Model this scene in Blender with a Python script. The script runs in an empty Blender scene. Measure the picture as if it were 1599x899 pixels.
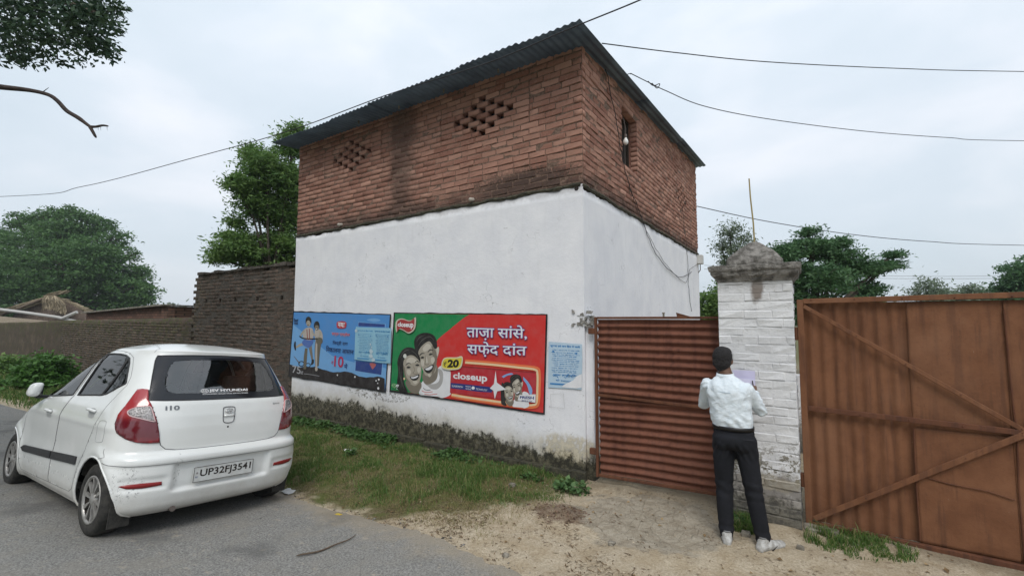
import bpy, bmesh, math, random
import numpy as np
from mathutils import Vector, Matrix, Euler
from mathutils.geometry import tessellate_polygon
random.seed(7); RNG = np.random.default_rng(11)
SC = bpy.context.scene
COL = SC.collection
PI = math.pi
R = math.radians

# ------------------------------------------------------------------ camera
EYE = 1.9
PITCH, AZ, FPX = R(3.8), R(123.0), 695.0          # focal length in pixels of a 1599 wide picture
cd = bpy.data.cameras.new('camera'); cam = bpy.data.objects.new('camera', cd); COL.objects.link(cam)
cam.location = (0, 0, EYE)
cam.rotation_euler = (PI/2 + PITCH, 0, AZ - PI/2)
cd.sensor_width = 36.0; cd.lens = 36.0*FPX/1599.0
cd.clip_start = 0.05; cd.clip_end = 2000.0
SC.camera = cam

# ------------------------------------------------------------------ exposure
SC.view_settings.view_transform = 'Standard'
SC.view_settings.look = 'None'
SC.view_settings.gamma = 1.0
SC.view_settings.exposure = 0.35
SC.cycles.max_bounces = 8
SC.cycles.transparent_max_bounces = 16

# ------------------------------------------------------------------ sky and sun (overcast, bright cloud)
SUN_EL, SUN_AZ = R(52), R(-62)                    # azimuth of the sun in world axes (behind the camera, to the right)
wd = bpy.data.worlds.new('World'); SC.world = wd; wd.use_nodes = True
nt = wd.node_tree; nt.nodes.clear()
def WN(t, **k):
    n = nt.nodes.new(t)
    for a, b in k.items(): setattr(n, a, b)
    return n
wo = WN('ShaderNodeOutputWorld'); bg1 = WN('ShaderNodeBackground'); bg2 = WN('ShaderNodeBackground'); mx = WN('ShaderNodeMixShader')
sky = WN('ShaderNodeTexSky', sky_type='NISHITA', sun_disc=False, sun_elevation=SUN_EL)
sky.sun_rotation = PI/2 - SUN_AZ; sky.air_density = 1.2; sky.dust_density = 3.0
bg1.inputs['Strength'].default_value = 0.10
nt.links.new(sky.outputs[0], bg1.inputs['Color'])
geo = WN('ShaderNodeTexCoord')
mp = WN('ShaderNodeMapping'); mp.inputs['Scale'].default_value = (1.0, 1.0, 2.4)
n1 = WN('ShaderNodeTexNoise'); n1.inputs['Scale'].default_value = 2.3; n1.inputs['Detail'].default_value = 7; n1.inputs['Roughness'].default_value = .5; n1.inputs['Distortion'].default_value = .25
nt.links.new(geo.outputs['Generated'], mp.inputs[0]); nt.links.new(mp.outputs[0], n1.inputs['Vector'])
rp = WN('ShaderNodeValToRGB')
e = rp.color_ramp.elements
e[0].position = .32; e[0].color = (.60, .685, .755, 1)
e[1].position = .68; e[1].color = (.82, .85, .905, 1)
x = e.new(.5); x.color = (.675, .745, .815, 1)
nt.links.new(n1.outputs[0], rp.inputs[0])
# cloud gets a touch greyer towards the horizon, as the whole overcast sky does
sep = WN('ShaderNodeSeparateXYZ'); nt.links.new(geo.outputs['Generated'], sep.inputs[0])
hr = WN('ShaderNodeMapRange'); hr.inputs['From Min'].default_value = 0.0; hr.inputs['From Max'].default_value = .55
hr.inputs['To Min'].default_value = .86; hr.inputs['To Max'].default_value = 1.07
nt.links.new(sep.outputs[2], hr.inputs['Value'])
nt.links.new(rp.outputs[0], bg2.inputs['Color']); nt.links.new(hr.outputs[0], bg2.inputs['Strength'])
mx.inputs[0].default_value = .86
nt.links.new(bg1.outputs[0], mx.inputs[1]); nt.links.new(bg2.outputs[0], mx.inputs[2]); nt.links.new(mx.outputs[0], wo.inputs[0])
sd = bpy.data.lights.new('sun', 'SUN'); sun = bpy.data.objects.new('sun', sd); COL.objects.link(sun)
sd.energy = 1.4; sd.angle = R(25); sd.color = (1.0, .965, .92)
dirv = Vector((math.cos(SUN_EL)*math.cos(SUN_AZ), math.cos(SUN_EL)*math.sin(SUN_AZ), math.sin(SUN_EL)))
sun.rotation_euler = dirv.to_track_quat('Z', 'Y').to_euler()

# ------------------------------------------------------------------ camera geometry for placing things in the world
_F = np.array([math.cos(AZ)*math.cos(PITCH), math.sin(AZ)*math.cos(PITCH), math.sin(PITCH)])
_R = np.array([math.sin(AZ), -math.cos(AZ), 0.0]); _U = np.cross(_R, _F)
def ray(x, y): return _F*FPX + _R*(x-799.5) - _U*(y-449.5)
def on(x, y, ax, val):                            # world point on the plane axis = val
    d = ray(x, y); o = np.array([0, 0, EYE]); return o + (val-o[ax])/d[ax]*d
def dep(x, y, z):                                 # world point at forward distance z
    return np.array([0, 0, EYE]) + ray(x, y)*(z/FPX)
def px_of(p):
    v = np.asarray(p, float) - np.array([0, 0, EYE]); z = v@_F
    return 799.5+FPX*(v@_R)/z, 449.5-FPX*(v@_U)/z, z

# ------------------------------------------------------------------ materials
def mat(name, col, rough=.8, col2=None, scale=8.0, amt=.5, bump=0.0, bscale=40.0, metal=0.0, spec=.3, tone=0.0, detail=5.0, coat=0.0):
    m = bpy.data.materials.new(name); m.use_nodes = True; t = m.node_tree; N = t.nodes; L = t.links
    b = N['Principled BSDF']; b.inputs['Roughness'].default_value = rough; b.inputs['Metallic'].default_value = metal
    b.inputs['Specular IOR Level'].default_value = spec; b.inputs['Coat Weight'].default_value = coat; b.inputs['Coat Roughness'].default_value = .05
    g = N.new('ShaderNodeNewGeometry')
    cur = None
    if col2 is not None:
        n = N.new('ShaderNodeTexNoise'); n.inputs['Scale'].default_value = scale; n.inputs['Detail'].default_value = detail; n.inputs['Roughness'].default_value = .6
        L.new(g.outputs['Position'], n.inputs['Vector'])
        r = N.new('ShaderNodeMapRange'); r.inputs['From Min'].default_value = .5-.28*(1.1-amt); r.inputs['From Max'].default_value = .5+.28*(1.1-amt)
        L.new(n.outputs[0], r.inputs['Value'])
        mx = N.new('ShaderNodeMix'); mx.data_type = 'RGBA'; mx.inputs['A'].default_value = (*col, 1); mx.inputs['B'].default_value = (*col2, 1)
        L.new(r.outputs[0], mx.inputs['Factor']); cur = mx.outputs['Result']
    if tone:
        a = N.new('ShaderNodeAttribute'); a.attribute_name = 'tone'
        r = N.new('ShaderNodeMapRange'); r.inputs['To Min'].default_value = 1-tone; r.inputs['To Max'].default_value = 1+tone
        L.new(a.outputs['Fac'], r.inputs['Value'])
        v = N.new('ShaderNodeMix'); v.data_type = 'RGBA'; v.blend_type = 'MULTIPLY'; v.inputs['Factor'].default_value = 1
        if cur is None: v.inputs['A'].default_value = (*col, 1)
        else: L.new(cur, v.inputs['A'])
        L.new(r.outputs[0], v.inputs['B']); cur = v.outputs['Result']
    if cur is None: b.inputs['Base Color'].default_value = (*col, 1)
    else: L.new(cur, b.inputs['Base Color'])
    if bump:
        n = N.new('ShaderNodeTexNoise'); n.inputs['Scale'].default_value = bscale; n.inputs['Detail'].default_value = 6
        L.new(g.outputs['Position'], n.inputs['Vector'])
        bp = N.new('ShaderNodeBump'); bp.inputs['Strength'].default_value = min(1, bump); bp.inputs['Distance'].default_value = .02
        L.new(n.outputs[0], bp.inputs['Height']); L.new(bp.outputs[0], b.inputs['Normal'])
    return m

class Nodes:                                      # short hand for longer node graphs
    def __init__(s, name, rough=.8, spec=.3):
        s.m = bpy.data.materials.new(name); s.m.use_nodes = True; s.N = s.m.node_tree.nodes; s.L = s.m.node_tree.links
        s.b = s.N['Principled BSDF']; s.b.inputs['Roughness'].default_value = rough; s.b.inputs['Specular IOR Level'].default_value = spec
        s.pos = s.N.new('ShaderNodeNewGeometry').outputs['Position']
        x = s.N.new('ShaderNodeSeparateXYZ'); s.L.new(s.pos, x.inputs[0]); s.x, s.y, s.z = x.outputs
    def put(s, sock, v):
        if hasattr(v, 'links') or isinstance(v, bpy.types.NodeSocket): s.L.new(v, sock)
        elif isinstance(v, tuple) and len(v) == 3 and sock.type == 'RGBA': sock.default_value = (*v, 1)
        else: sock.default_value = v
    def noise(s, scale, detail=5, rough=.6, vec=None, sc=None, dist=0):
        n = s.N.new('ShaderNodeTexNoise'); n.inputs['Scale'].default_value = scale; n.inputs['Detail'].default_value = detail; n.inputs['Roughness'].default_value = rough; n.inputs['Distortion'].default_value = dist
        v = vec or s.pos
        if sc:
            m = s.N.new('ShaderNodeMapping'); m.inputs['Scale'].default_value = sc; s.L.new(v, m.inputs[0]); v = m.outputs[0]
        s.L.new(v, n.inputs['Vector']); return n.outputs[0]
    def voro(s, scale, feature='F1'):
        n = s.N.new('ShaderNodeTexVoronoi'); n.inputs['Scale'].default_value = scale; n.feature = feature; s.L.new(s.pos, n.inputs['Vector']); return n.outputs[0]
    def math(s, op, a, b=0.0, clamp=False):
        n = s.N.new('ShaderNodeMath'); n.operation = op; n.use_clamp = clamp; s.put(n.inputs[0], a); s.put(n.inputs[1], b); return n.outputs[0]
    def rng(s, v, a, b, c=0.0, d=1.0, smooth=True):
        n = s.N.new('ShaderNodeMapRange'); n.interpolation_type = 'SMOOTHSTEP' if smooth else 'LINEAR'
        for k, q in zip(('Value', 'From Min', 'From Max', 'To Min', 'To Max'), (v, a, b, c, d)): s.put(n.inputs[k], q)
        return n.outputs[0]
    def mix(s, f, a, b, mode='MIX'):
        n = s.N.new('ShaderNodeMix'); n.data_type = 'RGBA'; n.blend_type = mode
        s.put(n.inputs['Factor'], f); s.put(n.inputs['A'], a); s.put(n.inputs['B'], b); return n.outputs['Result']
    def attr(s, name): n = s.N.new('ShaderNodeAttribute'); n.attribute_name = name; return n.outputs['Fac']
    def bump(s, h, strength=.5, dist=.02):
        n = s.N.new('ShaderNodeBump'); n.inputs['Strength'].default_value = strength; n.inputs['Distance'].default_value = dist; s.L.new(h, n.inputs['Height']); s.L.new(n.outputs[0], s.b.inputs['Normal'])
    def done(s, col): s.put(s.b.inputs['Base Color'], col); return s.m
    def blob(s, cx, cy, r, a='xy'):               # 1 inside a soft disc, 0 outside
        u = s.x if a[0] == 'x' else s.y; v = {'y': s.y, 'z': s.z}[a[1]]
        du = s.math('MULTIPLY', s.math('SUBTRACT', u, cx), 1/r[0]); dv = s.math('MULTIPLY', s.math('SUBTRACT', v, cy), 1/r[1])
        d = s.math('SQRT', s.math('ADD', s.math('MULTIPLY', du, du), s.math('MULTIPLY', dv, dv)))
        return s.math('SUBTRACT', 1.0, d)

# ------------------------------------------------------------------ object helpers
def link(o, parent=None):
    COL.objects.link(o)
    if parent is not None: o.parent = parent
    return o
def tag(o, label=None, cat=None, group=None, kind=None):
    if label: o['label'] = label
    if cat: o['category'] = cat
    if group: o['group'] = group
    if kind: o['kind'] = kind
    return o
def thing(name, label, cat, loc=(0, 0, 0), rz=0.0, group=None):
    o = bpy.data.objects.new(name, None); link(o); o.location = loc; o.rotation_euler = (0, 0, rz); o.empty_display_size = .2
    return tag(o, label, cat, group)
def npmesh(name, V, Fc, m, parent=None, smooth=False, tone=None, world=False):
    """V (n,3) array, Fc list of index tuples or an (m,k) array"""
    me = bpy.data.meshes.new(name)
    V = np.asarray(V, np.float32)
    if isinstance(Fc, np.ndarray):
        k = Fc.shape[1]; nf = len(Fc)
        me.vertices.add(len(V)); me.vertices.foreach_set('co', V.ravel())
        me.loops.add(nf*k); me.loops.foreach_set('vertex_index', Fc.astype(np.int32).ravel())
        me.polygons.add(nf); me.polygons.foreach_set('loop_start', np.arange(0, nf*k, k, dtype=np.int32))
        me.update(calc_edges=True)
    else:
        me.from_pydata([tuple(map(float, v)) for v in V], [], Fc); me.update()
    for q in (m if isinstance(m, (list, tuple)) else [m]): me.materials.append(q)
    if smooth: me.polygons.foreach_set('use_smooth', np.ones(len(me.polygons), bool))
    if tone is not None:
        a = me.attributes.new('tone', 'FLOAT', 'FACE'); a.data.foreach_set('value', np.asarray(tone, np.float32))
    o = bpy.data.objects.new(name, me); link(o, parent)
    return o
class MB:                                         # collects simple shapes into one mesh
    def __init__(s): s.V = []; s.F = []
    def add(s, V, F):
        n = len(s.V); s.V += [tuple(v) for v in V]; s.F += [tuple(i+n for i in f) for f in F]; return s
    def box(s, a, b, jit=0.0):
        (x0, y0, z0), (x1, y1, z1) = a, b
        V = [(x, y, z) for z in (z0, z1) for y in (y0, y1) for x in (x0, x1)]
        if jit: V = [tuple(c+random.uniform(-jit, jit) for c in v) for v in V]
        return s.add(V, [(0, 2, 3, 1), (4, 5, 7, 6), (0, 1, 5, 4), (2, 6, 7, 3), (0, 4, 6, 2), (1, 3, 7, 5)])
    def bar(s, p, q, w, h, up=(0, 0, 1)):
        p, q = Vector(p), Vector(q); d = (q-p).normalized(); u = Vector(up)
        if abs(d.dot(u)) > .98: u = Vector((1, 0, 0))
        r = d.cross(u).normalized(); u = r.cross(d)
        V = [c + r*sx*w/2 + u*sy*h/2 for c in (p, q) for sx, sy in ((-1, -1), (1, -1), (1, 1), (-1, 1))]
        return s.add(V, [(3, 2, 1, 0), (4, 5, 6, 7), (0, 1, 5, 4), (1, 2, 6, 5), (2, 3, 7, 6), (3, 0, 4, 7)])
    def tube(s, pts, rad, n=8, cap=True):
        P = [Vector(p) for p in pts]; m = len(P)
        rr = rad if hasattr(rad, '__len__') else [rad]*m
        V = []; F = []; ref = None
        for i, p in enumerate(P):
            d = (P[min(i+1, m-1)]-P[max(i-1, 0)])
            d = d.normalized() if d.length > 1e-9 else Vector((0, 0, 1))
            if ref is None: ref = Vector((0, 0, 1)) if abs(d.z) < .9 else Vector((1, 0, 0))
            r = d.cross(ref).normalized(); u = r.cross(d).normalized(); ref = u
            V += [p + (r*math.cos(2*PI*k/n)+u*math.sin(2*PI*k/n))*rr[i] for k in range(n)]
        for i in range(m-1):
            for k in range(n): F.append((i*n+k, i*n+(k+1) % n, (i+1)*n+(k+1) % n, (i+1)*n+k))
        if cap: F += [tuple(range(n-1, -1, -1)), tuple(range((m-1)*n, m*n))]
        return s.add(V, F)
    def lathe(s, prof, n=32, axis='z', c=(0, 0, 0)):
        V = []; F = []
        for r, h in prof:
            for k in range(n):
                a = 2*PI*k/n; x, y = r*math.cos(a), r*math.sin(a)
                V.append({'z': (c[0]+x, c[1]+y, c[2]+h), 'y': (c[0]+x, c[1]+h, c[2]+y), 'x': (c[0]+h, c[1]+x, c[2]+y)}[axis])
        for i in range(len(prof)-1):
            for k in range(n): F.append((i*n+k, i*n+(k+1) % n, (i+1)*n+(k+1) % n, (i+1)*n+k))
        return s.add(V, F)
    def build(s, name, m, parent=None, smooth=False, bev=0.0):
        o = npmesh(name, s.V, s.F, m, parent, smooth)
        bm = bmesh.new(); bm.from_mesh(o.data); bmesh.ops.recalc_face_normals(bm, faces=bm.faces)
        if bev: bmesh.ops.bevel(bm, geom=bm.edges[:], offset=bev, segments=1, affect='EDGES')
        bm.to_mesh(o.data); bm.free()
        return o
def crv(pts, n=10, closed=False):                 # Catmull-Rom through the points
    P = np.array(pts, float); m = len(P); out = []
    for i in range(m if closed else m-1):
        a, b, c, d = (P[(i-1) % m], P[i], P[(i+1) % m], P[(i+2) % m]) if closed else (P[max(i-1, 0)], P[i], P[i+1], P[min(i+2, m-1)])
        for k in range(n):
            t = k/n; out.append(.5*((2*b)+(-a+c)*t+(2*a-5*b+4*c-d)*t*t+(-a+3*b-3*c+d)*t**3))
    if not closed: out.append(P[-1])
    return np.array(out)
def vnoise(x, y, seed=0):                         # smooth value noise on arrays
    x = np.asarray(x, float); y = np.asarray(y, float)
    xi = np.floor(x).astype(int); yi = np.floor(y).astype(int); fx = x-xi; fy = y-yi
    def h(a, b):
        n = (a*374761393 + b*668265263 + seed*144665) & 0x7fffffff
        n = ((n ^ (n >> 13))*1274126177) & 0x7fffffff
        return (n ^ (n >> 16)) % 10007/10007.0
    sx = fx*fx*(3-2*fx); sy = fy*fy*(3-2*fy)
    return (h(xi, yi)*(1-sx)+h(xi+1, yi)*sx)*(1-sy)+(h(xi, yi+1)*(1-sx)+h(xi+1, yi+1)*sx)*sy
def ss(x, a, b): t = np.clip((np.asarray(x, float)-a)/(b-a), 0, 1); return t*t*(3-2*t)
def textmesh(body, quad, m, name, parent, bold=0.0, wide=False):
    """lettering fitted into the quad of four 3-D corners (TL, TR, BR, BL)"""
    c = bpy.data.curves.new(name, 'FONT'); c.body = body; c.offset = bold; c.resolution_u = 3; c.fill_mode = 'FRONT' if False else 'BOTH'
    o = bpy.data.objects.new(name, c); COL.objects.link(o)
    dg = bpy.context.evaluated_depsgraph_get(); dg.update()
    me = bpy.data.meshes.new_from_object(o.evaluated_get(dg))
    COL.objects.unlink(o); bpy.data.objects.remove(o); bpy.data.curves.remove(c)
    n = len(me.vertices); co = np.zeros(n*3, np.float32); me.vertices.foreach_get('co', co); co = co.reshape(-1, 3)
    u = (co[:, 0]-co[:, 0].min())/max(1e-6, np.ptp(co[:, 0])); v = (co[:, 1]-co[:, 1].min())/max(1e-6, np.ptp(co[:, 1]))
    TL, TR, BR, BL = [np.asarray(q, float) for q in quad]
    P = (TL*(1-u)[:, None]+TR*u[:, None])*v[:, None]+(BL*(1-u)[:, None]+BR*u[:, None])*(1-v)[:, None]
    me.vertices.foreach_set('co', P.astype(np.float32).ravel()); me.name = name
    me.materials.clear(); me.materials.append(m); me.update()
    ob = bpy.data.objects.new(name, me); link(ob, parent); return ob
def polymesh(name, P3, m, parent, smooth=False):
    tri = tessellate_polygon([[Vector(p) for p in P3]])
    return npmesh(name, P3, [tuple(t) for t in tri], m, parent, smooth)

# height of the ground: the road is cambered down to the verge under the car
def gh(x, y):
    x = np.asarray(x, float); y = np.asarray(y, float)
    w = ss(-x, 2.6, 4.3)*ss(-x*-1, -40, -14)
    c = np.clip(y, .9, 3.1); z = -.108*(c-2.09)-.020*np.clip(-4.6-x, 0, 3.5)
    z = z*(1-ss(y, 3.2, 4.5))
    return z*w
# ================================================================== ground, road, verge
WY = 4.989                                        # plane of the house front
def road_edge(x):                                 # the y of the tarmac's far edge for a given x
    x = np.asarray(x, float)
    base = np.interp(x, [-60, -20, -12, -6, -4.5, -3.8, -3.0, -2.1, -1.7, 0, 4, 60], [.3, 2.0, 2.6, 3.02, 3.0, 2.99, 2.97, 2.93, 2.88, 2.3, 1.2, -3])
    return base + .10*(vnoise(x*2.1, x*0+3, 5)-.5)+.06*(vnoise(x*9, x*0+7, 6)-.5)+.03*(vnoise(x*27, x*0+1, 8)-.5)

def ground_mat():
    n = Nodes('ground_earth', .95, .1)
    big = n.noise(.9, 6); mid = n.noise(5, 7, .65); fine = n.noise(55, 6, .7); grit = n.noise(190, 3, .7)
    sand = n.mix(n.rng(mid, .35, .65), (.50, .41, .285), (.64, .555, .42))
    sand = n.mix(n.rng(fine, .42, .6), n.mix(.4, sand, (.30, .22, .14), 'MIX'), sand)
    # dark debris litter in streaks
    lit = n.math('MULTIPLY', n.rng(n.noise(26, 8, .75), .54, .60), n.rng(n.noise(2.3, 4), .40, .62))
    sand = n.mix(n.math('MULTIPLY', lit, .8), sand, (.13, .09, .06))
    crack = n.rng(n.voro(9, 'DISTANCE_TO_EDGE'), 0.0, .02, 1, 0)
    # earth under the grass
    soil = n.mix(n.rng(fine, .4, .62), (.10, .085, .045), (.22, .185, .10))
    soil = n.mix(n.rng(mid, .4, .62), soil, (.12, .135, .045))
    # verge mask: grass ground left of x=-2.6 and beyond y=3.3, in the far field everywhere
    edge = n.math('ADD', n.y, n.math('MULTIPLY', n.math('SUBTRACT', n.noise(3.2, 6), .5), 1.1))
    lim = n.rng(n.x, -3.6, -2.1, 3.02, 4.12, False)
    g1 = n.rng(n.math('SUBTRACT', edge, lim), -.12, .22)
    g1 = n.math('MULTIPLY', g1, n.rng(n.x, -2.15, -2.6))
    col = n.mix(g1, sand, soil)
    far = n.rng(n.math('ADD', n.math('ABSOLUTE', n.x), n.math('ABSOLUTE', n.y)), 16, 26)
    col = n.mix(far, col, (.10, .13, .04))
    # poured concrete apron in front of the small gate
    j = n.math('MULTIPLY', n.math('SUBTRACT', n.noise(4, 7), .5), .9)
    ap = n.math('ADD', n.blob(-1.30, 4.28, (.78, .62)), j)
    conc = n.mix(n.rng(n.noise(11, 8, .7), .38, .62), (.30, .265, .21), (.44, .40, .33))
    conc = n.mix(n.rng(n.noise(80, 4), .55, .7), conc, (.52, .48, .40))
    apm = n.rng(ap, .02, .16)
    col = n.mix(n.math('MULTIPLY', apm, .68), col, conc)
    # reddish wet soil heap beside the weed
    rs = n.math('ADD', n.blob(-2.05, 3.98, (.34, .26)), n.math('MULTIPLY', n.math('SUBTRACT', n.noise(7, 7), .5), 1.5))
    col = n.mix(n.math('MULTIPLY', n.rng(rs, .05, .5), .7), col, n.mix(n.rng(fine, .4, .6), (.105, .065, .045), (.19, .125, .085)))
    # darker ground towards the foot of walls and gates
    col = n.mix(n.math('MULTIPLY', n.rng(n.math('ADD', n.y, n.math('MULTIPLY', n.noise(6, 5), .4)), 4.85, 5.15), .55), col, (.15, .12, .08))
    h = n.math('ADD', n.math('MULTIPLY', mid, .8), n.math('ADD', n.math('MULTIPLY', fine, .55), n.math('MULTIPLY', grit, .22)))
    h = n.math('SUBTRACT', h, n.math('MULTIPLY', n.math('MULTIPLY', crack, apm), .3))
    n.bump(h, .9, .045)
    return n.done(col)
def road_mat():
    n = Nodes('worn_asphalt', .93, .15)
    a = n.noise(70, 6, .8); b = n.noise(3.0, 6, .62); c = n.noise(14, 7, .7)
    col = n.mix(n.rng(a, .35, .66), (.125, .122, .115), (.34, .335, .315))
    col = n.mix(n.math('MULTIPLY', n.rng(b, .45, .66), .5), col, (.25, .235, .205))
    col = n.mix(n.math('MULTIPLY', n.rng(n.noise(34, 5, .8), .60, .68), .6), col, (.46, .44, .40))
    col = n.mix(n.math('MULTIPLY', n.rng(n.noise(28, 5, .8), .62, .70), .6), col, (.07, .068, .065))
    # dusty, sand strewn patches and long tyre streaks along the road
    st = n.noise(1.3, 6, .65, sc=(.55, 3.2, 1))
    col = n.mix(n.math('MULTIPLY', n.rng(n.math('ADD', c, n.math('MULTIPLY', st, .5)), .83, .95), .6), col, (.40, .36, .29))
    col = n.mix(n.math('MULTIPLY', n.rng(n.noise(1.1, 5), .52, .66), .5), col, (.085, .085, .085))
    ed = n.rng(n.math('ADD', n.y, n.math('MULTIPLY', n.noise(5, 6), .7)), 2.95, 3.35)
    col = n.mix(n.math('MULTIPLY', ed, .5), col, (.36, .30, .21))
    cr = n.rng(n.math('ADD', n.voro(2.2, 'DISTANCE_TO_EDGE'), n.math('MULTIPLY', n.noise(20, 4), .04)), .020, .026, 1, 0)
    cr = n.math('MULTIPLY', cr, n.rng(n.noise(.9, 3), .5, .6))
    col = n.mix(n.math('MULTIPLY', cr, .7), col, (.05, .05, .048))
    n.bump(n.math('ADD', n.math('MULTIPLY', a, .7), n.math('MULTIPLY', c, .5)), .75, .016)
    return n.done(col)
M = {}
M['ground'] = ground_mat(); M['road'] = road_mat()

def axis_pts(lo, hi, fine, far):
    a = [lo]
    while a[-1] < hi: a.append(a[-1]+fine)
    s = fine; up = a[-1]; dn = lo; U = []; D = []
    while up < far: s *= 1.22; up += s; U.append(up)
    s = fine
    while dn > -far: s *= 1.22; dn -= s; D.append(dn)
    return np.array(D[::-1]+a+U)
def ground_z(x, y):
    z = gh(x, y)
    near = 1-ss(np.abs(x+2)+np.abs(y-3), 12, 18)
    offroad = ss(y-road_edge(x), -.02, .25)
    b = .035*(vnoise(x*1.7, y*1.7, 1)-.5)+.028*(vnoise(x*5.3, y*5.3, 2)-.5)+.014*(vnoise(x*16, y*16, 3)-.5)
    z = z + b*near*offroad
    # low sandy swell of earth between the road and the gate, soil heap
    z = z + near*(.05*np.exp(-(((x+2.05)/.3)**2+((y-3.98)/.2)**2)) + .035*ss(y, 3.2, 4.6)*ss(-x, 2.2, .6)*ss(x, -2.4, -1.6))
    return z - .012*(1-offroad)*near
xs = axis_pts(-9.5, 2.2, .055, 420); ys = axis_pts(.6, 5.8, .055, 420)
GX, GY = np.meshgrid(xs, ys, indexing='ij'); GZ = ground_z(GX, GY)
nx, ny = GX.shape
idx = np.arange(nx*ny).reshape(nx, ny)
Fq = np.stack([idx[:-1, :-1], idx[1:, :-1], idx[1:, 1:], idx[:-1, 1:]], -1).reshape(-1, 4)
tag(npmesh('ground', np.stack([GX, GY, GZ], -1).reshape(-1, 3), Fq, M['ground'], smooth=True), kind='structure')
# road sheet
rx = np.concatenate([np.linspace(-60, -9, 50)[:-1], np.arange(-9, 3, .05), np.linspace(3, 60, 40)])
tt = np.linspace(0, 1, 40)**.75
V = []
for x in rx:
    e_ = float(road_edge(x))
    for t in tt:
        y = -5.0 + (e_+5.0)*t
        V.append((x, y, float(gh(x, y)) + .006 - (.010 if t == 1 else 0)))
V = np.array(V); V[:, 2] += .008*(vnoise(V[:, 0]*2.3, V[:, 1]*2.3, 9)-.5)
k = len(tt); idx = np.arange(len(rx)*k).reshape(-1, k)
Fq = np.stack([idx[:-1, :-1], idx[1:, :-1], idx[1:, 1:], idx[:-1, 1:]], -1).reshape(-1, 4)
tag(npmesh('road', V, Fq, M['road'], smooth=True), kind='structure')

# ------------------------------------------------------------------ grass, gravel and litter
def blades(name, P, h, w, m, lean=.5, tone=None):
    n = len(P); a = RNG.uniform(0, 2*PI, n); hh = np.asarray(h)*RNG.uniform(.45, 1.25, n); b = RNG.uniform(0, 2*PI, n); ln = lean*RNG.uniform(.1, 1, n)*hh
    dx = np.cos(a)*w/2; dy = np.sin(a)*w/2
    base = P; mid = P + np.stack([np.cos(b)*ln*.35, np.sin(b)*ln*.35, hh*.6], -1); tip = P + np.stack([np.cos(b)*ln, np.sin(b)*ln, hh*RNG.uniform(.7, 1, n)], -1)
    d = np.stack([dx, dy, dx*0], -1)
    V = np.stack([base-d, base+d, mid+d*.8, mid-d*.8, tip], 1).reshape(-1, 3)
    i = np.arange(n)*5
    F3 = np.concatenate([np.stack([i, i+1, i+2], -1), np.stack([i, i+2, i+3], -1), np.stack([i+3, i+2, i+4], -1)])
    tn = RNG.uniform(0, 1, n) if tone is None else tone
    return tag(npmesh(name, V, F3, m, tone=np.concatenate([tn, tn, tn])), kind='stuff')
def leaf_material(name, c1, c2, dry=None, tr=.25):
    n = Nodes(name, .55, .35)
    t = n.attr('tone'); col = n.mix(t, c1, c2)
    if dry: col = n.mix(n.rng(t, .86, .93), col, dry)
    n.done(col)
    tb = n.N.new('ShaderNodeBsdfTranslucent'); n.put(tb.inputs['Color'], col); mxs = n.N.new('ShaderNodeMixShader'); mxs.inputs[0].default_value = tr
    out = n.N['Material Output']; n.L.new(n.b.outputs[0], mxs.inputs[1]); n.L.new(tb.outputs[0], mxs.inputs[2]); n.L.new(mxs.outputs[0], out.inputs[0])
    return n.m
M['grass'] = leaf_material('grass_blades', (.05, .115, .022), (.15, .235, .055), (.34, .29, .14))
M['drygrass'] = leaf_material('dry_grass', (.15, .15, .05), (.33, .27, .13), None)
M['weed'] = leaf_material('weed_leaves', (.035, .085, .022), (.085, .165, .045), None)
def scatter(n, x0, x1, y0, y1, dens):
    x = RNG.uniform(x0, x1, n); y = RNG.uniform(y0, y1, n); k = RNG.uniform(0, 1, n) < dens(x, y)
    x, y = x[k], y[k]; return np.stack([x, y, ground_z(x, y)-.004], -1)
def gd(x, y):
    lim = np.interp(x, [-9, -4.8, -3.6, -3.06, -2.5, -2.1], [3.05, 3.15, 3.2, 3.55, 3.9, 4.15]) + .8*(vnoise(x*3, y*3, 21)-.5)
    d = ss(y-lim, -.1, .45)*ss(-x, 2.05, 2.5)
    clump = .12+.88*ss(vnoise(x*3, y*3, 22)*.6+vnoise(x*11, y*11, 23)*.4, .38, .62)
    return d*clump*(y < 4.93)
P = scatter(150000, -9.5, -2.0, 2.9, 4.93, gd)
blades('verge_grass', P, .05*(.5+1.3*vnoise(P[:, 0]*2.5, P[:, 1]*2.5, 24)), .0045, M['grass'], 1.0)
P = scatter(9000, -9.5, -2.2, 3.1, 4.93, lambda x, y: gd(x, y)*(vnoise(x*6, y*6, 28) > .62))
blades('tall_verge_grass', P, .13, .0055, M['grass'], .9)
P = scatter(60000, -9.5, -1.9, 2.95, 4.6, lambda x, y: .8*ss(y-road_edge(x), .02, .3)*ss(-x, 1.9, 2.9)*(vnoise(x*5, y*5, 31) > .36))
blades('dry_verge_grass', P, .032, .004, M['drygrass'], 1.6)
P = scatter(14000, -.1, 1.3, 4.2, 4.93, lambda x, y: ss(1-((x-.33)/.42)**2-((y-4.70)/.24)**2+1.3*(vnoise(x*5, y*5, 34)-.5), .1, 1.0)*(vnoise(x*11, y*11, 33) > .38))
blades('gate_grass', P, .09*(.3+1.2*vnoise(P[:, 0]*4, P[:, 1]*4, 35)), .0055, M['grass'], .8)
P = scatter(1600, -.62, -.38, 4.45, 4.76, lambda x, y: 1-((x+.5)/.14)**2)
blades('pillar_grass', P, .10, .006, M['grass'], .8)
P = scatter(60000, -30, -8.2, 1.6, 4.9, lambda x, y: ss(y-road_edge(x), .0, .5)*(.4+.6*(vnoise(x*2, y*2, 41) > .4)))
blades('far_verge_grass', P, .13, .016, M['grass'], .7)

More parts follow.
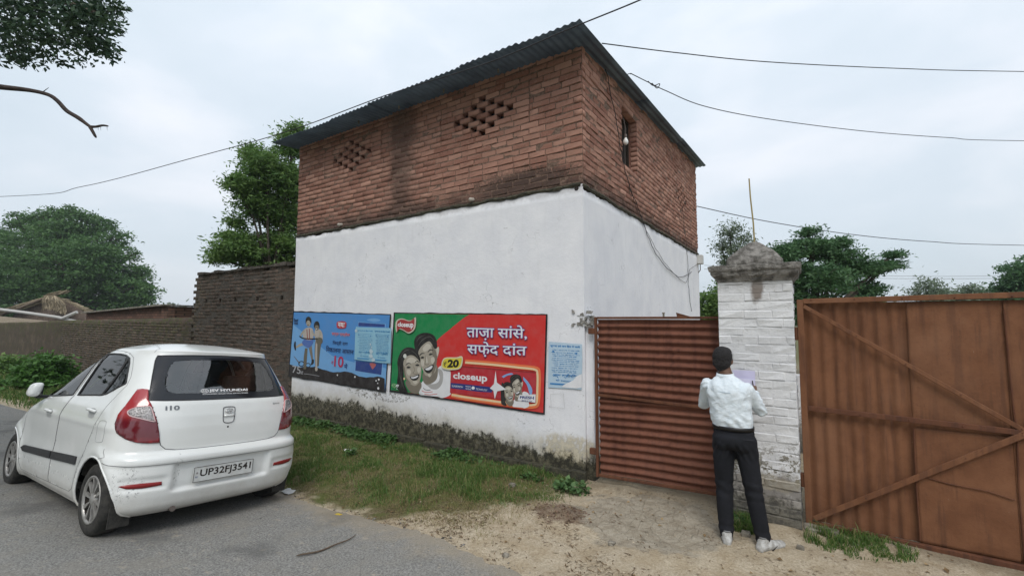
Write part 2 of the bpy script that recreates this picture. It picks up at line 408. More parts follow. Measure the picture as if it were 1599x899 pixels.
def rocks(name, P, s0, s1, m):
    n = len(P); base = np.array([(1, 0, 0), (0, 1, 0), (-1, 0, 0), (0, -1, 0), (0, 0, 1), (0, 0, -.6)], float)
    F = np.array([(0, 1, 4), (1, 2, 4), (2, 3, 4), (3, 0, 4), (1, 0, 5), (2, 1, 5), (3, 2, 5), (0, 3, 5)])
    sz = s0*(s1/s0)**(RNG.uniform(0, 1, n)**2.4); a = RNG.uniform(0, 2*PI, n)
    V = base[None]*RNG.uniform(.6, 1.25, (n, 6, 1))*sz[:, None, None]*np.stack([np.ones(n), RNG.uniform(.5, 1, n), RNG.uniform(.3, .7, n)], -1)[:, None]
    c, s = np.cos(a)[:, None], np.sin(a)[:, None]
    V = np.stack([V[..., 0]*c-V[..., 1]*s, V[..., 0]*s+V[..., 1]*c, V[..., 2]], -1)+P[:, None]
    Fa = (F[None]+(np.arange(n)*6)[:, None, None]).reshape(-1, 3)
    return tag(npmesh(name, V.reshape(-1, 3), Fa, m, tone=np.repeat(RNG.uniform(0, 1, n), 8)), kind='stuff')
def tone_mat(name, c1, c2, rough=.9):
    n = Nodes(name, rough, .15); return n.done(n.mix(n.attr('tone'), c1, c2))
M['grit'] = tone_mat('gravel', (.20, .155, .11), (.56, .48, .36))
M['crumb'] = tone_mat('asphalt_crumb', (.06, .058, .055), (.24, .235, .22))
M['clod'] = tone_mat('soil_clods', (.07, .045, .032), (.18, .12, .085))
M['chip'] = tone_mat('litter_chips', (.06, .04, .025), (.24, .17, .10))
P = scatter(14000, -5.5, 1.6, 2.8, 4.95, lambda x, y: ss(y-road_edge(x), -.06, .12)*(.12+.88*ss(vnoise(x*3, y*3, 51), .35, .7))*(.3+.7*ss(-x, 3.8, 2.2)))
rocks('gravel', P, .0035, .02, M['grit'])
P = scatter(3000, -6, -1.2, 2.6, 3.4, lambda x, y: ss(-np.abs(y-road_edge(x)-.01), -.10, -.02)*(.2+.8*(vnoise(x*5, y*5, 57) > .45)))
rocks('asphalt_crumbs', P+[0, 0, .006], .004, .022, M['crumb'])
P = scatter(2600, -5.5, -.2, 1.6, 3.0, lambda x, y: .15+.85*ss(y, 2.4, 3.0))
P[:, 2] = gh(P[:, 0], P[:, 1])+.009
rocks('road_grit', P, .002, .008, M['grit'])
P = scatter(2600, -2.5, -1.6, 3.7, 4.3, lambda x, y: ss(1-((x+2.05)/.4)**2-((y-3.98)/.26)**2, 0, .8))
rocks('soil_clods', P, .005, .028, M['clod'])
P = scatter(7000, -4.4, -.6, 2.85, 4.3, lambda x, y: ss(y-road_edge(x), -.04, .08)*(1-ss(y-road_edge(x), .25, 1.3)*.85)*(.04+.96*ss(vnoise(x*3.3, y*3.3, 55)*.6+vnoise(x*9, y*9, 56)*.4, .48, .62)))
n = len(P); a = RNG.uniform(0, PI, n); L_ = RNG.uniform(.006, .035, n); Wd = RNG.uniform(.0015, .006, n)
d = np.stack([np.cos(a), np.sin(a), RNG.uniform(-.3, .3, n)], -1)*L_[:, None]; w_ = np.stack([-np.sin(a), np.cos(a), a*0], -1)*Wd[:, None]
P[:, 2] += .009
V = np.stack([P-d, P+w_, P+d, P-w_+np.array([0, 0, .003])], 1).reshape(-1, 3)
tag(npmesh('leaf_litter', V, np.arange(n*4).reshape(-1, 4), M['chip'], tone=RNG.uniform(0, 1, n)), kind='stuff')

def dead_leaves(name, P, s0, s1, m):
    n = len(P); a = RNG.uniform(0, 2*PI, n); L_ = RNG.uniform(s0, s1, n)[:, None]; z0 = np.zeros(n)
    d = np.stack([np.cos(a), np.sin(a), RNG.uniform(-.15, .35, n)], -1)*L_; w_ = np.stack([-np.sin(a), np.cos(a), RNG.uniform(-.5, .5, n)], -1)*L_*.33
    P = P+np.array([0, 0, .010]); up = np.array([0, 0, 1.])*L_*.2
    V = np.stack([P-d*.5, P-w_+up, P+d*.5, P+w_+up], 1).reshape(-1, 3); i = np.arange(n)*4
    F = np.concatenate([np.stack([i, i+1, i+2], -1), np.stack([i, i+2, i+3], -1)]); t = RNG.uniform(0, 1, n)
    return tag(npmesh(name, V, F, m, tone=np.concatenate([t, t])), kind='stuff')
M['deadleaf'] = tone_mat('dead_leaf', (.10, .06, .03), (.36, .26, .14))
P = np.concatenate([scatter(420, -6, 1.3, 2.9, 4.9, lambda x, y: .25+.75*(vnoise(x*2, y*2, 58) > .5)), scatter(60, -6, -1, 1.4, 2.9, lambda x, y: x*0+1.)])
dead_leaves('fallen_leaves', P, .018, .045, M['deadleaf'])
# ================================================================== brickwork
NV = 10
def _brick_variant(k):
    r = random.Random(100+k); j = lambda a: r.uniform(-a, a)
    ix, iz = .030, .10
    V = [(sx*.5, 1, sz*.5) for sx, sz in ((-1, -1), (1, -1), (1, 1), (-1, 1))]
    V += [(sx*.5+j(.012), .09, sz*.5+j(.05)) for sx, sz in ((-1, -1), (1, -1), (1, 1), (-1, 1))]
    V += [(sx*(.5-ix)+j(.026), j(.06), sz*(.5-iz)+j(.09)) for sx, sz in ((-1, -1), (1, -1), (1, 1), (-1, 1))]
    F = [(8, 9, 10, 11)] + [(a, (a+1) % 4, 4+(a+1) % 4, 4+a) for a in range(4)] + [(4+a, 4+(a+1) % 4, 8+(a+1) % 4, 8+a) for a in range(4)]
    return np.array(V, float), np.array(F)
BV = [_brick_variant(k) for k in range(NV)]
_bm = {}
def brick_mesh(k, m):
    key = (k, m.name)
    if key not in _bm:
        me = bpy.data.meshes.new('brick'); V, F = BV[k]
        me.from_pydata([tuple(v) for v in V], [], [tuple(int(q) for q in f) for f in F]); me.materials.append(m); me.update()
        a = me.attributes.new('tone', 'FLOAT', 'FACE'); a.data.foreach_set('value', np.full(len(F), (k*.618) % 1, np.float32))
        _bm[key] = me
    return _bm[key]
def brickwork(parent, cells, origin, rot, depth, m, nparts, gap=.011, rough=.005):
    """cells: (s0, s1, z0, z1) along the wall; origin + rot put them in the world; the largest in the picture become parts"""
    c, s = math.cos(rot), math.sin(rot)
    def W(u, d, z): return (origin[0]+u*c-d*s, origin[1]+u*s+d*c, z)
    items = []
    for (s0, s1, z0, z1) in cells:
        um, zm = (s0+s1)/2, (z0+z1)/2; p = W(um, 0, zm)
        x, y, zz = px_of(p)
        area = 0
        if zz > .3 and -40 < x < 1640 and -40 < y < 940:
            a, b = px_of(W(s0, 0, zm)), px_of(W(s1, 0, zm)); cc, d = px_of(W(um, 0, z0)), px_of(W(um, 0, z1))
            area = abs(a[0]-b[0])*abs(cc[1]-d[1])
        items.append((area, s0, s1, z0, z1))
    items.sort(key=lambda t: -t[0])
    VV = []; FF = []; TT = []; nb = 0
    for i, (area, s0, s1, z0, z1) in enumerate(items):
        k = random.randrange(NV); Lb = s1-s0-gap; Hb = z1-z0-gap
        d = random.uniform(-rough, rough); ra = random.uniform(-.02, .02); tz = random.uniform(-.002, .002); tx = random.uniform(-.002, .002)
        u, z = (s0+s1)/2+tx, (z0+z1)/2+tz
        if i < nparts and area > 0:
            o = bpy.data.objects.new('brick', brick_mesh(k, m)); link(o, parent)
            o.location = Vector(W(u, d, z)); o.rotation_euler = (0, ra*.7, rot+ra*.4); o.scale = (Lb, depth, Hb)
            o.location -= parent.location
        else:
            V, F = BV[k]
            lx = V[:, 0]*Lb; ly = V[:, 1]*depth+d; lz = V[:, 2]*Hb; lz2 = lz-lx*ra*.7
            VV.append(np.stack([origin[0]+(u+lx)*c-ly*s, origin[1]+(u+lx)*s+ly*c, z+lz2], -1)-np.array(parent.location)); FF.append(F+nb); nb += len(V)
            TT += [(k*.618+.13*random.random()) % 1]*len(F)
    if VV:
        tag(npmesh('brickwork', np.concatenate(VV), np.concatenate(FF), m, parent, tone=TT), kind='stuff')
def mortar(parent, cells, origin, rot, m, inset=.013, name='mortar'):
    c, s = math.cos(rot), math.sin(rot); V = []; F = []
    for (s0, s1, z0, z1) in cells:
        n = len(V)
        for u, z in ((s0, z0), (s1, z0), (s1, z1), (s0, z1)):
            V.append((origin[0]+u*c-inset*s-parent.location[0], origin[1]+u*s+inset*c-parent.location[1], z-parent.location[2]))
        F.append((n, n+1, n+2, n+3))
    return npmesh(name, V, F, m, parent)

def brick_mat():
    n = Nodes('fired_brick', .93, .12)
    t = n.attr('tone'); a = n.noise(35, 6, .7); b = n.noise(4.5, 6, .65); c = n.noise(130, 3, .6)
    col = n.mix(t, (.255, .122, .090), (.430, .242, .182))
    col = n.mix(n.math('MULTIPLY', n.rng(a, .45, .7), .6), col, (.36, .22, .17))
    col = n.mix(n.math('MULTIPLY', n.rng(b, .5, .7), .4), col, (.20, .105, .078))
    wn = n.noise(9, 5, .7)
    col = n.mix(n.math('MULTIPLY', n.rng(wn, .63, .72), .55), col, (.42, .31, .25))      # mortar smears
    # black damp: a vertical run, patches along the foot, a blotch near the corner
    wob = n.math('MULTIPLY', n.math('SUBTRACT', n.noise(3.2, 7, .7), .5), .9)
    run = n.rng(n.math('ADD', n.math('ABSOLUTE', n.math('SUBTRACT', n.x, -5.42)), wob), .52, .05)
    front = n.rng(n.y, 5.12, 5.0)
    run = n.math('MULTIPLY', n.math('MULTIPLY', run, front), n.rng(n.z, 3.3, 4.2, .95, .75))
    foot = n.rng(n.math('ADD', n.z, n.math('MULTIPLY', wob, .65)), 3.86, 3.52)
    blot = n.rng(n.math('ADD', n.math('ADD', n.blob(-3.05, 3.66, (1.25, .34), 'xz'), wob), n.math('MULTIPLY', n.math('SUBTRACT', a, .5), 1.2)), .05, .6)
    blot = n.math('MULTIPLY', blot, front)
    st = n.math('MAXIMUM', n.math('MULTIPLY', run, .88), n.math('MAXIMUM', n.math('MULTIPLY', foot, .85), n.math('MULTIPLY', blot, .85)))
    st = n.math('MULTIPLY', st, n.rng(a, .2, .5, .75, 1))
    col = n.mix(st, col, (.045, .038, .034))
    n.bump(n.math('ADD', n.math('MULTIPLY', a, .7), n.math('MULTIPLY', c, .5)), .7, .012)
    return n.done(col)
def mortar_mat():
    n = Nodes('mud_mortar', .95, .1)
    a = n.noise(30, 6, .7)
    col = n.mix(n.rng(a, .35, .65), (.10, .068, .052), (.23, .155, .12))
    n.bump(a, .8, .015); return n.done(col)
def plaster_mat():
    n = Nodes('whitewashed_plaster', .9, .15)
    a = n.noise(2.2, 7, .6); b = n.noise(14, 8, .72); c = n.noise(60, 5, .7); v = n.noise(5, 6, .6, sc=(3.2, 3.2, .35))
    col = n.mix(n.rng(a, .3, .7), (.70, .705, .74), (.78, .78, .80))
    col = n.mix(n.math('MULTIPLY', n.rng(v, .5, .75), .14), col, (.48, .48, .485))
    col = n.mix(n.math('MULTIPLY', n.rng(c, .55, .75), .18), col, (.45, .45, .44))
    # rising damp with black algae; the top of the band wanders, it is lower and yellower near the gate
    wob = n.math('ADD', n.math('MULTIPLY', n.math('SUBTRACT', n.noise(2.4, 8, .72), .5), .50), n.math('MULTIPLY', n.math('SUBTRACT', b, .5), .34))
    top = n.rng(n.x, -6.5, -2.4, .44, .23, False)
    hgt = n.math('SUBTRACT', n.math('ADD', n.z, wob), top)
    halo = n.rng(hgt, .30, -.05)
    col = n.mix(n.math('MULTIPLY', n.math('MULTIPLY', halo, n.rng(b, .3, .6, .45, 1)), .75), col, (.40, .36, .27))
    stk = n.noise(9, 6, .7, sc=(3.5, 3.5, .45)); hgt = n.math('ADD', hgt, n.math('MULTIPLY', n.math('SUBTRACT', stk, .5), .16))
    core = n.rng(hgt, .055, -.05)
    dark = n.mix(n.rng(b, .42, .64), (.034, .032, .024), (.13, .118, .08))
    dark = n.mix(n.math('MULTIPLY', n.rng(c, .52, .66), n.rng(n.z, .1, .45)), dark, (.34, .32, .26))
    col = n.mix(n.math('MULTIPLY', core, n.rng(c, .2, .42, .88, 1.0)), col, dark)
    # bare yellow plaster in the damp corner by the gate
    bare = n.rng(n.math('ADD', n.blob(-2.42, .34, (.55, .20), 'xz'), n.math('MULTIPLY', wob, 2.4)), .1, .5)
    col = n.mix(n.math('MULTIPLY', n.math('MULTIPLY', bare, n.rng(b, .40, .52, .25, 1)), .75), col, n.mix(n.rng(b, .42, .58), (.24, .195, .11), (.52, .46, .33)))
    # paint flaked off in grey islands
    fl = n.math('MULTIPLY', n.rng(n.noise(17, 8, .78), .525, .54), n.rng(n.math('ADD', n.blob(-5.85, .66, (.85, .13), 'xz'), n.math('MULTIPLY', wob, .6)), .0, .2))
    fl2 = n.math('MULTIPLY', n.rng(n.noise(23, 6, .7), .68, .69), n.rng(n.z, 1.5, .9))
    flm = n.math('MAXIMUM', fl, fl2)
    col = n.mix(flm, col, (.27, .26, .245))
    # greyed, darker line right under the brickwork
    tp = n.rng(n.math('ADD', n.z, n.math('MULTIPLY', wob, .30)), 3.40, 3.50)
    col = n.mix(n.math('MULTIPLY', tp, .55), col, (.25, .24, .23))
    # thin meandering cracks
    ck = n.math('ABSOLUTE', n.math('SUBTRACT', n.noise(1.5, 4, .65), .5))
    ck = n.math('MULTIPLY', n.rng(ck, .0028, .001), n.rng(n.noise(2, 2), .5, .58))
    col = n.mix(n.math('MULTIPLY', ck, .55), col, (.2, .2, .2))
    h = n.math('SUBTRACT', n.math('ADD', n.math('MULTIPLY', b, .6), n.math('MULTIPLY', c, .3)), n.math('MULTIPLY', flm, .45))
    n.bump(h, .42, .018)
    return n.done(col)
M['brick'] = brick_mat(); M['mortar'] = mortar_mat(); M['plaster'] = plaster_mat()
M['dark'] = mat('dark_interior', (.03, .025, .022), .95)
M['tin'] = mat('galvanised_tin', (.135, .185, .24), .5, (.08, .11, .15), 2.2, .6, .1, 60, metal=.25)
M['tin_rust'] = mat('tin_edge', (.12, .10, .09), .7)
M['dark_timber'] = mat('dark_timber', (.035, .028, .022), .9)
M['timber'] = mat('weathered_timber', (.10, .07, .05), .85, (.18, .14, .10), 12, .6, .3, 40)
M['moss'] = mat('damp_black_moss', (.035, .034, .026), .97, (.085, .078, .052), 18, .6, .9, 50)
M['rough_conc'] = mat('weathered_concrete', (.14, .125, .10), .95, (.29, .265, .22), 9, .7, .9, 35)

LX, RX, BY = -8.33, -2.20, 12.3                   # left, right, back of the house
house = thing('brick_house', 'two storey house, whitewashed below and bare red brick above, under a corrugated tin roof', 'house', (0, 0, 0))
MB().box((LX+.02, WY+.03, -.3), (RX-.03, WY+.26, 3.47)).box((RX-.26, WY+.26, -.3), (RX-.03, BY, 3.47)).box((LX+.02, WY+.26, -.3), (LX+.25, BY, 5.75)).box((LX+.25, BY-.23, -.3), (RX-.26, BY, 5.75)).build('core_wall', M['dark'], house)
# plaster coat, proud of the brick, its top edge ragged
def coat(name, s0, s1, zt, fixed, side):
    su = np.linspace(s0, s1, int((s1-s0)/.045)+1); zv = np.concatenate([np.linspace(-.1, 3.30, 46), np.linspace(3.34, 1, 1)*0+3.38])
    V = []
    for u in su:
        top = zt(u) + .045*(vnoise(u*2.2, 0, 61)-.5)*2*.6 + .035*(vnoise(u*9, 0, 62)-.5) + .018*(vnoise(u*31, 0, 63)-.5)
        for i, z in enumerate(list(zv)+[top]):
            off = .010*(vnoise(u*1.1, z*1.1, 64)-.5)+.004*(vnoise(u*6, z*6, 65)-.5)
            if z < .5: off += -.012*(vnoise(u*7, z*7, 66))*(1-z/.5)
            off *= min(1, abs(u-(RX if not side else WY))/.25)
            V.append((u, WY+off, z) if not side else (RX-off, u, z))
        V.append((u, WY+.03, top+.006) if not side else (RX-.03, u, top+.006))
    k = len(zv)+2; idx = np.arange(len(su)*k).reshape(-1, k)
    F = np.stack([idx[:-1, :-1], idx[1:, :-1], idx[1:, 1:], idx[:-1, 1:]], -1).reshape(-1, 4)
    return npmesh(name, V, F, M['plaster'], house, smooth=False)
coat('plaster_wall', LX, RX+.001, lambda u: 3.475+.06*(u+8.38)/6.2, WY, False)
coat('plaster_wall', WY, BY, lambda u: 3.50, RX, True)
# damp mortar ledge between plaster and brick
ld = MB()
for side in (0, 1):
    u0, u1 = (LX, RX) if not side else (WY, BY)
    P = []
    for u in np.arange(u0, u1+.01, .05):
        z = (3.492+.05*(u+8.38)/6.2 if not side else 3.52)+.022*(vnoise(u*5, 0, 67)-.5)
        o = .012+.018*vnoise(u*7, 3, 68)
        P.append((u, WY+.02-o, z) if not side else (RX-.02+o, u, z))
    ld.tube(P, [.018+.016*vnoise(i*.7, 5, 69) for i in range(len(P))], 6)
ld.build('mortar_ledge', M['moss'], house)
# footing
pl = MB()
u = LX
while u < RX:
    w = random.uniform(.5, 1.1); u2 = min(u+w, RX+.02)
    pl.box((u, WY-.075-random.uniform(0, .012), -.2), (u2-.006, WY+.02, .085+random.uniform(-.012, .012)), .006); u = u2
pl.build('footing', M['moss'], house)

Z0, RH, BL = 3.505, .0835, .262
def rows(u0, u1, ztop, flip, holes=(), skip=None):
    cells = []; r = 0; z = Z0
    while z < ztop(u0)-.01 or z < ztop(u1)-.01:
        first = .118 if (r % 2) == flip else 0
        u = u0; b = []
        if first: b.append((u, u+first))
        u += first
        while u < u1-.02:
            w = BL*random.uniform(.94, 1.06) if not holes else BL
            b.append((u, min(u+w, u1))); u += w
        for i, (a, c) in enumerate(b):
            if skip and skip(a, c, z, z+RH): continue
            if z+RH > ztop((a+c)/2)+.05: continue
            cells.append((a, c, z, z+RH))
        z += RH; r += 1
    return cells
def pierce(cells, uc, zc, nu, nz):
    """an opening lattice: remove half bricks in a diamond"""
    out = []
    r0 = round((zc-Z0)/RH)
    for (a, b, z0, z1) in cells:
        r = round((z0-Z0)/RH); dr = r-r0; m = (a+b)/2
        if abs(dr) <= nz:
            half = (nz-abs(dr)+1)*.5*nu/(nz)
            if abs(m-uc) < half and b-a > .15:
                # keep the middle of the stretcher, open both ends' joints wide
                out.append((a+.055, b-.055, z0, z1)); continue
        out.append((a, b, z0, z1))
    return out
roofz = lambda y: 5.275+(y-4.5)*.079
fc = rows(LX, RX, lambda u: 5.335, 0)
# regular bond around the two lattices so that the gaps line up
def lattice(cells, uc, zc, k):
    r0 = round((zc-Z0)/RH); keep = []; u0 = uc-k*.315/2-.16; u1 = uc+k*.315/2+.16; gapc = []
    for c in cells:
        r = round((c[2]-Z0)/RH)
        if abs(r-r0) <= (k-1) and c[1] > u0 and c[0] < u1:
            if c[0] < u0-.03: keep.append((c[0], u0, c[2], c[3]))
            if c[1] > u1+.03: keep.append((u1, c[1], c[2], c[3]))
        else: keep.append(c)
    for dr in range(-(k-1), k):
        z = Z0+(r0+dr)*RH; nh = k-abs(dr)                      # number of holes in this course
        step = .315; hs = [uc+(i-(nh-1)/2)*step for i in range(nh)]
        e = u0
        for h in hs:
            a = h-.055
            if a-e > .3:
                mid = a-.14
                n = max(1, round((mid-e)/BL)); w = (mid-e)/n
                for i in range(n): keep.append((e+i*w, e+(i+1)*w, z, z+RH))
                e = mid
            keep.append((e, a, z, z+RH)); gapc.append((a, h+.055, z, z+RH)); e = h+.055
        n = max(1, round((u1-e)/BL)); w = (u1-e)/n
        for i in range(n): keep.append((e+i*w, e+(i+1)*w, z, z+RH))
    return keep
fc = lattice(fc, -3.76, 4.72, 4); fc = lattice(fc, -6.70, 4.74, 4)
brickwork(house, fc, (0, WY+.006), 0, .112, M['brick'], 190, rough=.007)
mortar(house, fc, (0, WY+.006), 0, M['mortar'], .009)
WIN = (6.50, 7.24, 4.27, 5.19)
def wskip(a, b, z0, z1): return False
sc_ = rows(WY+.001, BY, lambda u: roofz(u)+.02, 1)
cut = []
for (a, b, z0, z1) in sc_:
    zm = (z0+z1)/2
    if WIN[2] < zm < WIN[3] and b > WIN[0] and a < WIN[1]:
        if a < WIN[0]-.04: cut.append((a, WIN[0], z0, z1))
        if b > WIN[1]+.04: cut.append((WIN[1], b, z0, z1))
    else: cut.append((a, b, z0, z1))
sc_ = lattice(cut, 10.55, 4.60, 4)
# the first brick of the side courses tucks behind the front ones at the corner
sc_ = [((a if a > WY+.01 else WY+.02), b, z0, z1) for a, b, z0, z1 in sc_]
brickwork(house, sc_, (RX-.006, 0), PI/2, .112, M['brick'], 108, rough=.008)
mortar(house, sc_, (RX-.006, 0), PI/2, M['mortar'], .009)
# inner leaf behind the outer one, with the same openings left free
lf = MB()
# window reveal and frame
w0, w1, z0, z1 = WIN
rv = MB().box((RX-.24, w0-.10, z0-.02), (RX-.12, w0, z1+.02)).box((RX-.24, w1, z0-.02), (RX-.12, w1+.10, z1+.02)).box((RX-.24, w0-.1, z1), (RX-.12, w1+.1, z1+.09)).box((RX-.24, w0-.1, z0-.09), (RX-.02, w1+.1, z0+.004))
rv.build('window_reveal', M['brick'], house)
win = npmesh('window', [(RX-.20, w0, z0), (RX-.20, w1, z0), (RX-.20, w1, z1), (RX-.20, w0, z1)], [(0, 1, 2, 3)], M['dark'], house)  # dark sheet: shade of the room behind is put into its colour
fr = MB().bar((RX-.17, w0+.02, z0), (RX-.17, w0+.02, z1), .05, .04).bar((RX-.17, w1-.02, z0), (RX-.17, w1-.02, z1), .05, .04).bar((RX-.17, w0, z1-.02), (RX-.17, w1, z1-.02), .05, .04).bar((RX-.17, w0, z0+.03), (RX-.17, w1, z0+.03), .05, .04)
fr.build('frame', M['dark_timber'], win)
for k in range(3):
    y = w0+.18+k*.18
    MB().tube([(RX-.15, y, z0), (RX-.15, y, z1)], .007, 6).build('window_bar', M['tin_rust'], win)
# roof: corrugated sheets in two courses, corrugations run front to back
def sheet(x0, x1, y0, y1, lift, tilt=0.0):
    n = int((x1-x0)/.0125); xs_ = np.linspace(x0, x1, n); ys_ = np.linspace(y0, y1, 5); V = []
    for y in ys_:
        for x in xs_:
            wv = .0095*math.cos(2*PI*x/.095); sag = .010*(vnoise(x*1.3, y*.8, 71)-.5)
            V.append((x, y, roofz(y)+lift+wv+sag+tilt*(x-x0)))
    k = len(xs_); idx = np.arange(len(V)).reshape(-1, k)
    F = np.stack([idx[:-1, :-1], idx[:-1, 1:], idx[1:, 1:], idx[1:, :-1]], -1).reshape(-1, 4)
    o = npmesh('roof_sheet', V, F, M['tin'], house, smooth=True)
    so = o.modifiers.new('thick', 'SOLIDIFY'); so.thickness = .0025; so.offset = -1
    return o
X = LX-.03; edges = [X, -7.45, -6.55, -5.62, -4.62, -3.7, -2.82, -1.99]
for i in range(7):
    a, b = edges[i]-.05, edges[i+1]
    f = .0 if i < 3 else -.04
    sheet(a, b, 4.51+f+random.uniform(-.02, .02), 7.3, .035+.003*(i % 2)+(0.016 if i >= 3 else 0)-.05)
    sheet(a, b, 7.15, 9.9, .0+.003*(i % 2)); sheet(a, b, 9.75, BY+.25, .02+.003*(i % 2))
pr = MB()
for y in (5.25, 6.6, 8.6, 10.6, 12.1): pr.box((LX+.02, y-.04, roofz(y)-.14), (RX-.02, y+.04, roofz(y)-.065))
pr.build('purlin', M['timber'], house)
bo = MB()
for (x, y) in ((623, 163), (693, 130), (778, 97), (560, 190)):
    p = on(x, y, 1, 4.80); bo.lathe([(0, -.03), (.012, -.03), (.012, .02), (0, .02)], 8, 'z', (p[0], 4.80, roofz(4.8)-.05))
bo.build('roof_bolt', M['rough_conc'], house)
# short drain stubs poking out where plaster meets brick
for (x, y) in ((735, 312), (530, 351)):
    p = on(x, y, 1, WY-.03); MB().tube([(p[0], WY+.1, p[2]+.02), (p[0]+.02, WY-.07, p[2]-.005)], [.03, .026], 10).build('drain_stub', mat('limey_stub', (.42, .38, .33), .9), house, True)
p = on(900, 294, 1, WY-.004)
MB().lathe([(.0, .0), (.022, -.004), (.03, .006)], 12, 'y', (p[0], WY-.006, p[2])).build('hole_shade', M['dark'], house)  # dark disc on the plaster, its colour stands in for a hole's shade

# bulb hanging in the window
bulb = thing('light_bulb', 'white light bulb hanging on a wire in the upper window of the side wall', 'bulb', (0, 0, 0))
bx, by_, bz = on(977, 220, 0, RX+.05)
MB().tube([(bx-.03, by_, bz+.36), (bx, by_+.01, bz+.2), (bx, by_, bz+.09)], .005, 6).build('wire', M['tin_rust'], bulb)
MB().lathe([(0, .10), (.019, .10), (.021, .05), (.019, .045)], 14, 'z', (bx, by_, bz)).build('holder', M['tin_rust'], bulb, True)
MB().lathe([(.017, .05), (.020, .035), (.036, .005), (.040, -.02), (.034, -.045), (.018, -.058), (0, -.062)], 18, 'z', (bx, by_, bz)).build('glass', mat('milky_glass', (.78, .78, .76), .2, spec=.6), bulb, True)
# junction box on the far corner
jb = thing('junction_box', 'small pale junction box at the far top corner of the white side wall', 'box', (0, 0, 0))
j = on(1092, 408, 0, RX+.06)
MB().box((RX+.0, BY-.22, 3.27), (RX+.13, BY-.02, 3.50)).build('housing', mat('pale_plastic', (.5, .5, .48), .6), jb, bev=.01)
MB().tube([(RX+.06, BY-.12, 3.27), (RX+.06, BY-.12, 3.12), (RX+.01, BY-.12, 3.05)], .012, 6).build('conduit', M['tin_rust'], jb)

# jamb post between the house corner and the small gate
jp = thing('jamb_post', 'narrow whitewashed jamb post with chipped edges between the house corner and the small gate', 'post', (0, 0, 0))
V = []; F = []
zz = np.linspace(-.1, 1.93, 40); xx = (RX+.004, RX+.045, RX+.085, RX+.105); 
mbp = MB()
for i in range(len(zz)-1):
    w = RX+.10+.012*(vnoise(zz[i]*9, 0, 72)-.5); mbp.box((RX+.002, WY+.03+.008*vnoise(zz[i]*5, 1, 73), zz[i]), (w, WY+.20, zz[i+1]))
mbp.build('post_shaft', M['plaster'], jp)
mb2 = MB()
for i in range(26):
    a = random.uniform(1.78, 1.96); b = RX-.19+.28*random.random(); w = random.uniform(.02, .06); mb2.box((b, WY-.012, a), (b+w, WY+.05, a+random.uniform(.01, .035)), .009)
rough = mat('broken_mortar', (.15, .14, .125), .95, (.36, .345, .32), 20, .6, .9, 50)
mb2.build('broken_mortar', rough, jp)

# ================================================================== compound walls to the left
def dark_brick():
    n = Nodes('sooty_old_brick', .96, .1)
    t = n.attr('tone'); a = n.noise(22, 7, .7); b = n.noise(1.6, 6, .65); c = n.noise(8, 6, .65)
    col = n.mix(t, (.090, .066, .053), (.150, .108, .086))
    col = n.mix(n.rng(a, .45, .65), col, (.10, .085, .070))
    col = n.mix(n.math('MULTIPLY', n.rng(c, .45, .65), .7), col, (.058, .056, .045))
    col = n.mix(n.math('MULTIPLY', n.rng(b, .5, .66), .55), col, (.17, .125, .10))
    ms = n.math('MULTIPLY', n.rng(n.noise(5, 6, .7), .44, .6), n.rng(n.x, -11.5, -14))
    ms = n.math('MULTIPLY', ms, n.rng(n.z, 1.0, 1.9, .25, .9))
    col = n.mix(ms, col, (.075, .085, .032))
    n.bump(n.math('ADD', a, n.math('MULTIPLY', c, .5)), .9, .02)
    return n.done(col)
M['oldbrick'] = dark_brick()
M['oldmortar'] = mat('old_mortar', (.06, .052, .043), .96, (.105, .09, .075), 14, .6, .9, 40)
cwall = thing('compound_wall', 'tall sooty dark brick wall with a row of putlog holes, joined to the left end of the house', 'wall', (0, 0, 0))
TL_, TH = -12.86, 2.95
cells = []
z = 0.0; r = 0
while z < TH-.01:
    left = TL_+.09*vnoise(r*.9, 1, 75)+(.12 if r % 2 else 0)+max(0, z-2.2)*.12
    u = left; 
    while u < LX-.01:
        w = min(.235, LX-u); a = (u, u+w, z, min(z+.078, TH)); m_ = (u+w/2)
        hole = abs(z-2.262) < .03 and any(abs(m_-h) < .119 for h in (-12.05, -11.35, -10.65, -9.75, -8.85))
        if hole: cells.append((u, u+w*.3, z, z+.078)); cells.append((u+w*.72, u+w, z, z+.078))
        elif not (z > 2.85 and vnoise(u*2, 0, 76) > .72): cells.append(a)
        u += w
    z += .078; r += 1
brickwork(cwall, cells, (0, WY+.02), 0, .10, M['oldbrick'], 120, gap=.008, rough=.007)
mortar(cwall, cells, (0, WY+.02), 0, M['oldmortar'], .004)
MB().box((TL_+.15, WY+.13, -.1), (LX, WY+.36, TH-.08)).build('wall_core', M['oldmortar'], cwall)
cp = MB(); u = TL_+.3
while u < LX-.02:
    w = random.uniform(.18, .3); cp.box((u, WY-.01-random.uniform(0, .03), TH-.005), (min(u+w, LX-.005)-.01, WY+.36, TH+.045+random.uniform(-.015, .02)), .008); u += w
cp.build('coping', M['oldmortar'], cwall)
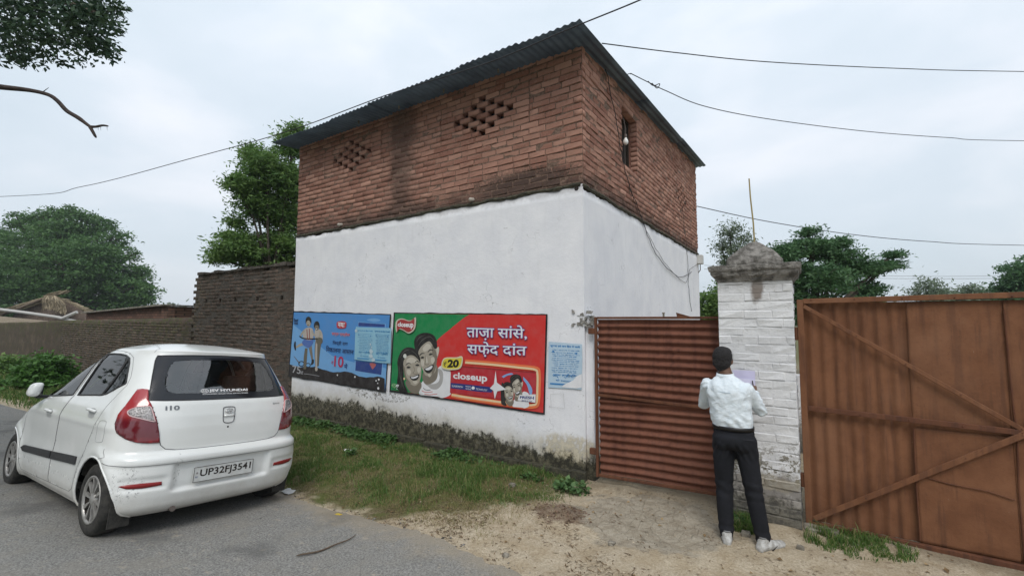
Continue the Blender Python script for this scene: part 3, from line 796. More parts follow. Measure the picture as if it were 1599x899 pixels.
# the low garden wall runs on into the distance
lwall = thing('garden_wall', 'long low mossy dark wall running left behind the parked car', 'wall', (0, 0, 0))
xs_ = np.concatenate([np.arange(-60, -26, .8), np.arange(-26, TL_+.2, .12)])
V = []; zrow = np.concatenate([np.linspace(-.2, 1.7, 24)])
for x in xs_:
    top = np.interp(x, [-60, -35, -25, -13], [1.55, 1.62, 1.76, 1.88])+.035*(vnoise(x*2.5, 0, 77)-.5)+.03*(vnoise(x*8, 0, 78)-.5)
    for zq in list(zrow/1.7*top): V.append((x, WY+.06+.03*(vnoise(x*3, zq*6, 79)-.5), zq))
    V.append((x, WY+.30, top+.01)); V.append((x, WY+.32, -.2))
k = len(zrow)+2; idx = np.arange(len(V)).reshape(-1, k)
npmesh('wall_face', V, np.stack([idx[:-1, :-1], idx[1:, :-1], idx[1:, 1:], idx[:-1, 1:]], -1).reshape(-1, 4), M['oldbrick'], lwall)
# courses of the near end of the low wall
cells = []
z = 0
r = 0
while z < 1.86:
    u = -24+.12*(r % 2)
    while u < TL_-.02:
        if z+.078 < np.interp(u, [-35, -25, -13], [1.60, 1.73, 1.86]): cells.append((u, min(u+.235, TL_+.02), z, z+.078))
        u += .235
    z += .078; r += 1
brickwork(lwall, cells, (0, WY+.02), 0, .10, M['oldbrick'], 60, gap=.008, rough=.007)
mortar(lwall, cells, (0, WY+.02), 0, M['oldmortar'], .007)
# ================================================================== gate pillar
PX0, PX1, PY0, PY1 = -.685, -.06, 4.77, 5.38
def white_brick():
    n = Nodes('limewashed_brick', .92, .12)
    t = n.attr('tone'); a = n.noise(16, 8, .72); b = n.noise(60, 5, .7); c = n.noise(3.5, 6, .6)
    w = n.mix(n.rng(c, .3, .7), (.60, .60, .61), (.73, .73, .735))
    w = n.mix(n.math('MULTIPLY', n.rng(b, .5, .72), .28), w, (.36, .35, .33))
    raw = n.mix(t, (.14, .12, .10), (.30, .27, .23))
    chip = n.rng(n.noise(13, 8, .8), .635, .65)
    col = n.mix(n.math('MULTIPLY', chip, .8), w, (.28, .24, .20))
    wob = n.math('ADD', n.math('MULTIPLY', n.math('SUBTRACT', n.noise(4, 8, .75), .5), .75), n.math('MULTIPLY', n.math('SUBTRACT', a, .5), .35))
    low = n.rng(n.math('ADD', n.z, wob), .50, .40)
    col = n.mix(n.math('MULTIPLY', low, .8), col, raw)
    mid = n.rng(n.math('ABSOLUTE', n.math('SUBTRACT', n.math('ADD', n.z, wob), .60)), .22, .04)
    col = n.mix(n.math('MULTIPLY', mid, n.rng(a, .5, .56)), col, (.20, .185, .15))
    dk = n.rng(n.math('ADD', n.z, n.math('MULTIPLY', wob, .6)), .34, .22)
    col = n.mix(n.math('MULTIPLY', dk, .85), col, n.mix(n.rng(a, .4, .6), (.055, .052, .045), (.16, .15, .12)))
    col = n.mix(n.math('MULTIPLY', n.rng(n.math('ADD', n.blob(-.30, .40, (.30, .09), 'xz'), n.math('MULTIPLY', wob, 1.8)), .12, .3), .6), col, (.30, .265, .20))
    # brown run of rust under the cap
    ru = n.rng(n.math('ADD', n.blob(-.345, 2.17, (.075, .17), 'xz'), n.math('MULTIPLY', wob, 1.2)), .1, .55)
    col = n.mix(n.math('MULTIPLY', ru, .8), col, (.12, .08, .05))
    tp = n.rng(n.math('ADD', n.z, n.math('MULTIPLY', wob, .4)), 2.14, 2.27)
    col = n.mix(n.math('MULTIPLY', tp, .45), col, (.30, .29, .27))
    n.bump(n.math('ADD', n.math('MULTIPLY', a, .8), n.math('MULTIPLY', b, .4)), .8, .016)
    return n.done(col)
M['wbrick'] = white_brick()
pil = thing('gate_pillar', 'whitewashed brick gate pillar with a mossy pyramid cap and a thin rod on top', 'pillar', (0, 0, 0))
def prow(a0, a1, r, z, ph):
    c = []; u = a0; first = .11 if (r+ph) % 2 else .225
    while u < a1-.03:
        w = first if u == a0 else .225*random.uniform(.94, 1.06)
        e = min(u+w, a1)
        if a1-e < .05: e = a1
        c.append((u, e, z, z+.079)); u = e
    return c
cf = []; cs = []; z = -.04; r = 0
while z < 2.235:
    cf += prow(PX0, PX1, r, z, 0); cs += prow(PY0+.115, PY1, r, z, 0); z += .0805; r += 1
brickwork(pil, cf, (0, PY0+.004), 0, .115, M['wbrick'], 110, gap=.0045, rough=.005)
mortar(pil, cf, (0, PY0+.004), 0, M['wbrick'], .0045)
brickwork(pil, cs, (PX1-.004, 0), PI/2, .115, M['wbrick'], 60, gap=.0045, rough=.005)
mortar(pil, cs, (PX1-.004, 0), PI/2, M['wbrick'], .0045)
MB().box((PX0+.008, PY0+.10, -.1), (PX1-.10, PY1-.01, 2.26)).build('pillar_core', M['wbrick'], pil)
cpm = MB(); cx, cy = (PX0+PX1)/2, (PY0+PY1)/2; hw, hd = (PX1-PX0)/2, (PY1-PY0)/2
def ring(prof, seg=14, jit=.004):
    V = []; F = []
    for e_, z in prof:
        a, b = hw+e_, hd+e_
        pts = [(-a+2*a*i/seg, -b) for i in range(seg)]+[(a, -b+2*b*i/seg) for i in range(seg)]+[(a-2*a*i/seg, b) for i in range(seg)]+[(-a, b-2*b*i/seg) for i in range(seg)]
        V += [(cx+p+random.uniform(-jit, jit), cy+q+random.uniform(-jit, jit), z+random.uniform(-jit, jit)) for p, q in pts]
    n = seg*4
    for i in range(len(prof)-1):
        for k in range(n): F.append((i*n+k, i*n+(k+1) % n, (i+1)*n+(k+1) % n, (i+1)*n+k))
    return V, F
V, F = ring([(-.02, 2.24), (.006, 2.245), (.018, 2.275), (.045, 2.30), (.052, 2.318), (.054, 2.34), (.066, 2.345), (.072, 2.36), (.072, 2.395), (.055, 2.402), (-.10, 2.41), (-.2, 2.41)])
cpm.add(V, F)
M['cap'] = mat('mossy_cap_concrete', (.095, .088, .078), .97, (.25, .235, .215), 13, .75, 1.0, 42)
cpm.build('cap_moulding', M['cap'], pil)
# pyramid with slightly hollow flanks
V, F = ring([(-.075, 2.40), (-.072, 2.455), (-.085, 2.475), (-.112, 2.51), (-.150, 2.55), (-.192, 2.588), (-.232, 2.620), (-.266, 2.645), (-.290, 2.658), (-.302, 2.662)], jit=.0055)
MB().add(V, F).build('pyramid', M['cap'], pil, smooth=True)
rod = on(1176, 278, 1, cy)
MB().tube([(cx, cy, 2.63), (cx-.004, cy, 2.85), (cx-.022, cy, 3.12), (cx-.028, cy, rod[2])], [.008, .0075, .007, .0065], 7).build('rod', mat('ochre_rod', (.30, .24, .10), .6), pil)

# ================================================================== steel gates
def rust(name, c1, c2, c3, edge):
    n = Nodes(name, .78, .25)
    a = n.noise(4.5, 8, .68); b = n.noise(38, 6, .72); v = n.noise(7, 5, .6, sc=(2.6, 2.6, .22)); s = n.noise(1.3, 5, .6)
    col = n.mix(n.rng(a, .32, .68), c1, c2)
    col = n.mix(n.math('MULTIPLY', n.rng(v, .46, .66), .65), col, c3)
    col = n.mix(n.math('MULTIPLY', n.rng(s, .47, .66), .45), col, edge)
    col = n.mix(n.math('MULTIPLY', n.rng(b, .56, .7), .45), col, c3)
    sp = n.rng(n.noise(21, 7, .82, sc=(1, 1, .45)), .705, .712)
    col = n.mix(n.math('MULTIPLY', sp, .7), col, (.45, .40, .36))
    n.bump(n.math('ADD', n.math('MULTIPLY', b, .6), n.math('MULTIPLY', a, .5)), .35, .012)
    return n.done(col)
M['rust_small'] = rust('red_oxide_paint', (.135, .052, .033), (.185, .074, .046), (.085, .034, .024), (.215, .095, .062))
M['rust_big'] = rust('orange_rust', (.142, .060, .029), (.195, .087, .043), (.096, .043, .025), (.225, .112, .062))
M['rust_frame'] = rust('dark_rust', (.095, .038, .022), (.14, .058, .030), (.055, .026, .018), (.16, .07, .04))
sg = thing('small_gate', 'small rusty red gate of horizontally ribbed sheet between the house and the whitewashed pillar', 'gate', (0, 0, 0))
GY_ = 4.975
A, B, C_, D_ = on(929, 498, 1, GY_), on(1123, 495, 1, GY_), on(1123, 771, 1, GY_), on(932, 740, 1, GY_)
gx0, gx1 = A[0], B[0]+.03
def zb(x): return D_[2]+(C_[2]-D_[2])*(x-gx0)/(gx1-gx0)-.01
ztop = 1.895
def ribbed(name, x0, x1, z0f, z1f, pitch, amp, y, m, parent, horiz=True, nx=14, lift=None):
    V = []; 
    if horiz:
        nz = int((z1f(x0)-z0f(x0))/pitch*7)
        for i in range(nz+1):
            for k in range(nx+1):
                x = x0+(x1-x0)*k/nx; z = z0f(x)+(z1f(x)-z0f(x))*i/nz
                zc = z-z0f(x)
                V.append((x, y+amp*math.sin(2*PI*zc/pitch)*(1)+.012*(vnoise(x*2.2, z*2.2, 81)-.5)+.006*(vnoise(x*7, z*5, 82)-.5), z+.012*(vnoise(x*2, z*.7, 83)-.5)))
        k = nx+1
    else:
        nxx = int((x1-x0)/pitch*9)
        for i in range(13):
            for q in range(nxx+1):
                x = x0+(x1-x0)*q/nxx; z = z0f(x)+(z1f(x)-z0f(x))*i/12
                V.append((x, y+amp*math.sin(2*PI*(x-x0)/pitch)+.010*(vnoise(x*2.2, z*1.8, 84)-.5), z))
        k = nxx+1
    idx = np.arange(len(V)).reshape(-1, k)
    o = npmesh(name, V, np.stack([idx[:-1, :-1], idx[:-1, 1:], idx[1:, 1:], idx[1:, :-1]], -1).reshape(-1, 4), m, parent, smooth=True)
    return o
zm = float(on(1000, 622, 1, GY_)[2])
ribbed('ribbed_sheet', gx0+.03, gx1-.02, lambda x: zm-.03, lambda x: ztop-.02, .0845, .018, GY_+.015, M['rust_small'], sg)
ribbed('ribbed_sheet', gx0+.03, gx1-.02, lambda x: zb(x)+.02, lambda x: zm+.02, .0845, .018, GY_+.035, M['rust_small'], sg)
MB().bar((gx0+.015, GY_-.012, zb(gx0)-.01), (gx0+.015, GY_-.012, ztop+.012), .035, .03).build('frame_bar', M['rust_frame'], sg, bev=.004)
MB().bar((gx1-.012, GY_-.012, zb(gx1)), (gx1-.012, GY_-.012, ztop+.008), .03, .03).build('frame_bar', M['rust_frame'], sg, bev=.004)
MB().bar((gx0+.034, GY_-.010, ztop+.001), (gx1-.03, GY_-.010, ztop+.004), .028, .026).build('frame_bar', M['rust_frame'], sg, bev=.004)
MB().bar((gx0+.034, GY_-.010, zb(gx0)+.012), (gx1-.03, GY_-.010, zb(gx1)+.012), .028, .032).build('frame_bar', M['rust_frame'], sg, bev=.004)
MB().bar((gx0+.034, GY_-.006, zm-.005), (gx1-.03, GY_-.006, zm-.03), .012, .03).build('middle_rail', M['rust_frame'], sg, bev=.003)
h = MB(); p = on(1035, 490, 1, GY_)
h.bar((p[0], GY_+.03, ztop), (p[0], GY_+.03, ztop+.055), .018, .018); h.lathe([(.0, .0), (.016, 0), (.016, .012), (0, .012)], 8, 'z', (p[0], GY_+.03, ztop+.05))
h.build('bolt', M['rough_conc'], sg)
p = on(1060, 490, 1, GY_); npmesh('bent_tab', [(p[0]-.03, GY_+.05, ztop), (p[0]+.16, GY_+.05, ztop), (p[0]-.04, GY_+.05, ztop+.06), (p[0]-.03, GY_+.056, ztop), (p[0]+.16, GY_+.056, ztop), (p[0]-.04, GY_+.056, ztop+.06)], [(0, 1, 2), (5, 4, 3), (0, 3, 4, 1), (1, 4, 5, 2), (2, 5, 3, 0)], M['rust_frame'], sg)
for z_ in (1.74, .35): MB().box((gx0-.075, GY_-.035, z_-.035), (gx0+.002, GY_+.01, z_+.035)).build('hinge', M['rust_frame'], sg, bev=.005)

bg = thing('double_gate', 'big orange rusty sheet steel gate leaf with crossing diagonal braces right of the pillar', 'gate', (0, 0, 0))
BX0, BX1 = -.032, 1.52; bz0, bz1 = .045, 2.055; by = 4.965
ribbed('corrugated_sheet', BX0+.03, .80, lambda x: bz0+.02, lambda x: bz1-.02, .098, .009, by+.03, M['rust_big'], bg, horiz=False)
def flatsheet(x0, x1, z0, z1, y):
    V = []; n1, n2 = 30, 30
    for i in range(n1+1):
        for q in range(n2+1):
            x = x0+(x1-x0)*q/n2; z = z0+(z1-z0)*i/n1
            V.append((x, y+.018*(vnoise(x*2.6, z*1.9, 85)-.5)+.006*(vnoise(x*8, z*8, 86)-.5), z))
    idx = np.arange(len(V)).reshape(n1+1, n2+1)
    o = npmesh('flat_sheet', V, np.stack([idx[:-1, :-1], idx[:-1, 1:], idx[1:, 1:], idx[1:, :-1]], -1).reshape(-1, 4), M['rust_big'], bg, smooth=True)
    so = o.modifiers.new('t', 'SOLIDIFY'); so.thickness = .004; return o
flatsheet(.745, 1.335, bz0+.02, .99, by+.012)
flatsheet(.745, 1.335, .97, bz1-.02, by+.018)
flatsheet(1.315, BX1-.02, bz0+.02, bz1-.02, by+.008)
def strip(name, p, q, w, t, y):
    MB().bar((p[0], y, p[1]), (q[0], y, q[1]), t, w).build(name, M['rust_frame'] if 'seam' in name else M['rust_big'], bg, bev=.003)
strip('frame_bar', (BX0+.022, bz0-.01), (BX0+.022, bz1+.01), .05, .04, by-.012)
strip('frame_bar', (BX1-.022, bz0-.01), (BX1-.022, bz1+.01), .05, .04, by-.012)
strip('frame_bar', (BX0+.048, bz1-.005), (BX1-.048, bz1+.018), .045, .04, by-.012)
MB().bar((BX0+.048, by-.012, bz0+.006), (BX1-.048, by-.012, bz0+.002), .04, .04).build('frame_bar', M['rust_frame'], bg, bev=.003)
strip('brace', (BX0+.05, 2.005), (BX1-.05, .985), .034, .014, by-.026)
strip('brace', (BX0+.06, .10), (BX1-.05, 1.10), .044, .014, by-.030)
MB().bar((BX0+.05, by-.021, 1.075), (BX1-.05, by-.021, 1.035), .022, .042).build('middle_rail', M['rust_frame'], bg, bev=.003)
for pts_ in ([(.745, .98), (.742, .5), (.745, .09)], [(1.335, .98), (1.325, .6), (1.33, .08)], [(1.315, 1.96), (1.325, 1.3), (1.335, 1.0)]):
    MB().tube([(x, by-.002, z) for x, z in pts_], .006, 6).build('seam', M['rust_frame'], bg)
pz = [(.80, .60), (.95, .575), (1.15, .565), (1.30, .53)]
MB().tube([(x, by-.004, z) for x, z in pz], .0045, 6).build('seam', M['rust_frame'], bg)
for z_ in (1.75, .42): MB().lathe([(0, -.06), (.022, -.06), (.022, .06), (0, .06)], 10, 'z', (BX0-.012, by, z_)).build('hinge', M['rust_frame'], bg)
rv_ = MB()
for u in np.linspace(.06, .94, 5)+random.uniform(-.02, .02):
    for (p, q) in (((BX0+.05, 1.075), (BX1-.05, 1.035)), ((BX0+.05, bz1+.006), (BX1-.05, bz1+.006)), ((BX0+.06, .10), (BX1-.05, 1.10)), ((BX0+.05, 2.005), (BX1-.05, .985))):
        x = p[0]+(q[0]-p[0])*u; z = p[1]+(q[1]-p[1])*u; rv_.lathe([(0, -.004), (.004, -.003), (.006, 0)], 8, 'y', (x, by-.036, z))
tag(rv_.build('rivets', M['rust_frame'], bg), kind='stuff')
MB().box((BX1-.12, by-.055, 1.12), (BX1-.02, by-.03, 1.20)).build('latch_plate', M['rust_frame'], bg, bev=.004)
# second leaf, beyond the picture's edge
g2 = thing('far_gate_leaf', 'second leaf of the big rusty gate, at the right edge of the opening', 'gate', (0, 0, 0))
MB().box((BX1+.03, by, bz0+.02), (BX1+1.5, by+.01, bz1)).build('flat_sheet', M['rust_big'], g2)
MB().bar((BX1+.05, by-.01, bz0), (BX1+.05, by-.01, bz1+.01), .04, .05).bar((BX1+.05, by-.01, bz1), (BX1+1.5, by-.01, bz1), .04, .05).bar((BX1+.05, by-.01, bz0), (BX1+1.5, by-.01, bz0), .04, .05).build('frame_bar', M['rust_frame'], g2)
# rubble kerb under the gate and a slab of broken concrete
kb = thing('broken_kerb', 'broken pale concrete block lying at the foot of the pillar under the big gate', 'block', (0, 0, 0))
V, F = [], []
bm = bmesh.new(); bmesh.ops.create_grid(bm, x_segments=1, y_segments=1, size=1); bm.free()
def roughbox(a, b, n=5, j=.008):
    bm = bmesh.new(); bmesh.ops.create_cube(bm, size=1)
    bmesh.ops.subdivide_edges(bm, edges=bm.edges[:], cuts=n, use_grid_fill=True)
    bmesh.ops.bevel(bm, geom=[e_ for e_ in bm.edges if len(e_.link_faces) == 2 and e_.calc_face_angle() > .5], offset=.06, segments=1, affect='EDGES')
    a, b = Vector(a), Vector(b)
    for v in bm.verts:
        v.co = Vector([a[i]+(v.co[i]+.5)*(b[i]-a[i]) for i in range(3)])
        v.co += Vector([random.uniform(-j, j) for _ in range(3)])
    V = [v.co.copy() for v in bm.verts]; F = [tuple(v.index for v in f.verts) for f in bm.faces]; bm.free(); return V, F
V, F = roughbox((-.055, 4.80, -.05), (.20, 4.98, .055), 4, .007)
npmesh('slab', V, F, M['rough_conc'], kb)
V, F = roughbox((.02, 4.90, -.05), (1.6, 5.06, .02), 8, .008)
tag(npmesh('threshold_slab', V, F, M['rough_conc']), 'low rough concrete threshold running under the big rusty gate', 'threshold')
# yard post seen through the slit between pillar and gate
yp = thing('yard_post', 'pale post in the yard seen through the slit between the pillar and the big gate', 'post', (0, 0, 0))
p = on(1247, 650, 1, 7.5)
MB().box((p[0]-.06, 7.45, 0), (p[0]+.06, 7.57, 1.1)).build('post_shaft', M['wbrick'], yp)

# ================================================================== stick, litter, paper, notice
st = thing('dry_stalk', 'long dry bent plant stalk lying across the tarmac', 'stick', (0, 0, 0))
pts_ = [on(x, y, 2, .02) for x, y in ((463, 866), (490, 860), (515, 850), (540, 840), (556, 828))]
c = crv(pts_, 6); c[:, 2] = [float(gh(q[0], q[1]))+.018+.004*math.sin(i*.5) for i, q in enumerate(c)]
MB().tube(c, np.interp(np.linspace(0, 1, len(c)), [0, .1, .7, 1], [.004, .0075, .006, .002]), 7).build('stalk', mat('dry_brown_stalk', (.075, .055, .04), .85, (.14, .105, .075), 30), st, True)
def litter(name, label, cat, px, size, m, seed):
    r = random.Random(seed); p = on(px[0], px[1], 2, 0); z = float(ground_z(p[0], p[1]))+.012
    V = []; n = 5
    for i in range(n):
        for k in range(n): V.append((p[0]+(i/(n-1)-.5)*size*1.4+r.uniform(-.1, .1)*size, p[1]+(k/(n-1)-.5)*size+r.uniform(-.1, .1)*size, z+r.uniform(0, .22)*size))
    idx = np.arange(n*n).reshape(n, n)
    o = npmesh(name, V, np.stack([idx[:-1, :-1], idx[1:, :-1], idx[1:, 1:], idx[:-1, 1:]], -1).reshape(-1, 4), m)
    return tag(o, label, cat)
wp = mat('crumpled_wrapper', (.62, .62, .60), .5)
litter('wrapper', 'crumpled white wrapper on the verge beside the rear right wheel of the car', 'litter', (449, 753), .11, wp, 3)
litter('yellow_leaf', 'small yellow leaf lying on the tarmac edge right of the car', 'leaf', (529, 790), .05, mat('yellow_leaf', (.5, .36, .04), .6), 4)
litter('paper_scrap', 'torn white paper scrap in the grass below the blue poster', 'litter', (544, 702), .08, wp, 5)
for i, (x, y, s, lb) in enumerate(((1165, 843, .07, 'fist sized grey stone between the feet of the standing man'), (790, 866, .045, 'white pebble at the edge of the tarmac in the sand'), (800, 757, .06, 'grey stone in the grass below the footing of the house'), (955, 850, .05, 'dark flat stone on the sandy ground before the small gate'), (1250, 862, .05, 'rough stone on the dirt at the corner of the pillar'))):
    p = on(x, y, 2, 0); V, F = roughbox((p[0]-s/2, p[1]-s/2.4, float(ground_z(p[0], p[1]))-.01), (p[0]+s/2, p[1]+s/2.4, float(ground_z(p[0], p[1]))+s*.5), 2, s*.09)
    tag(npmesh('stone', V, F, M['rough_conc'], smooth=True), lb, 'stone')

# ================================================================== overhead cables
M['cable'] = mat('black_cable', (.025, .025, .027), .6)
M['thin'] = mat('grey_cable', (.18, .18, .18), .6)
def cable(name, label, pts, rad, m=None, n=14, jit=.0):
    c = crv(pts, n)
    if jit: c = c+np.stack([(vnoise(np.arange(len(c))*.35, k+1, 91)-.5)*jit for k in range(3)], -1)
    return tag(MB().tube(c, rad, 6).build(name, m or M['cable'], None, True), label, 'cable')
# the long span passes in front of the eave and runs on over the road
def span(a, b, za, zb_, pxs): return [dep(x, y, za+(zb_-za)*i/(len(pxs)-1)) for i, (x, y) in enumerate(pxs)]
cable('power_cable', 'long black cable crossing in front of the tin roof from the far left', [dep(*q) for q in ((-420, 318, 17), (0, 307, 11.5), (130, 291, 10), (300, 247, 8.2), (450, 205, 6.9), (600, 150, 5.8), (760, 99, 4.85), (890, 45, 4.25), (1005, -2, 3.8), (1130, -60, 3.4))], .0062)
ca = on(940, 68, 0, -2.02)
cable('power_cable', 'upper black cable running right from the near corner of the roof', [tuple(ca)]+[dep(*q) for q in ((1060, 83, 6.4), (1200, 97, 7), (1400, 107, 8), (1599, 112, 9), (2100, 118, 12))], .007)
ca = on(985, 115, 0, -2.02)
cable('power_cable', 'second sagging black cable running right, spliced near the roof', [tuple(ca)]+[dep(*q) for q in ((1015, 130, 7.3), (1040, 142, 7.5), (1100, 166, 7.8), (1200, 186, 8.4), (1350, 205, 9.3), (1480, 215, 10), (1599, 220, 11), (2100, 225, 14))], .007)
sp = [dep(*q) for q in ((1012, 127, 7.28), (1020, 134, 7.32), (1030, 131, 7.38), (1026, 138, 7.36), (1018, 130, 7.32))]
MB().tube(crv(sp, 5), .007, 6).build('splice_coil', M['cable'], None, True); o = bpy.data.objects['splice_coil']; tag(o, 'small coil of tape and wire on the second cable beside the roof', 'wire coil')
ca = on(1070, 318, 0, -2.17)
cable('power_cable', 'third cable from the side brick wall, passing behind the rod of the pillar', [tuple(ca)]+[dep(*q) for q in ((1088, 322, 12), (1200, 346, 13), (1330, 366, 14), (1450, 377, 15), (1599, 383, 16.5), (2100, 392, 22))], .011)
for k, (y0, y1, lb) in enumerate(((424, 430, 'upper of two thin grey lines low over the right hand trees'), (430, 434, 'lower of two thin grey lines low over the right hand trees'))):
    cable('power_cable', lb, [dep(*q) for q in ((1100, y0-10, 26), (1240, y0+1, 27), (1420, y1+1, 30), (1599, y1, 33), (2000, y1-6, 40))], .012, M['thin'])
# service wires clipped to the side wall
SXW = RX+.018
def wallwire(label, pxs, rad=.007, j=.02, m=None):
    cable('service_wire', label, [tuple(on(x, y, 0, SXW)) for x, y in pxs], rad, m, jit=j)
wallwire('black service wire hanging down the brick side wall past the window', ((925, 76), (942, 96), (952, 140), (962, 190), (972, 245), (983, 290), (1000, 335), (1012, 370), (1030, 405), (1060, 432), (1080, 425)), .006)
wallwire('second service wire sagging in a loop across the white side wall', ((983, 288), (992, 320), (1006, 352), (1022, 385), (1045, 418), (1070, 441), (1078, 420), (1090, 412)), .004)
wallwire('short dark service wire dropping down near the far end of the side wall', ((1066, 322), (1068, 350), (1072, 385), (1074, 420), (1076, 455), (1080, 486)), .005)
wallwire('thin wire curling along the top of the brick side wall', ((930, 80), (938, 92), (950, 98), (962, 112), (975, 118), (985, 116)), .006, .04)
# ================================================================== wall paintings and notices (flat print)
PY_ = WY-.0155
def flatmat(name, col, rough=.75, var=.28):
    n = Nodes(name, rough, .2); a = n.noise(9, 7, .7); b = n.noise(70, 4, .7)
    f = n.math('MULTIPLY', n.rng(a, .35, .7), var)
    c = n.mix(f, col, tuple(min(1, q*.6+.10) for q in col))
    c = n.mix(n.math('MULTIPLY', n.rng(n.noise(26, 8, .8), .70, .72), .55), c, (.55, .55, .56))
    n.bump(b, .15, .01); return n.done(c)
PC = {}
def pm(key, *c):
    if key not in PC: PC[key] = flatmat('print_'+key, c)
    return PC[key]
RED = pm('red', .55, .035, .03); GREEN = pm('green', .012, .21, .065); BLACK = pm('black', .012, .012, .014); WHITE = pm('white', .70, .70, .72)
CREAM = pm('cream', .72, .55, .33); ORANGE = pm('orange', .72, .17, .06); BLUE = pm('navy', .02, .035, .17); SKIN1 = pm('skin_grey', .36, .325, .265); SKIN2 = pm('skin_shade', .19, .165, .13)
SKIN3 = pm('skin_light', .52, .48, .41); HAIR = pm('hair', .020, .019, .018); YEL = pm('yellow', .62, .52, .05); SKY1 = pm('sky_blue', .075, .245, .55); SKY2 = pm('light_blue', .16, .36, .64); DIRT = pm('dark_soil', .028, .024, .024)
VIO = pm('violet', .10, .06, .30); MAG = pm('crimson', .42, .03, .09); CLOTH = pm('cloth', .42, .38, .34); DCLOTH = pm('olive_cloth', .13, .115, .085); SHORTS = pm('shorts', .08, .15, .40); PALE = pm('pale_print', .42, .56, .66); PRB = pm('print_blue', .06, .24, .48)
class Poster:
    def __init__(s, th, x0, y0, sc, y=PY_): s.th = th; s.x0 = x0; s.y0 = y0; s.sc = sc; s.y = y; s.k = 0
    def P(s, u, v, k=None): p = on(s.x0+u/s.sc, s.y0+v/s.sc, 1, s.y); return np.array([p[0], s.y-.00015*(s.k if k is None else k), p[2]])
    def shape(s, name, pts, m, smooth=0, layer=None):
        if layer is None: s.k += 1
        else: s.k = max(s.k, layer)
        q = np.array(pts, float)
        if smooth: q = crv(q, smooth, True)
        return polymesh(name, [s.P(u, v, layer) for u, v in q], m, s.th)
    def line(s, name, pts, w, m, smooth=6, closed=False, layer=None):
        s.k += 1
        q = crv(pts, smooth, closed) if smooth else np.array(pts, float); n = len(q); L_ = []; Rr = []
        ww = w if hasattr(w, '__len__') else [w]*n
        if len(ww) != n: ww = np.interp(np.linspace(0, 1, n), np.linspace(0, 1, len(ww)), ww)
        for i in range(n):
            a, b = (q[(i-1) % n], q[(i+1) % n]) if closed else (q[max(i-1, 0)], q[min(i+1, n-1)])
            d = b-a; d = d/(np.hypot(*d)+1e-9); nn = np.array([-d[1], d[0]])*ww[i]/2
            L_.append(q[i]+nn); Rr.append(q[i]-nn)
        V = [s.P(*p) for p in L_]+[s.P(*p) for p in Rr]; m_ = n if closed else n-1
        return npmesh(name, V, [(i, (i+1) % n, n+(i+1) % n, n+i) for i in range(m_)], m, s.th)
    def text(s, body, q, m, bold=0.0, name='lettering'):
        s.k += 1; return textmesh(body, [s.P(*p) for p in q], m, name, s.th, bold)
def ell(cx, cy, a, b, rot=0, n=14): return [(cx+a*math.cos(t)*math.cos(rot)-b*math.sin(t)*math.sin(rot), cy+a*math.cos(t)*math.sin(rot)+b*math.sin(t)*math.cos(rot)) for t in np.linspace(0, 2*PI, n, endpoint=False)]

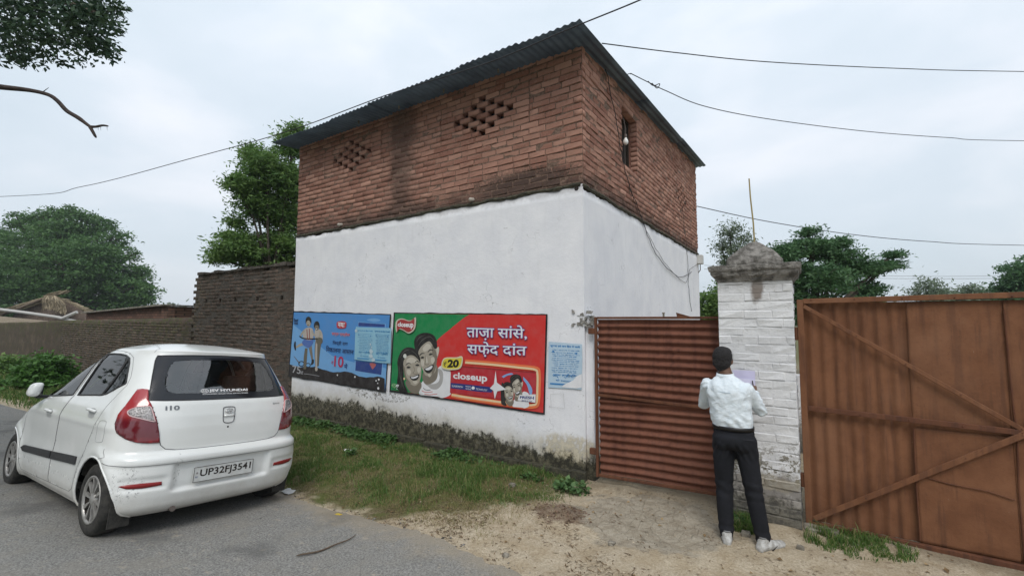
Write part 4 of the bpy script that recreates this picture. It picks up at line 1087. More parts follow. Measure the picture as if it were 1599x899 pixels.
# ---------- the red and green toothpaste painting
pt = thing('painted_advert', 'red and green wall painting with a smiling couple and a toothpaste box', 'wall painting')
A = Poster(pt, 600, 470, 4.733)
rg = random.Random(5)
def ragged(a, b, n, j): return [(a[0]+(b[0]-a[0])*i/n, a[1]+(b[1]-a[1])*i/n+rg.uniform(-j, j)) for i in range(n)]
A.shape('border', ragged((70, 82), (1207, 96), 26, 2.5)+ragged((1207, 96), (1186, 838), 3, 0)+ragged((1186, 838), (38, 668), 26, 2.5)+[(38, 668)], BLACK)
A.shape('red_ground', [(80, 92), (1194, 104), (1175, 824), (48, 656)], RED)
A.shape('green_ground', [(80, 92), (630, 99), (596, 118), (560, 146), (520, 178), (478, 214), (432, 250), (396, 282), (372, 330), (350, 420), (330, 520), (320, 694), (48, 656)], GREEN)
def couple(f, ox=0, oy=0, sc=1.0, detail=True):
    T = lambda pts: [(ox+u*sc, oy+v*sc) for u, v in pts]
    S = lambda nm, pts, m, sm=4: f.shape(nm, T(pts), m, sm)
    S('shirt', [(262, 690), (262, 640), (285, 590), (330, 585), (372, 560), (395, 500), (420, 478), (460, 488), (490, 520), (491, 640), (489, 690), (430, 715), (395, 706), (330, 700)], WHITE)
    if detail: S('shirt_shade', [(395, 500), (410, 560), (396, 600), (350, 612), (300, 596), (330, 640), (390, 650), (430, 600), (432, 520)], pm('shirt_shade', .38, .37, .36))
    S('neck', [(282, 560), (300, 610), (338, 612), (380, 585), (396, 540), (392, 480), (360, 470), (300, 500)], SKIN2)
    S('hair', [(228, 360), (221, 300), (238, 258), (280, 236), (328, 235), (368, 254), (388, 295), (392, 345), (386, 390), (365, 350), (330, 330), (290, 350), (262, 400), (240, 400)], HAIR)
    S('face', [(252, 392), (262, 352), (292, 318), (330, 296), (352, 316), (366, 345), (384, 352), (402, 335), (407, 362), (397, 408), (388, 440), (384, 500), (366, 545), (340, 573), (312, 560), (290, 520), (270, 470)], SKIN1)
    S('cheek_shade', [(352, 330), (372, 352), (392, 400), (384, 480), (360, 545), (350, 520), (364, 450), (356, 390)], SKIN2)
    S('brow_light', [(285, 350), (315, 315), (342, 325), (338, 350), (300, 372)], SKIN3)
    f.line('brow', T([(262, 402), (278, 386), (300, 386)]), [6*sc, 8*sc, 3*sc], HAIR, 3); f.line('brow', T([(322, 378), (340, 360), (362, 362)]), [4*sc, 8*sc, 4*sc], HAIR, 3)
    S('eye', [(268, 418), (282, 408), (298, 416), (282, 424)], HAIR, 2); S('eye', [(328, 396), (342, 384), (360, 390), (344, 400)], HAIR, 2)
    f.line('nose', T([(308, 400), (306, 440), (300, 462), (318, 470), (332, 460)]), [3*sc, 4*sc, 6*sc, 5*sc, 4*sc], SKIN2, 3)
    if detail: S('nose_light', [(312, 405), (320, 430), (322, 452), (312, 455), (310, 430)], SKIN3, 3)
    S('mouth', [(296, 500), (318, 488), (345, 472), (366, 470), (360, 502), (340, 528), (318, 530), (302, 516)], HAIR, 3)
    S('teeth', [(304, 500), (325, 490), (350, 476), (358, 482), (350, 498), (328, 510), (310, 508)], WHITE, 3)
    S('jaw_shade', [(300, 545), (318, 566), (340, 573), (366, 548), (380, 520), (366, 535), (340, 552), (318, 552)], SKIN2, 3)
    S('cheek_light', [(270, 440), (286, 432), (298, 450), (292, 480), (278, 476)], SKIN3, 3); S('cheek_light', [(348, 420), (368, 412), (374, 440), (358, 462), (346, 446)], SKIN3, 3); S('chin_light', [(322, 538), (338, 536), (346, 552), (332, 560)], SKIN3, 3)
    for q in ([(240, 300), (262, 268), (300, 250)], [(252, 330), (280, 290), (325, 262)], [(300, 272), (340, 262), (368, 290)]): f.line('hair_strand', T(q), [2*sc, 6*sc, 2*sc], pm('hair_sheen', .085, .08, .075), 3)
    S('ear', [(388, 350), (402, 340), (406, 366), (398, 400), (390, 400)], SKIN3, 3)
    # woman in front
    S('hair', [(104, 655), (96, 600), (104, 520), (98, 450), (116, 390), (145, 352), (185, 340), (225, 352), (252, 385), (268, 430), (262, 470), (245, 440), (200, 410), (165, 420), (146, 470), (144, 540), (150, 610), (175, 668), (150, 676)], HAIR)
    S('neck', [(160, 590), (185, 660), (240, 684), (275, 640), (262, 590)], SKIN2)
    S('face', [(142, 470), (150, 430), (175, 404), (212, 400), (246, 424), (268, 458), (276, 505), (272, 560), (258, 600), (232, 624), (200, 614), (165, 580), (148, 530)], SKIN1)
    S('forehead_light', [(165, 440), (190, 415), (222, 420), (246, 448), (215, 455), (180, 462)], SKIN3)
    S('cheek_shade', [(143, 470), (155, 500), (165, 560), (200, 606), (175, 596), (150, 545)], SKIN2)
    f.line('brow', T([(160, 474), (178, 458), (200, 462)]), [4*sc, 7*sc, 3*sc], HAIR, 3); f.line('brow', T([(228, 452), (246, 442), (262, 452)]), [3*sc, 6*sc, 3*sc], HAIR, 3)
    S('eye', [(165, 490), (180, 480), (198, 488), (182, 496)], HAIR, 2); S('eye', [(230, 474), (246, 464), (262, 472), (248, 480)], HAIR, 2)
    f.line('nose', T([(218, 480), (226, 512), (214, 530), (232, 540), (248, 528)]), [3*sc, 3*sc, 5*sc, 4*sc, 3*sc], SKIN2, 3)
    S('cheek_light', [(168, 510), (188, 504), (200, 524), (188, 548), (172, 536)], SKIN3, 3); S('cheek_light', [(250, 490), (268, 488), (270, 515), (256, 532), (246, 512)], SKIN3, 3); S('chin_light', [(212, 592), (240, 586), (248, 600), (230, 612)], SKIN3, 3)
    for q in ([(118, 420), (150, 372), (190, 356)], [(112, 480), (120, 560), (135, 630)], [(126, 500), (130, 580), (150, 650)], [(200, 362), (236, 390), (256, 430)]): f.line('hair_strand', T(q), [2*sc, 5*sc, 2*sc], pm('hair_sheen', .085, .08, .075), 3)
    S('mouth', [(190, 556), (215, 556), (250, 540), (262, 544), (252, 572), (230, 586), (206, 580)], HAIR, 3)
    S('teeth', [(198, 560), (218, 560), (248, 548), (254, 552), (240, 566), (212, 572)], WHITE, 3)
couple(A)
A.shape('hair_ornament', ell(155, 405, 13, 17, 0, 8), pm('pale_flower', .62, .62, .58), 0); A.shape('ear_ring', ell(150, 572, 7, 10, 0, 7), CREAM, 0)
A.shape('blouse', [(262, 682), (275, 640), (292, 616), (318, 622), (346, 645), (400, 690), (398, 704), (330, 696)], WHITE, 3)
for q in ([(290, 640), (310, 655), (345, 655)], [(280, 660), (310, 672), (360, 668)], [(300, 685), (340, 690), (395, 684)]): A.line('stripe', q, 4, RED if q[0][0] != 290 else HAIR, 3)
# product box with a painted glow round it
A.line('glow_frame', [(500, 690), (590, 712), (800, 742), (1000, 772), (1105, 775), (1135, 750), (1142, 640), (1142, 530), (1120, 498), (1000, 484), (800, 462), (600, 446)], 34, ORANGE, 5)
A.line('glow_frame', [(500, 690), (600, 708), (800, 736), (1000, 764), (1098, 766), (1128, 745), (1134, 640), (1134, 535), (1112, 504), (1000, 490), (800, 468), (600, 452)], 15, CREAM, 5)
A.shape('product_box', [(497, 470), (1126, 522), (1124, 752), (488, 676)], pm('box_red', .42, .025, .035))
A.shape('box_edge', [(497, 470), (1126, 522), (1120, 532), (500, 482)], pm('box_dark', .25, .02, .02))
A.shape('banner', [(494, 602), (600, 612), (780, 632), (808, 652), (796, 674), (700, 668), (493, 642)], BLUE, 0)
A.text('SUPERFRESH', [(502, 618), (584, 626), (584, 640), (502, 632)], WHITE); A.text('MICRO', [(604, 622), (644, 627), (644, 638), (604, 633)], WHITE); A.text('SHINE', [(604, 640), (644, 645), (644, 655), (604, 650)], WHITE); A.text('TECHNOLOGY', [(680, 640), (764, 650), (764, 664), (680, 654)], WHITE)
A.shape('snow_mark', ell(660, 640, 13, 13, 0, 6), WHITE, 0)
A.text('closeup', [(512, 524), (764, 540), (764, 612), (512, 584)], WHITE, .03, 'box_lettering')
A.shape('swirl', crv([(870, 556), (900, 540), (940, 530), (955, 540), (915, 548), (885, 566)], 4), pm('swirl_blue', .20, .35, .62)); A.shape('swirl', crv([(1030, 556), (1070, 600), (1096, 650), (1092, 690), (1076, 680), (1058, 620), (1030, 580)], 4), pm('swirl_blue', .2, .35, .62))
couple(A, 817, 418, .52, False)
A.shape('hair', [(820+52, 730), (866, 690), (868, 640), (875, 600), (890, 620), (890, 690), (905, 728)], HAIR, 3)
A.shape('fresh_panel', [(1004, 690), (1124, 686), (1122, 748), (990, 730)], WHITE); A.text('FRESH', [(1008, 698), (1112, 702), (1110, 724), (1006, 718)], BLUE, .04); A.text('BREATH', [(1022, 727), (1096, 733), (1096, 743), (1022, 737)], BLUE, .02)
A.shape('star', [(828, 512), (838, 600), (906, 650), (840, 664), (822, 722), (812, 660), (786, 642), (816, 610)], WHITE)
# headline
for nm, m_, dirs in (('headline_outline', VIO, [(u*3.4, v*3.4) for u, v in ((-1, -1), (1, -1), (-1, 1), (1, 1), (1.5, 0), (-1.5, 0), (0, 1.5), (0, -1.5))]), ('headline', WHITE, [(-1.1, 0), (1.1, 0), (0, 1.0), (0, -1.0)])):
    for (du, dv) in dirs:
        A.text('ताज़ा सांसे,', [(618+du, 168+dv), (1060+du, 182+dv), (1058+du, 292+dv), (616+du, 284+dv)], m_, 0, nm)
        A.text('सफ़ेद दांत', [(622+du, 296+dv), (1058+du, 310+dv), (1056+du, 418+dv), (618+du, 404+dv)], m_, 0, nm)
# badge
fl = [(96, 232), (90, 196), (94, 150), (118, 130), (150, 130), (186, 142), (214, 138), (238, 118), (242, 150), (236, 196), (218, 224), (186, 238), (150, 218), (120, 206), (104, 214)]
A.shape('badge_rim', fl, pm('badge_rim', .55, .50, .42), 4); c0 = np.mean(fl, 0)
A.shape('badge', [tuple(c0+(np.array(p)-c0)*.86) for p in fl], pm('badge_red', .33, .04, .04), 4)
A.text('closeup', [(106, 156), (224, 152), (222, 208), (106, 196)], WHITE, .04, 'badge_lettering')
A.shape('price_tag', [(428, 478), (440, 430), (470, 414), (540, 414), (574, 404), (588, 420), (582, 470), (560, 500), (500, 508), (446, 500)], pm('tag_rim', .62, .58, .40), 3)
A.shape('price_tag', [(436, 474), (446, 436), (474, 422), (542, 422), (578, 420), (572, 466), (554, 492), (500, 498), (450, 492)], YEL, 3)
A.text('20', [(478, 430), (562, 430), (556, 490), (470, 490)], BLACK, .05, 'price'); A.text('₹', [(446, 444), (468, 444), (466, 484), (444, 484)], BLACK, .01, 'price')
A.text('45', [(62, 602), (94, 608), (92, 642), (60, 634)], pm('dim_green', .25, .45, .22), .02, 'weight'); A.text('g', [(92, 612), (116, 616), (112, 658), (88, 652)], WHITE, .02, 'weight')

# ---------- the blue painting with two children
pb = thing('painted_advert', 'blue wall painting with two playing children and a price of ten rupees', 'wall painting')
B = Poster(pb, 445, 475, 6.423)
B.shape('border', ragged((80, 66), (1064, 98), 22, 3)+ragged((1064, 98), (1010, 884), 3, 0)+ragged((1010, 884), (34, 722), 20, 4)+[(34, 722)], BLACK)
B.shape('sky_ground', [(90, 80), (1052, 108), (1003, 870), (44, 712)], SKY1)
B.shape('sky_light', [(82, 200), (240, 330), (480, 520), (760, 600), (1018, 640), (1008, 800), (46, 640)], SKY2)
B.shape('sky_haze', crv([(820, 155), (900, 140), (960, 160), (900, 175)], 5, True), SKY2)
rg = random.Random(9)
top = [(48+i*(1000-48)/26, 600+i*(748-600)/26+rg.uniform(-6, 6)+ (12*math.sin(i*.7))) for i in range(27)]
B.shape('soil_band', top+[(1003, 872), (40, 716)], DIRT)
# product pack
B.line('pack_frame', [(738, 178), (1008, 196), (972, 712), (696, 664)], 7, pm('pack_line', .2, .38, .66), 0, True)
B.shape('pack_top', [(738, 182), (1002, 200), (1000, 228), (736, 218)], pm('pack_navy', .03, .06, .22)); B.shape('pack_bottom', [(712, 566), (976, 596), (966, 706), (706, 664)], pm('pack_navy', .03, .06, .22))
B.shape('pack_mark', [(850, 590), (900, 590), (912, 610), (880, 650), (866, 630)], pm('mark_pink', .40, .12, .12), 3)
# children and cart
def limb(n_, pts, w, m_): B.line(n_, pts, w, m_, 4)
limb('bicycle', [(90, 520), (130, 570), (150, 590)], [4, 10, 14], DCLOTH); B.line('bicycle', ell(165, 595, 26, 24, 0, 12), 9, BLACK, 2, True); B.line('bicycle', ell(232, 610, 22, 20, 0, 10), 8, BLACK, 2, True)
limb('bicycle', [(215, 440), (205, 540), (200, 650)], [26, 34, 26], DCLOTH)
limb('leg', [(205, 392), (150, 408), (112, 432)], [34, 24, 16], SKIN1); limb('leg', [(250, 400), (262, 480), (276, 560)], [38, 26, 16], SKIN2)
limb('shoe', [(104, 372), (100, 410), (106, 460)], [10, 22, 12], HAIR); limb('shoe', [(280, 552), (278, 584), (262, 606)], [22, 26, 12], HAIR)
limb('leg', [(335, 380), (325, 480), (322, 620)], [64, 54, 34], DCLOTH); limb('leg', [(318, 380), (315, 500), (316, 640)], [16, 20, 14], CLOTH); limb('shoe', [(316, 630), (316, 652), (314, 668)], [24, 26, 14], CLOTH)
B.shape('shorts', [(184, 360), (210, 350), (280, 356), (282, 392), (240, 436), (190, 412), (172, 388)], SHORTS, 3)
B.shape('shirt', [(188, 262), (216, 236), (256, 232), (284, 258), (286, 320), (268, 356), (206, 352), (182, 316)], CLOTH, 3)
B.shape('shirt', [(300, 262), (330, 244), (362, 262), (380, 312), (372, 386), (318, 398), (304, 340)], CLOTH, 3); B.shape('jacket', [(318, 330), (372, 340), (376, 386), (340, 404), (312, 380)], DCLOTH, 3)
limb('arm', [(196, 262), (168, 296), (160, 320)], [20, 15, 12], SKIN1); limb('arm', [(272, 262), (290, 300), (312, 326)], [20, 15, 12], SKIN1); limb('arm', [(356, 270), (350, 316), (318, 336)], [20, 16, 12], SKIN1)
limb('handlebar', [(146, 318), (180, 338), (240, 346), (330, 344)], 12, HAIR)
for q in ((222, 250, 228, 350), (246, 244, 250, 350)): limb('brace_strap', [(q[0], q[1]), (q[2], q[3])], 7, pm('strap_red', .25, .03, .03))
B.shape('face', ell(238, 190, 22, 32), SKIN1); B.shape('hair', [(210, 196), (210, 150), (226, 126), (246, 124), (264, 146), (266, 190), (256, 176), (238, 160), (220, 172)], HAIR, 3)
B.shape('face', ell(322, 232, 22, 30), SKIN2); B.shape('hair', [(294, 240), (294, 196), (310, 172), (334, 172), (348, 200), (346, 240), (336, 214), (310, 210)], HAIR, 3)
B.shape('mouth', ell(234, 206, 8, 5, 0, 7), HAIR); B.shape('mouth', ell(318, 246, 7, 4, 0, 7), WHITE)
for (x, y) in ((230, 184), (246, 184), (314, 226), (330, 228)): B.shape('eye', ell(x, y, 3, 2.5, 0, 6), HAIR)
# corner logo
B.text('Surf', [(92, 138), (136, 146), (134, 180), (92, 174)], pm('deep_navy', .015, .04, .11), .05, 'logo'); B.shape('logo_wave', [(94, 182), (132, 184), (130, 202), (96, 196)], pm('deep_navy', .015, .04, .11))
B.shape('new_tag', [(520, 196), (528, 176), (560, 168), (604, 172), (620, 190), (616, 224), (600, 240), (548, 242), (524, 230)], pm('tag_red', .42, .04, .06), 3)
B.text('नया', [(534, 180), (606, 186), (602, 230), (532, 226)], WHITE, .03)
B.text('सर्फ एक्सेल', [(472, 270), (656, 284), (654, 330), (470, 318)], pm('pink_edge', .5, .42, .5), .05); B.text('सर्फ एक्सेल', [(474, 272), (654, 286), (652, 328), (472, 316)], MAG, .01)
B.text('िजद्दी दाग', [(482, 360), (634, 372), (630, 422), (480, 412)], pm('ink_blue', .02, .04, .12), .012); B.text('िनकालना आसान', [(416, 412), (694, 444), (690, 502), (414, 474)], pm('ink_blue', .02, .04, .12), .012)
B.text('10', [(500, 512), (594, 524), (586, 636), (494, 622)], MAG, .02, 'price'); B.text('₹', [(470, 566), (488, 568), (486, 600), (468, 598)], MAG, .01, 'price'); B.text('में', [(598, 586), (632, 592), (628, 648), (596, 640)], BLUE, .01)
B.text('75', [(78, 612), (162, 624), (160, 700), (76, 684)], pm('grey_letter', .38, .38, .40), .01, 'weight'); B.text('g', [(160, 668), (188, 672), (186, 700), (160, 698)], pm('grey_letter', .38, .38, .4), 0, 'weight')
B.line('small_print', [(194, 694), (270, 704), (348, 718)], 4, pm('grey_letter', .38, .38, .4), 2)
for q in ((945, 752, 9), (918, 765, 7), (934, 790, 6), (940, 840, 11), (706, 726, 8), (530, 708, 7)): B.shape('paint_chip', ell(q[0], q[1], q[2], q[2]*1.3, 0, 7), WHITE)

# ---------- printed paper notices
# pale blue double handbill pasted over the blue painting
t = thing('paper_notice', 'pair of pale blue handbills pasted over the blue wall painting', 'notice'); N = Poster(t, 445, 475, 6.423, PY_-.062)
N = Poster(t, 445, 475, 6.423, PY_-.014)
N.shape('sheet', [(712, 222), (730, 228), (880, 232), (1000, 236), (1066, 238), (1062, 420), (1058, 592), (960, 586), (800, 566), (696, 552), (700, 430), (704, 300)], pm('bill_blue', .25, .47, .60))
def bill(N, fx0, fx1, y0, y1, slope, m_, seed, texts=True):
    r = random.Random(seed); W_ = fx1-fx0; Hh = y1-y0
    yy = lambda f, u: y0+f*Hh+slope*(u-fx0)
    N.text('सूचना एवं जन िहत में जारी', [(fx0+4, yy(.04, fx0)), (fx1-4, yy(.04, fx1)), (fx1-4, yy(.105, fx1)), (fx0+4, yy(.105, fx0))], m_, .05)
    f = .15
    while f < .70:
        a = fx0+W_*r.uniform(.03, .15); b = fx1-W_*r.uniform(.03, .15); h = r.uniform(.022, .036)
        N.text(r.choice(['अिधक जानकारी के लिए मिलें', 'सभी प्रकार का इलाज यहाँ', 'समय सुबह से शाम तक', 'पता मेन रोड चौराहा के पास']), [(a, yy(f, a)), (b, yy(f, b)), (b, yy(f+h, b)), (a, yy(f+h, a))], m_, .035)
        f += h+r.uniform(.012, .028)
    N.text('अर्श क्लीनिक', [(fx0+W_*.1, yy(.70, fx0)), (fx1-W_*.12, yy(.70, fx1)), (fx1-W_*.12, yy(.81, fx1)), (fx0+W_*.1, yy(.81, fx0))], m_, .03)
    N.text('मो 94500', [(fx0+W_*.2, yy(.84, fx0)), (fx1-W_*.3, yy(.84, fx1)), (fx1-W_*.3, yy(.89, fx1)), (fx0+W_*.2, yy(.89, fx0))], m_, .012)
    N.shape('print_bar', [(fx0+3, yy(.93, fx0)), (fx1-W_*.2, yy(.93, fx1)), (fx1-W_*.3, yy(.965, fx1)), (fx0+3, yy(.965, fx0))], m_)
    for u, f in ((.12, .20), (.85, .22)): N.shape('emblem', ell(fx0+W_*u, yy(f, fx0+W_*u), W_*.035, Hh*.022, 0, 8), m_)
bill(N, 722, 884, 240, 556, .05, PRB, 3); bill(N, 898, 1056, 246, 572, .05, PRB, 4)
for q in ((860, 400, 10), (868, 470, 22), (866, 520, 26), (890, 560, 20), (872, 430, 9), (715, 262, 18)):
    N.shape('torn_patch', [(q[0]+q[2]*math.cos(a)*random.uniform(.5, 1.1), q[1]+q[2]*1.2*math.sin(a)*random.uniform(.5, 1.1)) for a in np.linspace(0, 2*PI, 9, endpoint=False)], pm('bill_bare', .45, .56, .62))
# blue printed bill right of the red painting, its lower right corner torn away
t = thing('paper_notice', 'blue printed handbill with torn corner on the wall right of the red painting', 'notice')
N = Poster(t, 840, 480, 3.0, PY_)
N.shape('sheet', [(50, 160), (206, 172), (208, 240), (206, 330), (204, 384), (160, 380), (48, 374)], pm('bill_white', .42, .55, .66))
bill(N, 54, 202, 164, 366, .05, pm('bill_ink', .03, .19, .46), 7)
N.shape('torn_patch', [(206, 310), (180, 322), (166, 340), (140, 352), (120, 362), (112, 372), (180, 378), (206, 374)], WHITE)
N.line('sheet_outline', [(60, 405), (120, 402), (125, 470), (62, 466)], 2, pm('ghost', .5, .5, .5), 0, True)  # thin grey outline of a sheet below the bill
# lilac paper being held on the pillar
t = thing('paper_sheet', 'two overlapping lilac paper sheets held against the whitewashed pillar', 'paper')
ys = PY0-.014
def sheetp(name, pts, m_, dy):
    P3 = [on(x, y, 1, ys-dy) for x, y in pts]; V = []
    n = 8
    for i in range(n+1):
        for k in range(n+1):
            u, v = k/n, i/n; p = (P3[0]*(1-u)+P3[1]*u)*(1-v)+(P3[3]*(1-u)+P3[2]*u)*v
            p[1] -= .010*vnoise(u*3, v*3, 95)+.012*(1-v)*u*0; V.append(p)
    idx = np.arange((n+1)**2).reshape(n+1, n+1)
    npmesh(name, V, np.stack([idx[:-1, :-1], idx[:-1, 1:], idx[1:, 1:], idx[1:, :-1]], -1).reshape(-1, 4), m_, t, smooth=True)
sheetp('sheet', [(1144, 577), (1179, 579), (1180, 618), (1145, 616)], mat('lilac_paper', (.56, .54, .73), .7), .0)
sheetp('sheet', [(1138, 588), (1179, 592), (1178, 616), (1136, 612)], mat('pale_lilac_paper', (.63, .62, .79), .7), .012)
# ================================================================== trees, bushes and weeds
M['bark'] = mat('tree_bark', (.055, .045, .035), .95, (.11, .09, .07), 9, .6, .8, 25)
M['leaf_dark'] = leaf_material('leaves_dark', (.040, .105, .032), (.115, .22, .062), None, .3)
M['leaf_mid'] = leaf_material('leaves_mid', (.065, .150, .036), (.20, .31, .085), None, .35)
M['leaf_blue'] = leaf_material('leaves_bluish', (.040, .105, .044), (.105, .205, .080), None, .3)
M['leaf_pale'] = leaf_material('leaves_pale', (.10, .14, .085), (.18, .23, .14), None, .25)  # faded colour: distance haze is put into the leaves of far trees
M['leaf_over'] = leaf_material('leaves_overhang', (.022, .055, .035), (.06, .105, .045), None, .15)
def leafcloud(parent, C, tone, size, aspect, m, droop=.0, up=.4, name='crown', rs=None):
    n = len(C); rs = rs or RNG
    d = rs.normal(size=(n, 3)); d[:, 2] = d[:, 2]*.6-droop; d /= np.linalg.norm(d, axis=1)[:, None]
    nn = rs.normal(size=(n, 3)); nn[:, 2] += up*2; s = np.cross(d, nn); s /= (np.linalg.norm(s, axis=1)[:, None]+1e-9); nn = np.cross(s, d)
    L_ = (size*rs.uniform(.55, 1.3, n))[:, None]; W_ = L_*aspect*.5
    V = np.stack([C, C+d*L_*.45+s*W_+nn*L_*.06, C+d*L_, C+d*L_*.45-s*W_+nn*L_*.06], 1).reshape(-1, 3)
    return npmesh(name, V, np.arange(n*4).reshape(-1, 4), m, parent, tone=np.clip(tone, 0, 1))
def crown_pts(blobs, nclump, per, spread, flat=.6, shell=.35, rs=None):
    """clumps of leaves thrown over the surface of ellipsoid lobes"""
    rs = rs or RNG
    vol = np.array([b[3]**1.7 for b in blobs]); pick = rs.choice(len(blobs), nclump, p=vol/vol.sum())
    B = np.array([(b[0], b[1], b[2], b[3], (b[4] if len(b) > 4 else b[3]*.8)) for b in blobs])[pick]
    d = rs.normal(size=(nclump, 3)); d /= np.linalg.norm(d, axis=1)[:, None]
    r = (1-shell*rs.uniform(0, 1, nclump)**1.5)[:, None]
    r *= (1+.14*rs.normal(size=(nclump, 1)))
    c = B[:, :3]+d*r*np.stack([B[:, 3], B[:, 3], B[:, 4]], -1)
    tn = rs.uniform(0, 1, nclump)
    sp = spread*rs.uniform(.5, 1.3, nclump)
    P = np.repeat(c, per, 0)+rs.normal(size=(nclump*per, 3))*np.repeat(sp, per)[:, None]*np.array([1, 1, flat])
    T = np.repeat(tn, per)*.55+rs.uniform(0, .45, nclump*per)
    return P, T, c
def tree(name, label, base, blobs, nclump, per, spread, size, aspect, m, trunk_r=.2, flat=.5, droop=.1, group=None, limbs=True, shell=.4, split=None):
    base = np.array(base, float)
    t = thing(name, label, 'tree', tuple(base), 0, group)
    rs = np.random.default_rng(abs(hash(len(label)*7+nclump)) % 100000)
    P, T, cl = crown_pts(blobs, nclump, per, spread, flat, shell, rs)
    leafcloud(t, P-base, T, size, aspect, m, droop, rs=rs)
    tk = MB(); top = np.mean([b[:3] for b in blobs], 0); low = min(b[2]-.5*b[3] for b in blobs)
    fork = np.array([base[0]*.6+top[0]*.4, base[1]*.6+top[1]*.4, max(base[2]+1, min(low, base[2]+.55*(top[2]-base[2])))])
    tk.tube(crv([(0, 0, -.3), (fork-base)*np.array([.3, .6, .5]), fork-base], 5), np.linspace(trunk_r*1.25, trunk_r*.75, 11), 9)
    for b in blobs:
        e_ = np.array(b[:3])-base; f = fork-base; mid = (f+e_)/2+rs.normal(size=3)*b[3]*.15
        tk.tube(crv([f, mid, e_], 4), np.linspace(trunk_r*.55, trunk_r*.12, 9), 6)
        for _ in range(3):
            q = rs.normal(size=3); q /= np.linalg.norm(q); q[2] = abs(q[2])*.5
            tk.tube([e_*.7+f*.3, e_+q*b[3]*.4, e_+q*b[3]*.85], [trunk_r*.18, trunk_r*.1, trunk_r*.03], 5)
    tk.build('trunk', M['bark'], t, True)
    return t
def pb_(px, py, r, depth, jit=0.0, vr=.8):        # a crown lobe seen at a picture position, at a distance
    p = dep(px, py, depth+jit); rr = r*depth/FPX; return (p[0], p[1], p[2], rr, rr*vr)
def ground_at(px, depth):
    p = dep(px, 500, depth); return (p[0], p[1], 0.0)

D = 52
tree('broad_tree', 'large dense dark green tree standing behind the thatched hut at the left', ground_at(95, D),
     [pb_(100, 372, 34, D, 0), pb_(60, 388, 44, D, 1), pb_(148, 398, 36, D, -1), pb_(175, 428, 34, D, .5), pb_(52, 430, 52, D, -1), pb_(112, 425, 62, D, -1.5), pb_(198, 455, 34, D, 0), pb_(12, 440, 40, D, 1), pb_(-20, 470, 50, D, .5), pb_(130, 470, 60, D, 0), pb_(60, 480, 60, D, 0), pb_(120, 350, 24, D, 1), pb_(215, 470, 22, D, 1)]+[pb_(a_, b_, r_, D, 2, .8) for a_, b_, r_ in ((30, 345, 16), (62, 340, 16), (88, 334, 13), (112, 330, 10), (135, 340, 14), (160, 352, 16), (182, 372, 18), (200, 398, 15), (216, 425, 16), (226, 448, 12), (12, 372, 20), (-8, 400, 24), (70, 362, 20), (120, 372, 20), (165, 395, 18))],
     4000, 24, .40, .33, .5, M['leaf_dark'], .9, .38, .10)
D = 15
tree('neem_tree', 'tall feathery green tree behind the dark wall at the left corner of the house', ground_at(430, D),
     [pb_(455, 225, 25, D, .5), pb_(418, 262, 36, D, 0), pb_(378, 288, 24, D, -.4), pb_(455, 290, 42, D, .8), pb_(410, 318, 36, D, .3), pb_(365, 382, 32, D, -.3), pb_(345, 400, 17, D, 0), pb_(400, 398, 36, D, .4), pb_(448, 385, 36, D, .6), pb_(440, 340, 34, D, .9), pb_(462, 203, 12, D, .5, 1.1), pb_(396, 240, 16, D, .3), pb_(372, 350, 12, D, 0), pb_(440, 430, 40, D, 1)],
     1500, 40, .15, .15, .32, M['leaf_mid'], .12, .5, .25, shell=.75)
# trees to the right of the house, over the gate
D = 13
gt = tree('spreading_tree', 'wide spreading feathery green tree behind the whitewashed gate pillar', ground_at(1262, D),
     [pb_(1262, 385, 32, D, 0, .5), pb_(1300, 398, 36, D, .3, .45), pb_(1225, 402, 34, D, -.2, .5), pb_(1345, 420, 34, D, .2, .35), pb_(1384, 416, 20, D, .4, .35), pb_(1280, 435, 48, D, -.3, .5), pb_(1345, 452, 32, D, .5, .4), pb_(1215, 440, 40, D, .2, .6), pb_(1320, 480, 50, D, .6, .4), pb_(1262, 362, 14, D, 0, .5), pb_(1240, 480, 50, D, 0, .6), pb_(1310, 378, 16, D, 0, .4), pb_(1395, 398, 10, D, .2, .4)],
     1250, 40, .125, .115, .32, M['leaf_blue'], .16, .38, .05, shell=.6)
D = 15
tree('thin_tree', 'thin airy grey green tree showing between the house and the gate pillar', ground_at(1140, D),
     [pb_(1140, 362, 16, D, 0, 1), pb_(1128, 384, 10, D, .2, 1), pb_(1150, 395, 14, D, -.2, 1), pb_(1162, 372, 10, D, .2, .8), pb_(1135, 410, 12, D, .1, 1)],
     170, 16, .15, .13, .30, M['leaf_pale'], .07, .8, .5, shell=.8)
tree('round_bush_tree', 'low green tree seen just right of the white side wall above the small gate', ground_at(1108, D),
     [pb_(1108, 480, 24, D, 0, 1), pb_(1122, 462, 16, D, .2, 1), pb_(1100, 500, 20, D, .2, 1)], 240, 26, .13, .14, .4, M['leaf_mid'], .08, .7, .1)
D = 34
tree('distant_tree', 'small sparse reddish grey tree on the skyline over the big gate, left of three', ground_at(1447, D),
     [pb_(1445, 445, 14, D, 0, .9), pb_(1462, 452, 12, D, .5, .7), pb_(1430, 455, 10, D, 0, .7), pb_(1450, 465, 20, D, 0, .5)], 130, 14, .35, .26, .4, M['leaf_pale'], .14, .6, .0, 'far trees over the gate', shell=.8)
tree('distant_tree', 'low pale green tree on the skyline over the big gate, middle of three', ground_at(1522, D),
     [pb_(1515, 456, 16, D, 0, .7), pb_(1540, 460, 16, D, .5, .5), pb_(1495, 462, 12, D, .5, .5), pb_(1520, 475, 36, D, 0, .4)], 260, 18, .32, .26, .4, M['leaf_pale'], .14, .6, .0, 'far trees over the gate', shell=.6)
D = 22
